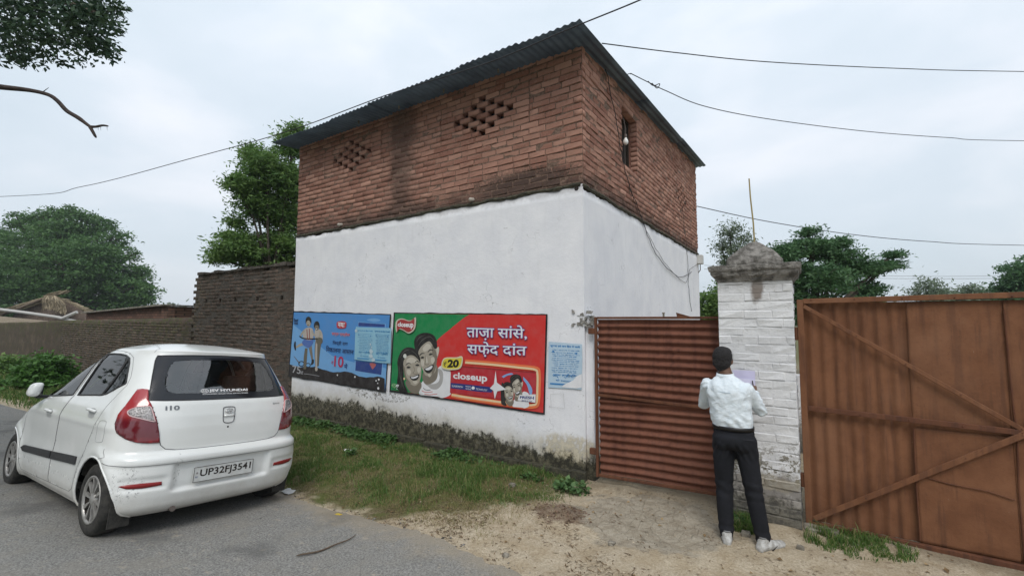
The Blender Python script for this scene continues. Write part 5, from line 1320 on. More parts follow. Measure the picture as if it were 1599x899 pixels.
tree('distant_tree', 'darker green tree over the big gate at the right edge of the picture', ground_at(1600, D),
     [pb_(1590, 425, 18, D, 0, .8), pb_(1580, 450, 22, D, .4, .6), pb_(1610, 440, 26, D, 0, .9), pb_(1640, 430, 40, D, 0, .9), pb_(1598, 470, 30, D, 0, .6)], 420, 26, .2, .2, .4, M['leaf_blue'], .14, .6, .0, 'far trees over the gate', shell=.6)
# low line of far greenery beyond the fields
fl_ = []
for k in range(46):
    a = R(60+k*3.2); d = 150+30*math.sin(k*1.7); fl_.append((d*math.cos(a), d*math.sin(a), 1.5, 7.5, 3.2+1.3*math.sin(k*2.3)))
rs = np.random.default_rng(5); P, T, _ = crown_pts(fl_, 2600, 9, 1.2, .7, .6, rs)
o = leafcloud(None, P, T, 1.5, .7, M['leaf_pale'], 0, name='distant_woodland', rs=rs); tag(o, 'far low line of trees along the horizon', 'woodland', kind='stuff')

# overhanging tree at top left: trunk out of the picture, a leafy bough and a bare dead branch in it
ot = thing('overhanging_tree', 'roadside tree whose leafy bough and bare dead branch hang into the top left corner', 'tree', (0, 0, 0))
tb = np.array([-9.6, -3.6, 0.0])
D = 6.2
q = [dep(-60, 128, D), dep(0, 136, D), dep(45, 141, D), dep(75, 148, D), dep(90, 158, D), dep(104, 173, D), dep(122, 184, D), dep(138, 196, D), dep(143, 199, D)]
br = MB(); br.tube([tuple(tb+np.array([0, 0, 3.2]))]+[tuple(x) for x in crv([q[0]+(q[0]-q[2])*1.2]+q, 4)], [.14]+list(np.interp(np.linspace(0, 1, 37), [0, .35, .6, .8, .82, 1], [.055, .026, .026, .028, .023, .016])), 8)
br.tube(crv([dep(140, 198, D), dep(150, 198, D), dep(160, 196, D), dep(169, 197, D)], 3), [.020, .019, .017, .016, .016, .015, .014, .013, .012, .008], 6)
br.tube(crv([dep(140, 197, D), dep(145, 206, D), dep(150, 215, D)], 3), [.022, .022, .02, .019, .018, .016, .010], 6)
br.tube([dep(68, 143, D), dep(76, 137, D)], [.006, .003], 5)
for u in (153, 157, 167): br.tube([dep(u, 197, D), dep(u+.5, 204, D)], [.003, .001], 4)
br.build('dead_branch', mat('dead_wood', (.035, .028, .026), .9, (.07, .052, .045), 18, .6, .6, 30), ot, True)
tr = MB(); tr.tube(crv([tb-[0, 0, .3], tb+[.1, 0, 1.6], tb+[0, .1, 3.2], tb+[.3, .4, 5.2]], 5), np.linspace(.34, .16, 16), 10); tr.build('trunk', M['bark'], ot, True)
bl = []
D = 6.6
for (x, y, r, dz) in ((20, 20, 40, 0), (70, 15, 42, .4), (120, 25, 40, -.3), (160, 22, 30, .1), (178, 45, 14, 0), (150, 62, 20, .2), (60, 58, 30, -.1), (25, 70, 25, .3), (98, 60, 26, .3), (40, 92, 12, 0), (90, 92, 10, .2), (120, 90, 10, 0), (165, 75, 12, 0), (140, -30, 60, .5), (40, -40, 70, .5), (-60, 30, 60, .3), (-60, 80, 26, .3), (185, 10, 14, .2), (10, 85, 14, 0), (130, 48, 30, 0), (175, 96, 5, 0)):
    bl.append(pb_(x, y, r, D, dz, .8))
rs = np.random.default_rng(8); P, T, c = crown_pts(bl, 520, 17, .075, .8, .8, rs)
keep = ~((np.array([px_of(p)[0] for p in P]) > 197) | (np.array([px_of(p)[1] for p in P]) > 112)); P, T = P[keep], T[keep]
leafcloud(ot, P, T, .085, .52, M['leaf_over'], .35, .2, 'leafy_bough', rs)
cb = [(-9.2, -4.2, 6.6, 2.6), (-12.6, -4.0, 6.2, 2.5), (-7.2, -5.0, 7.4, 2.3), (-15.8, -4.6, 5.6, 2.3), (-11, -5.5, 8.2, 2.6), (-13.5, -2.8, 4.6, 1.3), (-9.5, -2.6, 5.0, 1.2), (-18.5, -3.6, 4.8, 2.0), (-6.0, -4.2, 6.2, 1.5)]
P2, T2, _ = crown_pts(cb, 900, 20, .26, .5, .5, rs); leafcloud(ot, P2, T2, .20, .5, M['leaf_over'], .2, .4, 'crown', rs)
tw = MB()
for k in range(60):
    a = c[rs.integers(len(c))]; b = np.array(bl[rs.integers(len(bl))][:3]); 
    if np.linalg.norm(a-b) < .6: tw.tube([a, (a+b)/2+[0, 0, .03], b], [.004, .006, .009], 5)
tw.tube(crv([tb+[.3, .4, 5.0], dep(-100, -60, D), dep(60, -10, D), dep(150, 20, D)], 5), np.linspace(.12, .02, 16), 7)
tw.build('twigs', M['bark'], ot)

# leafy shrub behind the car
def bush(name, label, blobs, ncl, per, spread, size, m, cat='bush', aspect=.6):
    b0 = (float(np.mean([b[0] for b in blobs])), float(np.mean([b[1] for b in blobs])), 0.0)
    t = thing(name, label, cat, b0); rs = np.random.default_rng(ncl)
    P, T, c = crown_pts(blobs, ncl, per, spread, .6, .5, rs); P[:, 2] = np.maximum(P[:, 2], .02)
    leafcloud(t, P-np.array(b0), T, size, aspect, m, .1, 1.0, 'leaves', rs)
    st_ = MB()
    for k in range(14):
        a = c[rs.integers(len(c))]-np.array(b0); st_.tube([(a[0]*.15, a[1]*.15, -.05), (a[0]*.6, a[1]*.6, a[2]*.6), tuple(a)], [.012, .008, .003], 5)
    st_.build('stems', M['bark'], t)
    return t
M['leaf_bush'] = leaf_material('leaves_fresh', (.045, .12, .022), (.11, .24, .05), None, .3)
D = 13.2
bush('leafy_bush', 'fresh green leafy bush growing against the low dark wall behind the car mirror', [pb_(75, 572, 24, D, 0, .8), pb_(50, 585, 22, D, -.3, .9), pb_(98, 578, 16, D, .3, .9), pb_(60, 600, 26, D, -.3, .7), pb_(30, 600, 20, D, 0, .7), pb_(110, 600, 20, D, .2, .8), pb_(80, 605, 20, D, -.3, .8)], 420, 14, .11, .13, M['leaf_bush'])
D = 16
bush('leafy_bush', 'lower darker bush at the left edge of the picture before the long low wall', [pb_(15, 570, 20, D, 0, .7), pb_(-15, 575, 26, D, 0, .8), pb_(20, 592, 22, D, 0, .7)], 240, 14, .13, .14, M['leaf_mid'])
# round-leaved creeper along the footing of the house
def gleaf(n, f):
    x = RNG.uniform(-8.3, -2.3, n); y = WY-.09-RNG.uniform(0, 1, n)**1.6*.32; k = RNG.uniform(0, 1, n) < f(x, y); x, y = x[k], y[k]
    return np.stack([x, y, ground_z(x, y)+RNG.uniform(.01, .075, len(x))], -1)
P = gleaf(9000, lambda x, y: np.clip(ss(vnoise(x*2.2, y*2, 97), .36, .6)*(1.1-(WY-.09-y)*2.2)*ss(-x, 3.1, 4.2), 0, 1))
o = leafcloud(None, P, RNG.uniform(0, 1, len(P)), .05, .85, M['weed'], -.1, 1.2, 'creeping_ground_cover'); tag(o, kind='stuff')
def weed(label, px, r, n, size, h, m=None):
    p = on(px[0], px[1], 2, 0.0); p[2] = float(ground_z(p[0], p[1])); t = thing('leafy_weed', label, 'weed', tuple(p)); rs = np.random.default_rng(n)
    a = rs.uniform(0, 2*PI, n); q = r*np.sqrt(rs.uniform(0, 1, n)); P = np.stack([q*np.cos(a), q*np.sin(a)*.6, h*(1-.6*(q/r)**2)*rs.uniform(.25, 1, n)], -1)
    leafcloud(t, P, rs.uniform(0, 1, n), size, .75, m or M['weed'], -.1, 1.3, 'leaves', rs)
    s_ = MB()
    for k in range(12): e_ = P[rs.integers(n)]; s_.tube([(0, 0, -.01), tuple(e_*np.array([.5, .5, .7])), tuple(e_)], .0025, 4)
    s_.build('stems', M['weed'], t)
weed('low broad leaved weed at the house corner beside the small gate', (892, 764), .20, 190, .065, .13, leaf_material('weed_pale', (.05, .11, .035), (.14, .24, .09)))
weed('small weed tuft in the grass below the red painting', (832, 748), .15, 90, .045, .07)
weed('small weed at the foot of the pillar behind the standing man', (1160, 826), .10, 70, .045, .10)
weed('spiky pale green weed in the grass below the blue painting', (548, 708), .10, 50, .06, .12)
weed('sprig of weed growing in the slit beside the pillar', (1252, 700), .03, 22, .05, .35)

# ================================================================== beyond the compound wall: shed, thatched hut
shed = thing('brick_shed', 'low red brick shed with a slate slab roof edge behind the garden wall', 'shed', (0, 0, 0))
a = dep(135, 489, 18.5); b = dep(262, 478, 14.5); c_ = dep(330, 480, 16.5)
def wallseg(p, q, z0, z1a, z1b, m, name, par, th=.2):
    d = np.array([q[0]-p[0], q[1]-p[1]]); L_ = np.hypot(*d); d = d/L_; nrm = np.array([-d[1], d[0]]); 
    V = []
    for k, zt in ((0, z1a), (L_, z1b)):
        for s_ in (0, th):
            for z in (z0, zt): V.append((p[0]+d[0]*k+nrm[0]*s_, p[1]+d[1]*k+nrm[1]*s_, z))
    return npmesh(name, V, [(0, 4, 5, 1), (2, 3, 7, 6), (1, 5, 7, 3), (0, 1, 3, 2), (4, 6, 7, 5)], m, par)
def rowed_mat():
    n = Nodes('far_brick', .95, .1); br = n.N.new('ShaderNodeTexBrick'); br.inputs['Scale'].default_value = 1; br.inputs['Brick Width'].default_value = .25; br.inputs['Row Height'].default_value = .085; br.inputs['Mortar Size'].default_value = .012
    cmb = n.N.new('ShaderNodeCombineXYZ'); n.L.new(n.math('ADD', n.x, n.y), cmb.inputs[0]); n.L.new(n.z, cmb.inputs[1]); n.L.new(cmb.outputs[0], br.inputs['Vector'])
    br.inputs['Color1'].default_value = (.24, .13, .095, 1); br.inputs['Color2'].default_value = (.14, .085, .065, 1); br.inputs['Mortar'].default_value = (.085, .06, .05, 1)
    nb = n.noise(2.2, 6, .7); c = n.mix(n.math('MULTIPLY', n.rng(nb, .45, .65), .6), br.outputs['Color'], (.085, .07, .055)); n.bump(n.noise(20), .5); return n.done(c)
M['farbrick'] = rowed_mat()
wallseg(a, b, 0, a[2], b[2], M['farbrick'], 'wall', shed); wallseg(b, c_, 0, b[2], c_[2], M['farbrick'], 'wall', shed)
MB().bar((a[0], a[1], a[2]+.02), (b[0]+.05, b[1], b[2]+.04), .36, .05).bar((b[0], b[1], b[2]+.03), (c_[0], c_[1], c_[2]+.03), .3, .04).build('roof_slab', M['rough_conc'], shed)
hut = thing('thatched_hut', 'collapsing thatched hut with ragged straw ridge and white pole behind the garden wall', 'hut', (0, 0, 0))
straw = tone_mat('old_straw', (.16, .13, .085), (.44, .37, .26)); D = 46
def strawbundle(n, f, name='thatch', w=.075):
    V = []; T = []
    for i in range(n):
        p, q_ = f(); p = np.array(p); q_ = np.array(q_); d = q_-p; s_ = np.cross(d, rs.normal(size=3)); s_ /= np.linalg.norm(s_)+1e-9
        V += [p-s_*w*.5, p+s_*w*.5, q_+s_*w*.25, q_-s_*w*.25]; T.append(rs.uniform())
    return npmesh(name, np.array(V), np.arange(len(V)).reshape(-1, 4), straw, hut, tone=T)
def th1():                                         # the long slope, straw running down to the left
    u = rs.uniform(0, 1)**.8; x0 = 86-100*u*rs.uniform(.3, 1); y0 = 460+(x0-86)*-.30+rs.uniform(-1, 5)
    L_ = rs.uniform(14, 40); x1 = x0-L_; y1 = y0+L_*rs.uniform(.25, .42)
    dd = D+rs.uniform(-.3, .3); return dep(x0, y0, dd), dep(x1, min(y1, 493), dd-.3)
def th2():                                         # sheaves fraying out beyond the ridge
    x0 = rs.uniform(72, 86); L_ = rs.uniform(8, 26); return dep(x0, 461-rs.uniform(-2, 2), D), dep(x0+L_, 461-L_*rs.uniform(.15, .36), D+rs.uniform(-.4, .2))
def th3():                                         # straw hanging off the gable
    x0 = rs.uniform(68, 100); y0 = 461+max(0, x0-86)*.7; L_ = rs.uniform(6, 24); return dep(x0, y0, D-.8), dep(x0+rs.uniform(-6, 7), y0+L_, D-1.2)
strawbundle(2300, th1); strawbundle(90, th2, w=.10); strawbundle(520, th3)
def th4():
    x0 = rs.uniform(90, 136); y0 = 463+(x0-90)*.45+rs.uniform(0, 3); return dep(x0, y0, D), dep(x0+rs.uniform(5, 14), y0+rs.uniform(1, 6), D+.1)
strawbundle(420, th4)
gw = [dep(20, 492, D), dep(82, 463, D), dep(110, 474, D), dep(140, 492, D)]
polymesh('gable_wall', [tuple(p) for p in ([gw[0], gw[1], gw[2], gw[3], dep(140, 520, D), dep(20, 520, D)])], mat('mud_wall', (.10, .075, .06), .95, (.20, .15, .12), 6, .6, .5), hut)
MB().tube([dep(-40, 478, D-1), dep(40, 488, D-1), dep(90, 495, D-1), dep(128, 504, D-1)], .15, 7).build('roof_pole', mat('pale_pole', (.46, .45, .43), .8), hut)
MB().tube([dep(97, 497, D-1.2), dep(120, 487, D-1.2)], .15, 7).build('roof_pole', bpy.data.materials['pale_pole'], hut)
MB().tube([dep(0, 492, D-.6), dep(40, 477, D-.6), dep(78, 462, D-.6)], .12, 6).build('ridge_pole', M['timber'], hut)
yb = thing('yard_wall', 'pale mud wall strip below the white pole at the far left, over the garden wall', 'wall', (0, 0, 0))
a = dep(-80, 486, D-2.5); b = dep(112, 505, D-2.5); wallseg(a, b, 0, a[2], b[2], mat('pale_mud', (.28, .23, .175), .95, (.36, .30, .24), 8, .6, .5), 'wall_face', yb)

# trees on the near side of the road, behind the camera; the car's windows mirror them
for k, (x, y, h, lb) in enumerate(((-21, -9, 7.5, 'roadside tree behind the camera, farthest down the road'), (-14.5, -11, 9, 'tall roadside tree behind the camera, opposite the garden wall'), (-4, -13, 8, 'roadside tree behind the camera opposite the house'), (6, -12, 7, 'roadside tree behind the camera opposite the big gate'))):
    rs = np.random.default_rng(40+k); bl = [(x+rs.uniform(-2.6, 2.6), y+rs.uniform(-1.6, 1.6), h*rs.uniform(.45, .95), rs.uniform(1.3, 2.2)) for _ in range(8)]
    tree('roadside_tree', lb, (x, y, 0), bl, 520, 18, .30, .30, .45, M['leaf_mid'], .25, .5, .1, 'roadside trees behind the camera')
# ================================================================== the man at the pillar
PG = .0
pers = thing('person', 'man seen from behind in pale blue shirt and black trousers at the white pillar', 'person', (-.452, 4.262, 0.0), 0)
def organic(name, prims, voxel, m, parent, smooth=6, fac=.5, disp=None, hook=None):
    """union of tapered capsules and ellipsoids, voxel remeshed into one continuous skin"""
    bm = bmesh.new()
    for p in prims:
        if p[0] == 'l':                            # loft of elliptic sections (cx, cy, z, rx, ry)
            S = crv(p[1], 5); n = 40; vs = [[bm.verts.new((a[0]+a[3]*math.copysign(abs(math.cos(2*PI*k/n))**.85, math.cos(2*PI*k/n)), a[1]+a[4]*math.copysign(abs(math.sin(2*PI*k/n))**.85, math.sin(2*PI*k/n)), a[2])) for k in range(n)] for a in S]
            for i in range(len(vs)-1):
                for k in range(n): bm.faces.new((vs[i][k], vs[i][(k+1) % n], vs[i+1][(k+1) % n], vs[i+1][k]))
            bm.faces.new(vs[0][::-1]); bm.faces.new(vs[-1])
        elif p[0] == 'c':                            # capsule a, b, ra, rb
            a, b, ra, rb = Vector(p[1]), Vector(p[2]), p[3], p[4]; d = b-a; L_ = d.length; q = d.to_track_quat('Z', 'Y')
            n = 20; rings = []
            for k in range(-4, 5):
                pass
            prof = [(ra*math.cos(t), -ra*math.sin(t)) for t in np.linspace(PI/2-.01, 0, 6)]+[(rb*math.cos(t), L_+rb*math.sin(t)) for t in np.linspace(0, PI/2-.01, 6)]
            vs = []
            for r, h in prof: vs.append([bm.verts.new(a+q@Vector((r*math.cos(2*PI*k/n), r*math.sin(2*PI*k/n), h))) for k in range(n)])
            for i in range(len(vs)-1):
                for k in range(n): bm.faces.new((vs[i][k], vs[i][(k+1) % n], vs[i+1][(k+1) % n], vs[i+1][k]))
            bm.faces.new(vs[0][::-1]); bm.faces.new(vs[-1])
        else:                                      # ellipsoid centre, radii, rot
            mt = Matrix.Translation(p[1])@(Euler(p[3]).to_matrix().to_4x4() if len(p) > 3 else Matrix.Identity(4))@Matrix.Diagonal((*p[2], 1))
            bmesh.ops.create_uvsphere(bm, u_segments=28, v_segments=18, radius=1, matrix=mt)
    me = bpy.data.meshes.new(name); bm.to_mesh(me); bm.free()
    o = bpy.data.objects.new(name, me); COL.objects.link(o)
    r = o.modifiers.new('r', 'REMESH'); r.mode = 'VOXEL'; r.voxel_size = voxel
    s = o.modifiers.new('s', 'SMOOTH'); s.iterations = smooth; s.factor = fac
    dg = bpy.context.evaluated_depsgraph_get(); dg.update()
    m2 = bpy.data.meshes.new_from_object(o.evaluated_get(dg)); m2.name = name
    bpy.data.objects.remove(o)
    n = len(m2.vertices); co = np.zeros(n*3, np.float32); m2.vertices.foreach_get('co', co); co = co.reshape(-1, 3).astype(float)
    if disp is not None:
        nr = np.zeros(n*3, np.float32); m2.vertices.foreach_get('normal', nr); nr = nr.reshape(-1, 3)
        co = co+nr*disp(co)[:, None]
    if hook is not None: co = hook(co)
    m2.vertices.foreach_set('co', co.astype(np.float32).ravel())
    m2.materials.clear(); m2.materials.append(m); m2.polygons.foreach_set('use_smooth', np.ones(len(m2.polygons), bool)); m2.update()
    ob = bpy.data.objects.new(name, m2); link(ob, parent); return ob
M['skin'] = mat('brown_skin', (.115, .062, .040), .55, (.15, .082, .055), 30, .5, .15, 120, spec=.4)
HIPL, KNL, ANL = (-.150, 0, .86), (-.155, .015, .47), (-.140, -.035, .085)
HIPR, KNR, ANR = (.015, 0, .86), (.065, .02, .47), (.125, .010, .085)
SHL, ELL, WRL, HDL = (-.262, .0, 1.312), (-.325, .135, 1.115), (-.150, .315, 1.245), (-.105, .385, 1.285)
SHR, ELR, WRR, HDR = (.046, .0, 1.292), (.132, .135, 1.100), (.070, .330, 1.225), (.055, .395, 1.265)
NK, HC = (-.115, .012, 1.40), (-.142, .035, 1.535)
def hand(W, H, curl, thumb, rs):
    W, H = Vector(W), Vector(H); d = (H-W).normalized(); up = Vector((0, 0, 1)); s = d.cross(up).normalized(); n_ = s.cross(d)
    P = []
    for k in (-1.2, -.4, .4, 1.2): P.append(('c', W+s*k*.010, H+s*k*.0165+n_*.002, .014, .0125))
    for k, L_ in zip((-1.35, -.45, .45, 1.35), (.062, .074, .078, .066)):
        a = H+s*k*.0178; b = a+(d*math.cos(curl)-n_*math.sin(curl)*.6+s*k*.06).normalized()*L_*.42; c = b+(d*math.cos(curl*2)-n_*math.sin(curl*2)).normalized()*L_*.32; e_ = c+(d*math.cos(curl*3)-n_*math.sin(curl*3)).normalized()*L_*.26
        P += [('c', a, b, .0098, .0090), ('c', b, c, .0088, .0080), ('c', c, e_, .0078, .0068)]
    a = W+(H-W)*.35+s*thumb*.020; b = a+(d*.7+s*thumb*.75-n_*.2).normalized()*.036; c = b+(d*.9+s*thumb*.25-n_*.3).normalized()*.028
    P += [('c', a, b, .0115, .0105), ('c', b, c, .0100, .0080)]
    return P
body = [('c', HIPL, KNL, .078, .052), ('c', KNL, ANL, .050, .034), ('c', HIPR, KNR, .078, .052), ('c', KNR, ANR, .050, .034),
        ('e', (-.07, 0, .93), (.145, .10, .12)), ('e', (-.085, 0, 1.06), (.125, .085, .14)), ('e', (-.10, 0, 1.24), (.155, .10, .15)),
        ('c', (-.225, 0, 1.308), (.015, 0, 1.292), .040, .040), ('c', (-.10, .0, 1.34), (-.13, .02, 1.47), .055, .050),
        ('c', SHL, ELL, .036, .034), ('c', ELL, WRL, .034, .024), ('c', SHR, ELR, .036, .034), ('c', ELR, WRR, .034, .024),
        ('e', HC, (.071, .088, .100)), ('e', (HC[0], HC[1]+.030, HC[2]-.062), (.050, .052, .055)),      # skull, jaw
        ('e', (HC[0]+.010, HC[1]+.078, HC[2]-.055), (.020, .018, .018)),                                 # chin
        ('c', (HC[0]+.012, HC[1]+.085, HC[2]+.012), (HC[0]+.016, HC[1]+.104, HC[2]-.022), .008, .013),   # nose
        ('e', (HC[0]-.073, HC[1]-.002, HC[2]-.012), (.009, .019, .030), (0, 0, .3)), ('e', (HC[0]+.073, HC[1]-.002, HC[2]-.012), (.009, .019, .030), (0, 0, -.3)),
        ('e', (HC[0]+.014, HC[1]+.088, HC[2]-.040), (.024, .010, .008)),
        ('c', (HC[0]-.035, HC[1]+.080, HC[2]+.020), (HC[0]+.052, HC[1]+.080, HC[2]+.020), .011, .011),
        ('c', ANL, (-.160, .12, .035), .034, .028), ('c', ANR, (.165, .15, .035), .034, .028)]
body += hand(WRL, HDL, .28, 1, 1)+hand(WRR, HDR, .55, -1, 2)
organic('body', body, .0052, M['skin'], pers, 3, .5)
eyew = mat('eye_white', (.6, .58, .55), .3)
for s_ in (-1, 1):
    eb = MB().lathe([(0, -.011), (.007, -.009), (.011, 0), (.007, .009), (0, .011)], 10, 'z', (HC[0]+.009+s_*.029, HC[1]+.078, HC[2]+.004)).build('eye', eyew, pers, True)
    MB().lathe([(0, 0), (.005, 0)], 10, 'y', (HC[0]+.009+s_*.029, HC[1]+.0895, HC[2]+.004)).build('iris', M['dark'], eb)
# hair
def hairhook(co):
    return co
hair = [('e', (HC[0], HC[1]-.014, HC[2]+.022), (.079, .091, .093)), ('e', (HC[0]-.002, HC[1]-.040, HC[2]-.025), (.072, .062, .070)), ('e', (HC[0], HC[1]+.022, HC[2]+.062), (.070, .070, .050)), ('e', (HC[0]-.001, HC[1]-.048, HC[2]-.080), (.048, .030, .030)), ('e', (HC[0]-.064, HC[1]+.004, HC[2]+.008), (.014, .03, .042)), ('e', (HC[0]+.064, HC[1]+.004, HC[2]+.008), (.014, .03, .042))]
hm = mat('black_hair', (.012, .011, .012), .62, (.022, .02, .02), 90, .6, .8, 160, spec=.35)
organic('hair', hair, .006, hm, pers, 3, .5, disp=lambda c: .006*(vnoise(c[:, 0]*120+c[:, 1]*80, c[:, 2]*110, 3)-.4)-.006*ss(-c[:, 2], -1.50, -1.44))
# shirt: loose, tucked in, drag folds across the back and at the bent elbows
def shirt_folds(c):
    x, y, z = c[:, 0]+.09, c[:, 1], c[:, 2]
    torso = ss(z, .97, 1.02)*(np.abs(x) < .22)
    back = ss(-y, -.02, .03)
    f = .0034*np.sin((z*1.0+x*.55)*62+3.5*vnoise(x*7, z*5, 1)*2)*ss(vnoise(x*4+2, z*5, 2), .35, .7)
    f += .0042*np.sin((z*.7-np.abs(x+.02)*1.25)*44+4*vnoise(x*5, z*4, 8))*ss(z, 1.14, 1.26)*ss(vnoise(x*5, z*6, 9), .3, .65)
    f += .0065*np.sin(x*70+6*vnoise(x*4, z*3, 3))*ss(-z, -1.12, -.99)
    f += .005*(vnoise(x*9, z*9, 4)-.5)+.004*(vnoise(x*22, z*22, 5)-.5)
    rd = lambda u, v, s_: (1-np.abs(2*vnoise(u, v, s_)-1))**3
    f += .0042*(rd(x*6+z*9, z*14-x*9, 41)-.3)+.0036*(rd(x*11-z*8, z*12+x*10, 42)-.3)+.0022*(rd(x*24-z*14, z*20+x*16, 43)-.3)
    arm = (np.abs(x) > .16)
    g = .0045*np.sin((z*1.3+y*1.0)*85+3*vnoise(y*12, z*12, 6))*ss(vnoise(y*9+x*5, z*9, 7), .35, .6)
    return np.where(arm, g+.004*(vnoise(y*20, z*20, 5)-.5), f*torso*(.45+.55*back))
shirt = [('l', [(-.074, 0, .95, .150, .105), (-.076, 0, .99, .156, .110), (-.080, 0, 1.03, .164, .116), (-.086, -.002, 1.10, .162, .116), (-.094, -.003, 1.20, .168, .118), (-.102, -.004, 1.28, .180, .118), (-.108, -.002, 1.33, .165, .100), (-.112, 0, 1.365, .115, .078), (-.116, .004, 1.395, .070, .064), (-.118, .006, 1.41, .058, .056)]),
         ('c', (-.19, 0, 1.315), (-.13, 0, 1.355), .050, .054), ('c', (-.02, 0, 1.30), (-.105, 0, 1.350), .050, .054),
         ('c', SHL, ELL, .056, .045), ('c', ELL, tuple(np.array(ELL)*.12+np.array(WRL)*.88), .046, .036), ('c', SHR, ELR, .056, .045), ('c', ELR, tuple(np.array(ELR)*.12+np.array(WRR)*.88), .046, .036)]
def shirtmat():
    n = Nodes('pale_blue_cotton', .85, .15); a = n.noise(25, 5); b = n.noise(300, 2)
    cr = n.noise(16, 4, .5, sc=(1, 1, 2.2), dist=1.2); n.bump(n.math('ADD', n.math('MULTIPLY', cr, 1.6), n.math('ADD', a, n.math('MULTIPLY', b, .3))), .38, .012); return n.done(n.mix(n.rng(a, .3, .7), (.62, .69, .74), (.70, .76, .80)))
M['shirt'] = shirtmat()
def trim(co):
    co = co.copy(); lo = co[:, 2] < .982; co[lo, 2] = .982; return co
sh = organic('shirt', shirt, .0065, M['shirt'], pers, 5, .5, disp=shirt_folds, hook=trim)
# collar, yoke seam and cuffs
col_ = []
for k in range(25):
    a = -2.65+5.3*k/24-PI/2; col_.append((-.122+.064*math.cos(a), .008+.060*math.sin(a), 1.412+.010*math.sin(a)))
cm = MB(); V = []
for k, (x, y, z) in enumerate(col_):
    dx, dy = x+.122, y-.008; V += [(x+dx*.16, y+dy*.16, z-.024), (x+dx*.04, y+dy*.04, z+.014), (x-dx*.03, y-dy*.03, z+.012), (x+dx*.05, y+dy*.05, z-.024)]
F = []
for k in range(24):
    for q in range(4): F.append((k*4+q, k*4+(q+1) % 4, k*4+4+(q+1) % 4, k*4+4+q))
npmesh('collar', V, F, M['shirt'], sh, smooth=True)
MB().tube(crv([(-.262, -.052, 1.318), (-.2, -.105, 1.285), (-.11, -.124, 1.275), (-.015, -.105, 1.272), (.046, -.052, 1.298)], 8), .0022, 5).build('yoke_seam', mat('seam_shade', (.38, .46, .52), .9), sh, True)
for E_, W_ in ((ELL, WRL), (ELR, WRR)):
    E_, W_ = np.array(E_), np.array(W_); MB().tube([E_*.16+W_*.84, E_*.04+W_*.96], [.040, .038], 16, False).build('cuff', M['shirt'], sh, True)
# trousers and belt
def tr_folds(c):
    x, y, z = c[:, 0], c[:, 1], c[:, 2]
    f = .0038*np.sin((z+.3*y+.15*x)*70+5*vnoise(x*8, z*4, 11))*ss(np.abs(z-.47), .12, .02)
    f += .0035*np.sin(z*95+3*vnoise(x*10, z*6, 12))*ss(-z, -.24, -.12)
    f += .006*(vnoise(x*12, z*7, 13)-.5)+.004*np.sin((z*.6+np.abs(x+.07)*1.4)*90)*ss(-np.abs(z-.78), -.10, -.03)
    return f
trs = [('e', (-.070, 0, .935), (.160, .113, .060)), ('e', (-.068, -.012, .875), (.172, .122, .090)), ('c', HIPL, KNL, .092, .070), ('c', KNL, (-.145, -.025, .11), .070, .058), ('c', HIPR, KNR, .092, .070), ('c', KNR, (.120, .006, .11), .070, .058), ('e', (-.145, -.035, .845), (.075, .085, .07)), ('e', (.005, -.035, .845), (.075, .085, .07))]
def trhook(co):
    co = co.copy(); co[co[:, 2] > .985, 2] = .985; co[co[:, 2] < .056, 2] = .056; return co
trm = mat('black_trousers', (.010, .011, .014), .8, (.017, .018, .023), 8, .5, .3, 200, spec=.2)
tr_ = organic('trousers', trs, .009, trm, pers, 5, .5, disp=tr_folds, hook=trhook)
bt = [(-.072+.158*math.cos(a), -.002+.114*math.sin(a)) for a in np.linspace(0, 2*PI, 40, endpoint=False)]
V = []; F = []
for x, y in bt:
    dx, dy = x+.072, y; V += [(x+dx*.02, y+dy*.02, .958), (x+dx*.03, y+dy*.03, .990), (x-dx*.02, y-dy*.02, .990), (x-dx*.02, y-dy*.02, .958)]
for k in range(40):
    for q in range(4): F.append((k*4+q, k*4+(q+1) % 4, ((k+1) % 40)*4+(q+1) % 4, ((k+1) % 40)*4+q))
npmesh('belt', V, F, mat('black_belt', (.012, .011, .011), .4), pers, smooth=True)
MB().tube([(.015, -.118, .905), (.085, -.088, .900)], .0025, 5).build('pocket_seam', mat('pocket_seam', (.03, .03, .035), .8), tr_)
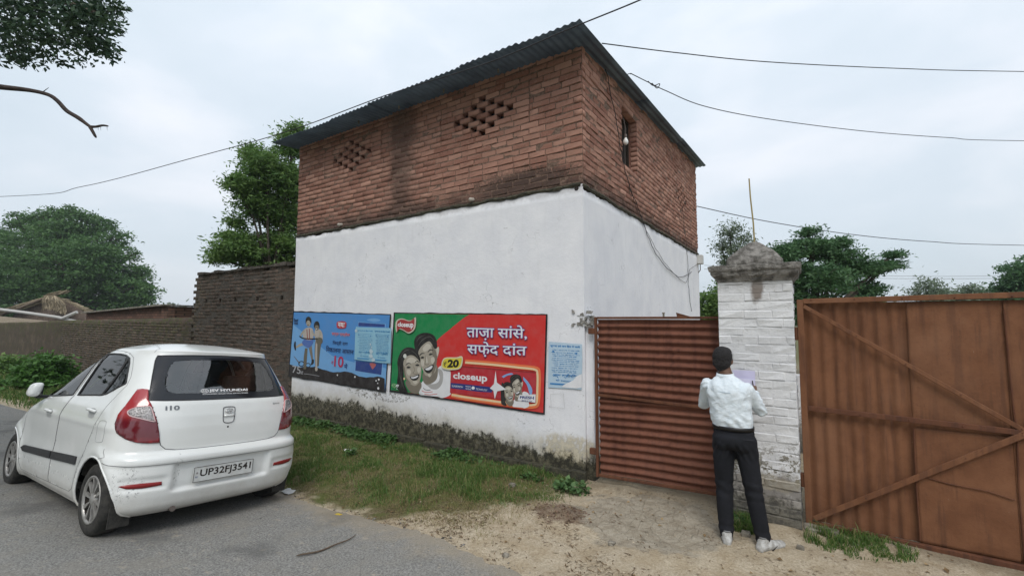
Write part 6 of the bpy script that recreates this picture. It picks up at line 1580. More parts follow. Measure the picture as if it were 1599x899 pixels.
# trainers
def shoe(A_, yaw, nm):
    a = Vector(A_); c_, s_ = math.cos(yaw), math.sin(yaw)
    def T(x, y, z): return (a.x+x*c_-y*s_, a.y+x*s_+y*c_, z)
    up = [('c', T(0, -.035, .060), T(0, .03, .065), .040, .044), ('c', T(0, .03, .055), T(.004, .13, .042), .042, .036), ('e', T(.003, .165, .042), (.040, .050, .030), (0, 0, yaw)), ('c', T(0, -.03, .08), T(0, -.012, .105), .036, .040), ('e', T(0, -.055, .050), (.034, .026, .042), (0, 0, yaw))]
    def hk(co):
        co = co.copy(); co[:, 2] = np.maximum(co[:, 2], .018); return co
    o = organic('shoe', up, .006, nm, pers, 4, .5, hook=hk, disp=lambda c: .002*(vnoise(c[:, 1]*40, c[:, 2]*40, 4)-.5))
    so = []; n = 36
    for k in range(n):
        t = 2*PI*k/n; y = .065+.142*math.sin(t); w = (.037+.010*math.sin(t)-.004*math.cos(2*t)*0)*math.cos(t); so.append((w, y))
    V = []; F = []
    for i, (z, g) in enumerate(((.0, .96), (.004, 1.0), (.022, 1.02), (.030, .97))):
        V += [T(w*g, .065+(y-.065)*g, z+(.006 if y > .16 else 0)) for w, y in so]
    for i in range(3):
        for k in range(n): F.append((i*n+k, i*n+(k+1) % n, (i+1)*n+(k+1) % n, (i+1)*n+k))
    F += [tuple(range(n-1, -1, -1)), tuple(range(3*n, 4*n))]
    npmesh('sole', V, F, mat('grey_sole', (.40, .39, .37), .7, (.22, .20, .18), 30), o, smooth=False)
    for sd in (1, -1):
        q = crv([(sd*.0445, .055, .040), (sd*.0455, .030, .034), (sd*.0455, .045, .038), (sd*.042, .09, .058)], 5)
        MB().tube([T(*p) for p in q], np.interp(np.linspace(0, 1, len(q)), [0, .4, 1], [.003, .005, .0015]), 6).build('side_mark', M['dark'], o)
    MB().tube([T(.028*math.cos(t), -.012+.034*math.sin(t), .128) for t in np.linspace(0, 2*PI, 20)], .008, 6).build('collar_pad', mat('shoe_collar', (.16, .16, .16), .9), o, True)
shm = mat('worn_white_trainer', (.52, .52, .51), .6, (.30, .29, .27), 28, .6, .4, 60)
shoe((ANL[0], ANL[1]-.005, 0), .16, shm); shoe((ANR[0]+.01, ANR[1]-.02, 0), -.62, shm)
# pen in his right hand
pn = MB().tube([(.060, .440, 1.225), (.046, .474, 1.315)], [.0045, .004], 8).build('pen', M['dark'], None, True); pn.location = pers.location
tag(pn, 'dark pen held in the right hand of the man at the pillar', 'pen')
# ================================================================== the white hatchback
def sm(zk, vk, z, s=.02):
    zz = np.arange(min(zk)-.1, max(zk)+.1, .004); v = np.interp(zz, zk, vk); w = max(1, int(s/.004)); ker = np.hanning(2*w+3); ker /= ker.sum()
    v = np.convolve(np.pad(v, w+1, mode='edge'), ker, 'valid'); return np.interp(z, zz, v)
ZT, ZC = 1.515, 1.595
ZK = [.17, .20, .24, .32, .42, .52, .60, .640, .655, .668, .75, .85, .95, 1.05, 1.09, 1.15, 1.25, 1.35, 1.44, 1.475, 1.49, ZT]
XR_ = [.12, .065, .040, .020, .006, .002, .0, .004, .026, .055, .054, .058, .070, .092, .110, .142, .198, .258, .318, .338, .335, .330]
WK = [.17, .22, .30, .40, .50, .65, .80, .92, 1.00, 1.06, 1.10, 1.18, 1.28, 1.38, 1.45, 1.49, ZT]
W_ = [.742, .772, .788, .793, .797, .797, .797, .792, .778, .758, .742, .712, .672, .632, .600, .582, .566]
FK = [.17, .22, .30, .42, .55, .63, .70, .78, .86, .92, .97, 1.02, 1.08, 1.15, 1.25, 1.35, 1.44, 1.49, ZT]
XF_ = [3.42, 3.50, 3.555, 3.585, 3.585, 3.56, 3.48, 3.36, 3.21, 3.06, 2.93, 2.81, 2.69, 2.57, 2.40, 2.20, 1.98, 1.85, 1.76]
zl = list(np.arange(.17, ZT, .0125))+[ZT]
dl = np.linspace(1, 0, 26)[1:]; zc = [ZT+(ZC-ZT)*(1-d**2.3) for d in dl]
ZL = np.array(zl+zc); NZ = len(ZL); NB = len(zl)
na, nb_, nc = 64, 118, 34
A_ = np.concatenate([np.linspace(0, 1, na+1)[:-1], 1+np.linspace(0, 1, nb_+1)[:-1], 2+np.linspace(0, 1, nc+1)]); NA = len(A_)
def level(i):
    z = min(ZL[i], ZT); W = float(sm(WK, W_, z)); xr = float(sm(ZK, XR_, z, .012)); xf = float(sm(FK, XF_, z))
    Lr = .54; Lf = np.interp(z, [.3, .8, 1.05, 1.5], [.75, .80, .95, .80]); nr = np.interp(z, [.2, .62, .95, 1.15, 1.5], [4.2, 4.0, 3.7, 3.4, 3.2]); nf = 2.3
    cr, cf = xr+Lr, xf-Lf
    t = np.linspace(0, PI/2, 260)
    ra = np.stack([cr-Lr*np.cos(t)**(2/nr), W*np.sin(t)**(2/nr)], -1); fa = np.stack([cf+Lf*np.sin(t)**(2/nf), W*np.cos(t)**(2/nf)], -1)
    def rs_(P, f): L_ = np.concatenate([[0], np.cumsum(np.hypot(*np.diff(P, axis=0).T))]); L_ /= L_[-1]; return np.stack([np.interp(f, L_, P[:, 0]), np.interp(f, L_, P[:, 1])], -1)
    P = np.concatenate([rs_(ra, np.linspace(0, 1, na+1))[:-1], np.stack([cr+(cf-cr)*np.linspace(0, 1, nb_+1)[:-1], np.full(nb_, W)], -1), rs_(fa, np.linspace(0, 1, nc+1))])
    if i >= NB:                                    # roof crown
        d = dl[i-NB]; c = np.array([1.15, 0.]); P = c+(P-c)*d
    return np.concatenate([P, np.full((NA, 1), ZL[i])], 1)
T = np.array([level(i) for i in range(NZ)])        # (z, a, 3)
X_, Y_, Z_ = T[..., 0].copy(), T[..., 1].copy(), T[..., 2].copy()
# wheel arch flares, waist crease, bumper sculpting
for cx_ in (.49, 2.95):
    r = np.hypot(X_-cx_, Z_-.285); Y_ += np.where(Y_ > .5, .016*np.exp(-((r-.37)/.055)**2), 0)
Y_ -= np.where((Y_ > .6) & (X_ > .75) & (X_ < 2.6), .010*np.exp(-((Z_-.60)/.12)**2)*ss(X_, .75, 1.1)*ss(-X_, -2.65, -2.4), 0)
Y_ += np.where((Y_ > .6), .006*np.exp(-((Z_-.86)/.03)**2), 0)
rear = (X_ < .5)
Y_ += np.where(rear & (Y_ > .3), .010*ss(Z_, .30, .36)*ss(-Z_, -.66, -.63)*ss(-X_, -.42, -.25), 0)
# number plate recess in the bumper, fog lamp dips, lower lip
X_ += np.where(rear, .030*ss(-np.abs(Y_), -.43, -.37)*ss(Z_, .335, .365)*ss(-Z_, -.570, -.556), 0)
X_ += np.where(rear, .012*ss(Z_, .375, .395)*ss(-Z_, -.50, -.46)*ss(np.abs(Y_), .42, .48)*ss(-np.abs(Y_), -.78, -.70), 0)
X_ -= np.where(rear, .010*ss(Z_, .572, .586)*ss(-Z_, -.640, -.625), 0)
X_ += np.where(rear, .012*ss(Z_, .83, .75)*0, 0)
T = np.stack([X_, Y_, Z_], -1)
def ev(a, zi):                                     # surface point at loop position a (0..3) and level index (float)
    a = np.clip(np.asarray(a, float), 0, 3); zi = np.clip(np.asarray(zi, float), 0, NZ-1)
    ai = np.interp(a, A_, np.arange(NA)); i0 = np.minimum(ai.astype(int), NA-2); fa = ai-i0; j0 = np.minimum(zi.astype(int), NZ-2); fz = zi-j0
    g = lambda j, i: T[j, i]
    return (g(j0, i0)*(1-fa)[..., None]+g(j0, i0+1)*fa[..., None])*(1-fz)[..., None]+(g(j0+1, i0)*(1-fa)[..., None]+g(j0+1, i0+1)*fa[..., None])*fz[..., None]
def evn(a, zi, off=0.0):
    a = np.asarray(a, float); zi = np.asarray(zi, float); P = ev(a, zi)
    da = ev(np.minimum(a+.02, 3), zi)-ev(np.maximum(a-.02, 0), zi); dz = ev(a, zi+.8)-ev(a, zi-.8); n = np.cross(da, dz); n /= np.linalg.norm(n, axis=-1)[..., None]+1e-12
    out = np.sign((n*(P-np.array([1.3, 0, .7]))).sum(-1)); n *= np.where(out == 0, 1, out)[..., None]
    return P+n*off
zi_of = lambda z: np.interp(z, ZL, np.arange(NZ))
def ay(y, z): zi = zi_of(z); row = ev(np.linspace(0, 1.0, 200), np.full(200, zi)); return float(np.interp(y, row[:, 1], np.linspace(0, 1.0, 200)))
def ax(x, z): zi = zi_of(z); row = ev(np.linspace(.35, 3, 600), np.full(600, zi)); return float(np.interp(x, row[:, 0], np.linspace(.35, 3, 600)))
MA = 1.0/1.45                                      # loop units per metre, roughly (side piece is about 1.9 m long)
def dens(pts, st=.012):                            # densify polygon given in (a, zi) space
    out = []; n = len(pts)
    for i in range(n):
        p, q = np.array(pts[i]), np.array(pts[(i+1) % n]); P, Q = ev(*p), ev(*q); k = max(1, int(np.linalg.norm(P-Q)/st))
        out += [tuple(p+(q-p)*j/k) for j in range(k)]
    return out
def dn2(pts, st=.03):
    o = []; n = len(pts)
    for i in range(n):
        p, q = np.array(pts[i], float), np.array(pts[(i+1) % n], float); k = max(1, int(np.hypot(*(q-p))/st)) if i < n-1 or CLOSE else 1; o += [p+(q-p)*j/k for j in range(k)]
    return o
CLOSE = True
def RP(pts, sm_=0):                                # rear polygon given as (y, z)
    if sm_: pts = crv(pts, sm_, True)
    return [(ay(max(0, y), z), float(zi_of(z))) for y, z in pts]
def SP(pts, sm_=0):
    if sm_: pts = crv(pts, sm_, True)
    elif len(pts) > 3: pts = dn2(pts)
    return [(ax(x, z), float(zi_of(z))) for x, z in pts]
def inside(P, poly):
    poly = np.array(poly); x, y = P[:, 0], P[:, 1]; c = np.zeros(len(P), bool); n = len(poly); j = n-1
    for i in range(n):
        xi, yi = poly[i]; xj, yj = poly[j]
        c ^= ((yi > y) != (yj > y)) & (x < (xj-xi)*(y-yi)/((yj-yi)+1e-12)+xi); j = i
    return c
GA, GZi = np.meshgrid(A_, np.arange(NZ, dtype=float)); Q = np.stack([GA.ravel(), GZi.ravel()], -1)
lock = np.zeros(len(Q), bool)
ida = np.arange(NZ*NA).reshape(NZ, NA); FQ = np.stack([ida[:-1, :-1], ida[:-1, 1:], ida[1:, 1:], ida[1:, :-1]], -1).reshape(-1, 4)
SCL = np.array([1.35, .0125])                      # (a, zi) -> metres, for distances only
def snap(poly):
    """pull the grid vertices of cells cut by the outline onto the outline, so that panel edges come out clean"""
    global Q
    poly = np.array(dens(poly)); ins = inside(Q, poly); f = ins[FQ]; mixed = f.any(1) & ~f.all(1); vs = np.unique(FQ[mixed])
    cen = poly*SCL; nx_ = np.roll(cen, -1, 0)
    P = Q[vs]*SCL
    best = np.full(len(vs), 1e9); bp = P.copy()
    for i in range(len(cen)):
        a, b = cen[i], nx_[i]; d = b-a; t = np.clip(((P-a)@d)/(d@d+1e-12), 0, 1); c = a+t[:, None]*d; e_ = np.hypot(*(P-c).T); k = e_ < best; best[k] = e_[k]; bp[k] = c[k]
    k = (best < .0095) & ~lock[vs]; Q[vs[k]] = bp[k]/SCL; lock[vs[k]] = True
    return poly
# ------------ outlines (metres)
rw_out = RP([(0, 1.082), (.25, 1.082), (.50, 1.084), (.606, 1.088), (.596, 1.13), (.560, 1.28), (.520, 1.42), (.498, 1.465), (.25, 1.478), (0, 1.482)])
rw_in = RP([(0, 1.140), (.25, 1.140), (.43, 1.142), (.475, 1.16), (.488, 1.20), (.468, 1.30), (.435, 1.385), (.40, 1.42), (.25, 1.436), (0, 1.440)])
def AP(pts, k=3):                                  # corner outline given as (x or y, value, z)
    out = []
    for w_, v_, z_ in pts: out.append((ay(v_, z_) if w_ == 'y' else ax(v_, z_), z_))
    q_ = crv(out, k, True); return [(float(a), float(zi_of(z))) for a, z in q_]
tl = AP([('y', .595, 1.172), ('y', .625, 1.176), ('y', .650, 1.170), ('y', .690, 1.10), ('y', .725, 1.035), ('x', .308, .97), ('x', .300, .90), ('x', .255, .83), ('x', .19, .785), ('y', .66, .758), ('y', .60, .748), ('y', .522, .745), ('y', .532, .82), ('y', .556, .93), ('y', .590, 1.05), ('y', .604, 1.09)], 1)
tg = RP([(0, .668), (.25, .670), (.40, .676), (.475, .690), (.512, .725), (.522, .76), (.532, .82), (.556, .93), (.590, 1.05), (.606, 1.088), (.50, 1.084), (.25, 1.082), (0, 1.082)])
sw_r = SP([(.485, 1.215), (.60, 1.160), (.70, 1.120), (.80, 1.100), (1.00, 1.090), (1.355, 1.068), (1.36, 1.20), (1.37, 1.33), (1.375, 1.462), (1.20, 1.468), (1.02, 1.466), (.86, 1.455), (.74, 1.430), (.665, 1.385), (.59, 1.315)])
sw_f = SP([(1.475, 1.062), (1.90, 1.030), (2.46, .990), (2.38, 1.075), (2.26, 1.165), (2.12, 1.255), (1.96, 1.345), (1.82, 1.405), (1.70, 1.440), (1.58, 1.460), (1.462, 1.465), (1.465, 1.26)])
dr_r = SP([(.845, .45), (.885, .36), (.94, .30), (1.02, .262), (1.25, .255), (1.60, .250), (1.60, .60), (1.56, .90), (1.43, 1.06), (1.42, 1.25), (1.415, 1.492), (1.20, 1.499), (1.00, 1.496), (.82, 1.480), (.68, 1.44), (.575, 1.36), (.49, 1.27), (.455, 1.20), (.50, 1.10), (.575, .98), (.65, .86), (.73, .72), (.78, .60), (.81, .53)])
dr_f = SP([(1.612, .25), (2.20, .235), (2.52, .235), (2.60, .40), (2.64, .60), (2.66, .86), (2.66, .96), (2.50, 1.05), (2.38, 1.13), (2.22, 1.24), (2.05, 1.34), (1.88, 1.42), (1.72, 1.468), (1.58, 1.488), (1.427, 1.492), (1.432, 1.25), (1.445, 1.06), (1.572, .90), (1.612, .60)])
def circ(cx_, r): return [(ax(cx_+r*math.cos(t), max(.171, .285+r*math.sin(t))), float(zi_of(max(.171, .285+r*math.sin(t))))) for t in np.linspace(-.35, PI+.35, 40)]
ar, af = circ(.49, .330), circ(2.95, .330)
ws = [(ax(x, z), float(zi_of(z))) for x, z in ((2.68, 1.06), (2.55, 1.13), (2.30, 1.28), (2.10, 1.39), (1.96, 1.46))]+[(3.0, float(zi_of(1.47))), (3.0, float(zi_of(1.04)))]
wa = [q for q in ws]
polys = {}
for nm, p in (('arch_r', ar), ('arch_f', af), ('light', tl), ('rw_out', rw_out), ('rw_in', rw_in), ('tailgate', tg), ('win_r', sw_r), ('win_f', sw_f), ('door_r', dr_r), ('door_f', dr_f)): polys[nm] = snap(p)
bump = [(0, -1), (0, float(zi_of(.668))), (ay(.30, .672), float(zi_of(.672))), (ay(.48, .685), float(zi_of(.685))), (ay(.56, .69), float(zi_of(.69))), (ay(.70, .688), float(zi_of(.688))), (ax(.36, .70), float(zi_of(.70))), (ax(.30, .64), float(zi_of(.64))), (ax(.52, .60), float(zi_of(.60))), (1.05, float(zi_of(.5))), (1.05, -1)]
polys['bumper'] = np.array(bump)
VL = ev(Q[:, 0], Q[:, 1]); CEN = Q[FQ].mean(1)
reg = np.array(['body']*len(FQ), dtype=object)
reg[inside(CEN, [(0, 0), (0, float(zi_of(.668)))]+bump[2:9]+[(1.05, 0)])] = 'rear_bumper'
reg[inside(CEN, polys['tailgate'])] = 'tailgate'
reg[inside(CEN, polys['door_r'])] = 'rear_door'; reg[inside(CEN, polys['door_f'])] = 'front_door'
reg[inside(CEN, polys['win_r'])] = 'cut'; reg[inside(CEN, polys['win_f'])] = 'cut'
reg[inside(CEN, polys['rw_out'])] = 'frit'; reg[inside(CEN, polys['rw_in'])] = 'cut'
reg[inside(CEN, polys['light'])] = 'cut'; reg[inside(CEN, ws)] = 'cut'
reg[inside(CEN, polys['arch_r']) | inside(CEN, polys['arch_f'])] = 'cut'
FC = VL[FQ].mean(1)
M['paint'] = None
def carpaint():
    n = Nodes('white_car_paint', .28, .5); n.b.inputs['Coat Weight'].default_value = .6; n.b.inputs['Coat Roughness'].default_value = .06
    tc = n.N.new('ShaderNodeTexCoord').outputs['Object']; x = n.N.new('ShaderNodeSeparateXYZ'); n.L.new(tc, x.inputs[0]); x, y, z = x.outputs
    dn = n.noise(5, 7, .7, vec=tc); fn = n.noise(60, 5, .7, vec=tc)
    base = n.mix(n.rng(n.noise(2, 4, .6, vec=tc), .35, .65), (.70, .715, .70), (.76, .77, .755))
    low = n.math('MULTIPLY', n.rng(n.math('ADD', z, n.math('MULTIPLY', dn, .25)), .55, .28), .55)
    base = n.mix(low, base, (.36, .32, .26))
    base = n.mix(n.math('MULTIPLY', n.rng(fn, .6, .75), .14), base, (.35, .33, .30))
    # scuffed, flaked patches on the left end of the bumper
    def near(cx, cy, cz, r): 
        d = [n.math('MULTIPLY', n.math('SUBTRACT', q, c), 1/rr) for q, c, rr in ((x, cx, .25), (y, cy, r[0]), (z, cz, r[1]))]
        return n.math('SUBTRACT', 1, n.math('SQRT', n.math('ADD', n.math('MULTIPLY', d[0], d[0]), n.math('ADD', n.math('MULTIPLY', d[1], d[1]), n.math('MULTIPLY', d[2], d[2])))))
    sc1 = n.math('MAXIMUM', near(.12, .70, .44, (.16, .18)), near(.0, .38, .52, (.035, .17)))
    fl_ = n.math('MULTIPLY', n.rng(n.noise(42, 7, .8, vec=tc), .56, .58), n.rng(n.math('ADD', sc1, n.math('MULTIPLY', dn, .5)), .35, .6))
    base = n.mix(n.math('MULTIPLY', fl_, .6), base, (.16, .16, .165))
    n.put(n.b.inputs['Roughness'], n.rng(low, 0, .5, .26, .6)); return n.done(base)
M['paint'] = carpaint()
M['blackplastic'] = mat('black_plastic', (.022, .022, .024), .55, (.04, .04, .04), 30, .5, .1, 80)
M['seamline'] = mat('panel_gap', (.10, .10, .105), .8)
M['frit'] = mat('black_glass_band', (.012, .014, .018), .12, spec=.5)
M['rubber'] = mat('rubber', (.022, .022, .021), .85, (.05, .047, .042), 20, .6, .3, 90)
def glassm(name, tint, refl):
    m = bpy.data.materials.new(name); m.use_nodes = True; t = m.node_tree; t.nodes.clear()
    o = t.nodes.new('ShaderNodeOutputMaterial'); tr = t.nodes.new('ShaderNodeBsdfTransparent'); gl = t.nodes.new('ShaderNodeBsdfGlossy'); fr = t.nodes.new('ShaderNodeFresnel'); mx = t.nodes.new('ShaderNodeMixShader')
    tr.inputs[0].default_value = (*tint, 1); gl.inputs['Roughness'].default_value = .02; fr.inputs[0].default_value = refl
    t.links.new(fr.outputs[0], mx.inputs[0]); t.links.new(tr.outputs[0], mx.inputs[1]); t.links.new(gl.outputs[0], mx.inputs[2]); t.links.new(mx.outputs[0], o.inputs[0]); return m
M['glass'] = glassm('tinted_glass', (.46, .50, .50), 1.5); M['rglass'] = glassm('rear_glass', (.88, .92, .91), 2.5)
CARS = 1.029
car = thing('parked_car', 'white small hatchback with a scuffed rear bumper parked on the road at the left', 'car', (-4.609, 2.091, 0.002))
car.rotation_euler = (.108, .028, R(181.45)); car.scale = (CARS,)*3
def submesh(name, key, m, parent, sides=(1, -1), join=True):
    """the faces of one region, on the left, right or both halves"""
    f = FQ[reg == key]; u, inv = np.unique(f, return_inverse=True); V = VL[u]; inv = inv.reshape(-1, 4)
    if join:
        V2 = V*[1, -1, 1]; Va = np.concatenate([V, V2]); Fa = np.concatenate([inv, inv[:, ::-1]+len(V)])
        o = npmesh(name, Va, Fa, m, parent, smooth=True)
        bm = bmesh.new(); bm.from_mesh(o.data); bmesh.ops.remove_doubles(bm, verts=bm.verts, dist=.0006); bmesh.ops.recalc_face_normals(bm, faces=bm.faces); bm.to_mesh(o.data); bm.free()
        o.data.polygons.foreach_set('use_smooth', np.ones(len(o.data.polygons), bool)); return o
    out = []
    for s in sides:
        o = npmesh(name, V*[1, s, 1], inv if s > 0 else inv[:, ::-1], m, parent, smooth=True); out.append(o)
    return out
bodyo = submesh('body', 'body', M['paint'], car)
rb = submesh('rear_bumper', 'rear_bumper', M['paint'], car)
tgo = submesh('tailgate', 'tailgate', M['paint'], car)
frit = submesh('rear_window', 'frit', M['frit'], car)
rd = submesh('rear_door', 'rear_door', M['paint'], car, join=False); fd = submesh('front_door', 'front_door', M['paint'], car, join=False)
def patch(name, poly, m, parent, off, thick=0.0, st=.02, both=False, mirror=False, sym=False, smooth=True):
    """a panel lying on the body inside an outline; clean edges"""
    poly = np.array(dens([tuple(p) for p in poly], st))
    if sym:                                        # closed across the centre line
        pass
    V2 = [Vector((p[0]*1.35, p[1]*.0125, 0)) for p in poly]
    bm = bmesh.new(); vs = [bm.verts.new(v) for v in V2]; f = bm.faces.new(vs)
    lo = np.min([[v.x, v.y] for v in V2], 0); hi = np.max([[v.x, v.y] for v in V2], 0)
    for k in np.arange(lo[0]+st, hi[0], st*1.5): bmesh.ops.bisect_plane(bm, geom=bm.verts[:]+bm.edges[:]+bm.faces[:], plane_co=(k, 0, 0), plane_no=(1, 0, 0))
    for k in np.arange(lo[1]+st, hi[1], st*1.5): bmesh.ops.bisect_plane(bm, geom=bm.verts[:]+bm.edges[:]+bm.faces[:], plane_co=(0, k, 0), plane_no=(0, 1, 0))
    co = np.array([[v.co.x/1.35, v.co.y/.0125] for v in bm.verts]); P = evn(co[:, 0], co[:, 1], off)
    for v, p in zip(bm.verts, P): v.co = p
    if thick:
        bmesh.ops.recalc_face_normals(bm, faces=bm.faces)
        edges = [e_ for e_ in bm.edges if e_.is_boundary]; r = bmesh.ops.extrude_edge_only(bm, edges=edges); nv = [g for g in r['geom'] if isinstance(g, bmesh.types.BMVert)]
        cc = np.array([list(v.co) for v in nv]); 
        for v in nv:
            k = np.argmin(np.linalg.norm(P-np.array(v.co), axis=1)); q = evn(co[k:k+1, 0], co[k:k+1, 1], off-thick)[0]; v.co = q
    if both:
        g = bmesh.ops.duplicate(bm, geom=bm.verts[:]+bm.edges[:]+bm.faces[:]); 
        for v in g['geom']:
            if isinstance(v, bmesh.types.BMVert): v.co.y *= -1
        bmesh.ops.remove_doubles(bm, verts=bm.verts, dist=.0008)
    if mirror:
        for v in bm.verts: v.co.y *= -1
    bmesh.ops.recalc_face_normals(bm, faces=bm.faces)
    if not thick:
        for f in bm.faces:
            f.normal_update()
            if f.normal.dot(f.calc_center_median()-Vector((1.5, 0, .5))) < 0: f.normal_flip()
    me = bpy.data.meshes.new(name); bm.to_mesh(me); bm.free(); me.materials.append(m)
    if smooth: me.polygons.foreach_set('use_smooth', np.ones(len(me.polygons), bool))
    o = bpy.data.objects.new(name, me); link(o, parent); return o
def edge(name, poly, m, parent, rad, off=.001, closed=True, sides=(1,), st=.012):
    P = np.array(dens([tuple(p) for p in poly], st)) if closed else np.array(poly)
    if not closed:
        out = []
        for i in range(len(P)-1):
            k = max(1, int(np.linalg.norm(ev(*P[i])-ev(*P[i+1]))/st)); out += [P[i]+(P[i+1]-P[i])*j/k for j in range(k)]
        P = np.array(out+[P[-1]])
    W = evn(P[:, 0], P[:, 1], off)
    if closed: W = np.concatenate([W, W[:1]])
    mb = MB()
    for s in sides: mb.tube(W*[1, s, 1], rad, 6, not closed)
    return mb.build(name, m, parent, True)
patch('glass', rw_in, M['rglass'], frit, -.002, both=True)
edge('seal', [p for p in rw_out], M['blackplastic'], frit, .0045, 0, closed=False, sides=(1, -1))
for k, s in enumerate((1, -1)):
    mi = s < 0
    patch('window', sw_r, M['glass'], rd[k], -.004, mirror=mi); patch('window', sw_f, M['glass'], fd[k], -.004, mirror=mi)
    edge('window_seal', sw_r, M['blackplastic'], rd[k], .009, -.001, sides=(s,)); edge('window_seal', sw_f, M['blackplastic'], fd[k], .009, -.001, sides=(s,))
    # quarter light bar
    q = [(ax(.80, 1.10), float(zi_of(1.10))), (ax(.755, 1.28), float(zi_of(1.28))), (ax(.76, 1.435), float(zi_of(1.435)))]
    edge('window_bar', q, M['blackplastic'], rd[k], .011, -.002, closed=False, sides=(s,))
    edge('door_gap', dr_r, M['seamline'], rd[k], .0016, .0002, sides=(s,)); edge('door_gap', dr_f, M['seamline'], fd[k], .0016, .0002, sides=(s,))
    # mirror corner sail of the front door
    patch('mirror_sail', SP([(2.22, 1.01), (2.47, .992), (2.36, 1.085), (2.25, 1.16)]), M['blackplastic'], fd[k], .004, mirror=mi)
    # handles; the shade of their cups is a flat grey patch
    for par, hx, zz in ((rd[k], .80, .955), (fd[k], 1.90, .868)):
        pass
        patch('cup_shade', SP([(hx-.055, zz-.045), (hx+.055, zz-.045), (hx+.07, zz-.01), (hx+.055, zz+.03), (hx-.055, zz+.03), (hx-.07, zz-.01)], 3), mat('handle_shadow', (.36, .37, .37), .5) if 'handle_shadow' not in bpy.data.materials else bpy.data.materials['handle_shadow'], par, .0008, mirror=mi)
        hp = [evn(np.array([ax(hx+d, zz+.016+dz)]), np.array([zi_of(zz+.016+dz)]), o_)[0]*[1, s, 1] for d, dz, o_ in ((-.085, -.004, .004), (-.06, 0, .020), (0, .004, .027), (.06, .004, .022), (.085, .002, .004))]
        MB().tube(crv(hp, 4), .0125, 8).build('handle', M['paint'], par, True)
    # black rubbing strips
    patch('rubbing_strip', SP([(.93, .500), (1.585, .465), (1.590, .530), (.935, .566)]), M['blackplastic'], rd[k], .013, .012, mirror=mi, smooth=False)
    patch('rubbing_strip', SP([(1.625, .463), (2.50, .425), (2.56, .455), (2.50, .485), (1.622, .528)]), M['blackplastic'], fd[k], .013, .012, mirror=mi, smooth=False)
    # tail lamps
    lampm = 'tail_lamp_red'
    if lampm not in bpy.data.materials:
        n = Nodes(lampm, .12, .6); tc = n.N.new('ShaderNodeTexCoord').outputs['Object']; x = n.N.new('ShaderNodeSeparateXYZ'); n.L.new(tc, x.inputs[0])
        w_ = n.N.new('ShaderNodeTexVoronoi'); w_.inputs['Scale'].default_value = 26; n.L.new(tc, w_.inputs[0])
        c_ = n.mix(n.rng(w_.outputs[0], .1, .6), (.44, .018, .022), (.20, .008, .014)); c_ = n.mix(n.rng(x.outputs[2], .95, .80), (.34, .03, .035), c_)
        c_ = n.mix(n.rng(n.math('ABSOLUTE', n.math('SUBTRACT', x.outputs[2], .86)), .13, .05), c_, (.12, .006, .014))
        n.b.inputs['Coat Weight'].default_value = .7; n.done(c_)
    lo = patch('tail_lamp', tl, bpy.data.materials[lampm], car, .010, .014, mirror=mi)
    edge('lamp_rim', tl, M['seamline'], lo, .003, -.001, sides=(s,))
    rev = AP([('y', .598, 1.035), ('y', .66, 1.035), ('x', .215, 1.03), ('x', .245, 1.00), ('x', .215, .965), ('y', .655, .945), ('y', .572, .918), ('y', .570, .935), ('y', .582, .985)], 3)
    patch('clear_lens', rev, mat('clear_lens', (.38, .36, .36), .15, (.14, .13, .13), 55, .8, .3, 90, spec=.8) if 'clear_lens' not in bpy.data.materials else bpy.data.materials['clear_lens'], lo, .013, .002, mirror=mi)
    edge('lens_rim', rev, mat('lens_rim', (.62, .45, .45), .3) if 'lens_rim' not in bpy.data.materials else bpy.data.materials['lens_rim'], lo, .004, .013, sides=(s,))
    # fog reflectors
    fr_ = RP([(.475, .410), (.60, .402), (.69, .408), (.735, .432), (.69, .440), (.60, .442), (.48, .438)])
    patch('reflector', fr_, mat('reflector_red', (.24, .022, .022), .25) if 'reflector_red' not in bpy.data.materials else bpy.data.materials['reflector_red'], rb, .004, .006, mirror=mi)
    # wheel arch lip and liner
    for cx_ in (.49, 2.95):
        pts = circ(cx_, .335); edge('arch_lip', pts, M['paint'], bodyo, .008, .0, closed=False, sides=(s,))
        WL = MB().lathe([(.337, s*.70), (.345, s*.45), (.02, s*.45)], 40, 'y', (cx_, 0, .285)).build('wheel_liner', M['rubber'], bodyo)
        lo_ = WL; bm = bmesh.new(); bm.from_mesh(lo_.data); bmesh.ops.bisect_plane(bm, geom=bm.verts[:]+bm.edges[:]+bm.faces[:], plane_co=(0, 0, .19), plane_no=(0, 0, -1), clear_outer=True); bm.to_mesh(lo_.data); bm.free()
    patch('indicator', SP([(2.745, .855), (2.795, .845), (2.80, .87), (2.76, .885)]), mat('amber_lens', (.50, .09, .02), .3) if 'amber_lens' not in bpy.data.materials else bpy.data.materials['amber_lens'], car, .004, .004, mirror=mi)
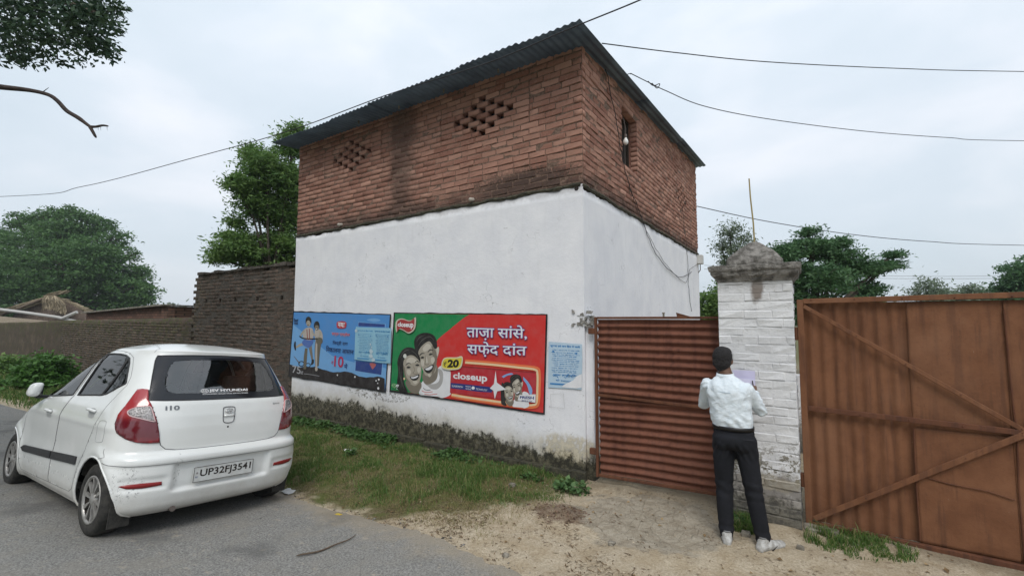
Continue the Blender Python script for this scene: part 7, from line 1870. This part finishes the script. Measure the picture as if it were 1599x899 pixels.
# fuel flap, seams on the body
edge('fuel_flap_gap', SP([(.42, .78), (.435, .745), (.555, .735), (.575, .77), (.57, .87), (.55, .905), (.44, .91), (.42, .87)], 3), mat('soft_gap', (.30, .31, .31), .7), bodyo, .0022, .0002, sides=(1,))
edge('tailgate_gap', [p for p in tg[:7]], M['seamline'], tgo, .0032, 0, closed=False, sides=(1, -1))
for s in (1, -1): edge('bumper_gap', [tuple(q) for q in bump[6:9]], M['seamline'], rb, .0018, .0002, closed=False, sides=(s,))
edge('bumper_crease', RP([(0, .572), (.2, .574), (.45, .576), (.70, .580)])+SP([(.22, .588), (.30, .60)]), M['seamline'], rb, .0026, -.0005, closed=False, sides=(1, -1))
edge('roof_seam', [(ay(.515, 1.49), float(zi_of(1.495))), (ay(.50, 1.505), NB+1.0), (ay(.50, 1.505)+.08, NB+4.0), (ay(.50, 1.505)+.22, NB+7.0), (1.2, NB+8.0), (1.9, NB+8.0)], bpy.data.materials['soft_gap'], bodyo, .0025, .0, closed=False, sides=(1, -1))
# windscreen
patch('windscreen', ws, M['glass'], car, -.003, both=True, st=.03)
# underside and sills
MB().box((.15, -.62, .20), (3.35, .62, .26)).build('underbody', M['blackplastic'], car)
MB().tube([(.30, .35, .19), (.05, .36, .195)], .022, 8).build('exhaust', M['tin_rust'], car)
for s in (1, -1): MB().box((.20, s*.60, .10), (.215, s*.74, .26)).build('mud_flap', M['rubber'], car)
# number plate
plate = MB().box((-.030, -.255, .390), (-.018, .255, .512)); 
plm = mat('plate_white', (.60, .62, .61), .45, (.50, .50, .48), 15)
pl_ = MB().box((.012, -.258, .386), (.024, .258, .514)).build('number_plate', plm, car, bev=.003); 
def rquad(y0, y1, z0, z1, x): return [(x, y0, z1), (x, y1, z1), (x, y1, z0), (x, y0, z0)]
textmesh('UP32FJ3541', rquad(.205, -.236, .412, .490, .0105), M['dark'], 'plate_lettering', pl_, .022)
textmesh('IND', rquad(.240, .218, .423, .436, .0105), mat('plate_blue', (.03, .06, .2), .5), 'plate_lettering', pl_, .01)
MB().lathe([(0, 0), (.009, 0)], 10, 'x', (.0105, .229, .463)).build('hologram', bpy.data.materials['clear_lens'], pl_)
for a, b in (((.0105, .254, .5115), (.0105, -.254, .5115)), ((.0105, .254, .3885), (.0105, -.254, .3885)), ((.0105, .254, .3885), (.0105, .254, .5115)), ((.0105, -.254, .3885), (.0105, -.254, .5115))):
    MB().bar(a, b, .003, .003).build('plate_edge', M['dark'], pl_)
# emblem and handle on the tailgate
chrome = mat('chrome', (.62, .62, .62), .22, metal=.9)
def surf_rear(y, z, off): a = ay(abs(y), z); p = evn(np.array([a]), np.array([zi_of(z)]), off)[0]; return np.array([p[0], math.copysign(p[1], y) if y else 0, p[2]])
xh = surf_rear(0, .9, 0)[0]
hm_ = MB()
q = crv([(.052, .985), (.045, 1.005), (0, 1.010), (-.045, 1.005), (-.052, .985), (-.050, .91), (-.040, .875), (0, .865), (.040, .875), (.050, .91)], 4, True)
hm_.tube([surf_rear(y if abs(y) > 1e-4 else 1e-4, z, .003) for y, z in list(q)+[q[0]]], .0035, 6); hm_.build('handle_rim', M['seamline'], tgo, True)
MB().tube([surf_rear(y, .932, .006) for y in (.045, .02, -.02, -.045)], .009, 8).build('handle', M['paint'], tgo, True)
em = MB(); em.tube([surf_rear(.034*math.cos(t)+1e-5, .972+.020*math.sin(t), .008) for t in np.linspace(0, 2*PI, 33)], .0035, 6)
em.tube([surf_rear(y+1e-5, z, .008) for y, z in ((.018, .959), (.014, .984))], .0035, 6); em.tube([surf_rear(y+1e-5, z, .008) for y, z in ((-.014, .960), (-.018, .985))], .0035, 6); em.tube(crv([surf_rear(y+1e-5, z, .008) for y, z in ((.020, .963), (.005, .968), (-.004, .975), (-.018, .980))], 4), .0035, 6)
em.build('emblem', chrome, tgo, True)
MB().lathe([(0, 0), (.008, 0), (.009, .004)], 12, 'x', (surf_rear(0, .83, .002)[0], 0, .83)).build('lock', M['dark'], tgo)
def rtext(body, y0, y1, z0, z1, m, par, bold, off=.004, nm='badge'):
    tm = textmesh(body, [(0, y0, z1), (0, y1, z1), (0, y1, z0), (0, y0, z0)], m, nm, par, bold)
    for v in tm.data.vertices: p = surf_rear(v.co.y+1e-6, v.co.z, off); v.co = (p[0], v.co.y, v.co.z)
    return tm
gm = mat('badge_grey', (.17, .18, .19), .3, metal=.5)
rtext('i10', .505, .405, 1.005, 1.043, gm, tgo, .03); rtext('Sportz', -.435, -.52, 1.005, 1.024, mat('badge_dark', (.06, .06, .065), .4), tgo, .01)
stk = mat('sticker_white', (.72, .72, .72), .6)
rtext('JSV HYUNDAI', .165, -.185, 1.142, 1.172, stk, frit, .03, .001, 'sticker'); rtext('AUTHORISED DEALER SALES SERVICE SPARES', .225, -.185, 1.126, 1.135, stk, frit, .01, .001, 'sticker')
MB().tube([surf_rear(.203+.030*math.cos(t), 1.157+.016*math.sin(t), .001) for t in np.linspace(0, 2*PI, 25)], .003, 5).build('sticker', stk, frit); MB().tube([surf_rear(y, z, .001) for y, z in ((.218, 1.148), (.214, 1.166), (.206, 1.157), (.198, 1.157), (.194, 1.166), (.190, 1.148))], .003, 5).build('sticker', stk, frit)
# door mirrors
for s in (1, -1):
    def mk(): 
        bm = bmesh.new(); bmesh.ops.create_uvsphere(bm, u_segments=24, v_segments=16, radius=1)
        for v in bm.verts:
            v.co = Vector((math.copysign(abs(v.co.x)**.65, v.co.x)*.082, math.copysign(abs(v.co.y)**.6, v.co.y)*.048, math.copysign(abs(v.co.z)**.62, v.co.z)*.068)); v.co.y -= s*.015*(v.co.z/.068); v.co.z *= 1-.14*(v.co.x/.082)
            v.co += Vector((2.24, s*.862, 1.075))
        me = bpy.data.meshes.new('mirror'); bm.to_mesh(me); bm.free(); me.materials.append(M['paint']); me.polygons.foreach_set('use_smooth', np.ones(len(me.polygons), bool)); o = bpy.data.objects.new('mirror', me); return link(o, car)
    mo = mk()
    MB().box((2.175, s*.815-.004, 1.02), (2.305, s*.815+.004, 1.12)).build('mirror_glass', M['frit'], mo, bev=.003)
    MB().box((2.215, s*.78-.03, .985), (2.29, s*.82+.03, 1.015)).build('mirror_base', M['blackplastic'], mo, bev=.01)
# wheels
tyr = M['rubber']; rimm = mat('dusty_alloy', (.30, .29, .275), .42, (.42, .41, .39), 20, .5, .1, 60, metal=.55)
for k, (cx_, s) in enumerate(((.49, 1), (.49, -1), (2.95, 1), (2.95, -1))):
    w = bpy.data.objects.new('wheel', None); link(w, car); w.location = (cx_, s*.695, .282)
    rr = .283
    prof = [(.185, -.085), (.215, -.092), (.25, -.090), (.272, -.078), (.281, -.055), (rr, -.03), (rr, .03), (.281, .055), (.272, .078), (.25, .090), (.215, .092), (.188, .085), (.183, .06)]
    MB().lathe(prof, 56, 'y').build('tyre', tyr, w, True)
    if True:
        bd = s
        MB().lathe([(.186, bd*.080), (.178, bd*.086), (.172, bd*.078), (.170, bd*.02), (.06, bd*.02), (0, bd*.02)], 48, 'y').build('rim', M['dark'], w, True)
        MB().lathe([(.188, bd*.078), (.186, bd*.090), (.172, bd*.088), (.168, bd*.074)], 48, 'y').build('rim_edge', rimm, w, True)
        hub = MB().lathe([(0, bd*.088), (.030, bd*.087), (.036, bd*.080), (.050, bd*.074), (.052, bd*.04)], 24, 'y')
        hub.build('hub_cap', rimm, w, True)
        sp = MB()
        for a in range(10):
            t = 2*PI*a/10+.1; V = []
            for r_, wd_, yy in ((.040, .009, .078), (.08, .016, .080), (.13, .026, .078), (.172, .034, .082)):
                for q_ in (-1, 1):
                    V.append((r_*math.cos(t)-q_*wd_*.5*math.sin(t), bd*yy, r_*math.sin(t)+q_*wd_*.5*math.cos(t)))
                for q_ in (-1, 1):
                    V.append((r_*math.cos(t)-q_*wd_*.5*math.sin(t), bd*(yy-.018), r_*math.sin(t)+q_*wd_*.5*math.cos(t)))
            F = []
            for i in range(3):
                o_ = i*4; F += [(o_, o_+1, o_+5, o_+4), (o_+1, o_+3, o_+7, o_+5), (o_+2, o_, o_+4, o_+6)]
            sp.add(V, F)
        sp.build('spokes', rimm, w, False)
# cabin
fab = mat('seat_fabric', (.16, .15, .14), .9, (.22, .21, .19), 30)
def seat(x, y, w_, hr=True):
    s0 = roughbox((x-.05, y-w_/2, .30), (x+.50, y+w_/2, .50), 2, .004); o = npmesh('seat', s0[0], s0[1], fab, car, smooth=True)
    mb = MB(); bm_ = roughbox((-.08, y-w_/2, 0), (.05, y+w_/2, .60), 3, .004); c, sn = math.cos(-.22), math.sin(-.22)
    V = [(x-.02+p[0]*c+p[2]*sn, p[1], .48+p[2]*c-p[0]*sn*.2) for p in bm_[0]]; npmesh('seat_back', V, bm_[1], fab, o, smooth=True)
    for yy in ([y] if w_ < .7 else [y-.4, y+.4]):
        hb = roughbox((x-.20, yy-.12, 1.12), (x-.11, yy+.12, 1.27), 2, .003); npmesh('headrest', hb[0], hb[1], fab, o, smooth=True)
seat(1.75, .36, .50); seat(1.75, -.36, .50); seat(.95, 0, 1.20)
MB().box((2.35, -.66, .70), (2.75, .66, .97)).build('dashboard', M['blackplastic'], car, bev=.03)
MB().box((.18, -.56, 1.02), (.70, .56, 1.04)).build('parcel_shelf', M['blackplastic'], car)
sw_ = MB(); sw_.tube([(2.22+.05*math.sin(t), -.36+.18*math.cos(t), .93+.17*math.sin(t)) for t in np.linspace(0, 2*PI, 30)], .014, 8); sw_.build('steering_wheel', M['blackplastic'], car, True)
MB().box((2.05, -.06, 1.30), (2.07, .10, 1.36)).build('inner_mirror', M['blackplastic'], car)

# ------------------------------------------------------------------ damp air
hz = MB().box((-330, -60, -1.5), (230, 330, 26)).build('haze', None)
tag(hz, kind='stuff')
hm = bpy.data.materials.new('damp_air'); hm.use_nodes = True; t = hm.node_tree; t.nodes.clear()
o_ = t.nodes.new('ShaderNodeOutputMaterial'); pv = t.nodes.new('ShaderNodeVolumePrincipled'); pv.inputs['Color'].default_value = (.86, .92, 1, 1); pv.inputs['Density'].default_value = .0006; pv.inputs['Anisotropy'].default_value = .2
t.links.new(pv.outputs[0], o_.inputs['Volume']); hz.data.materials.clear(); hz.data.materials.append(hm)
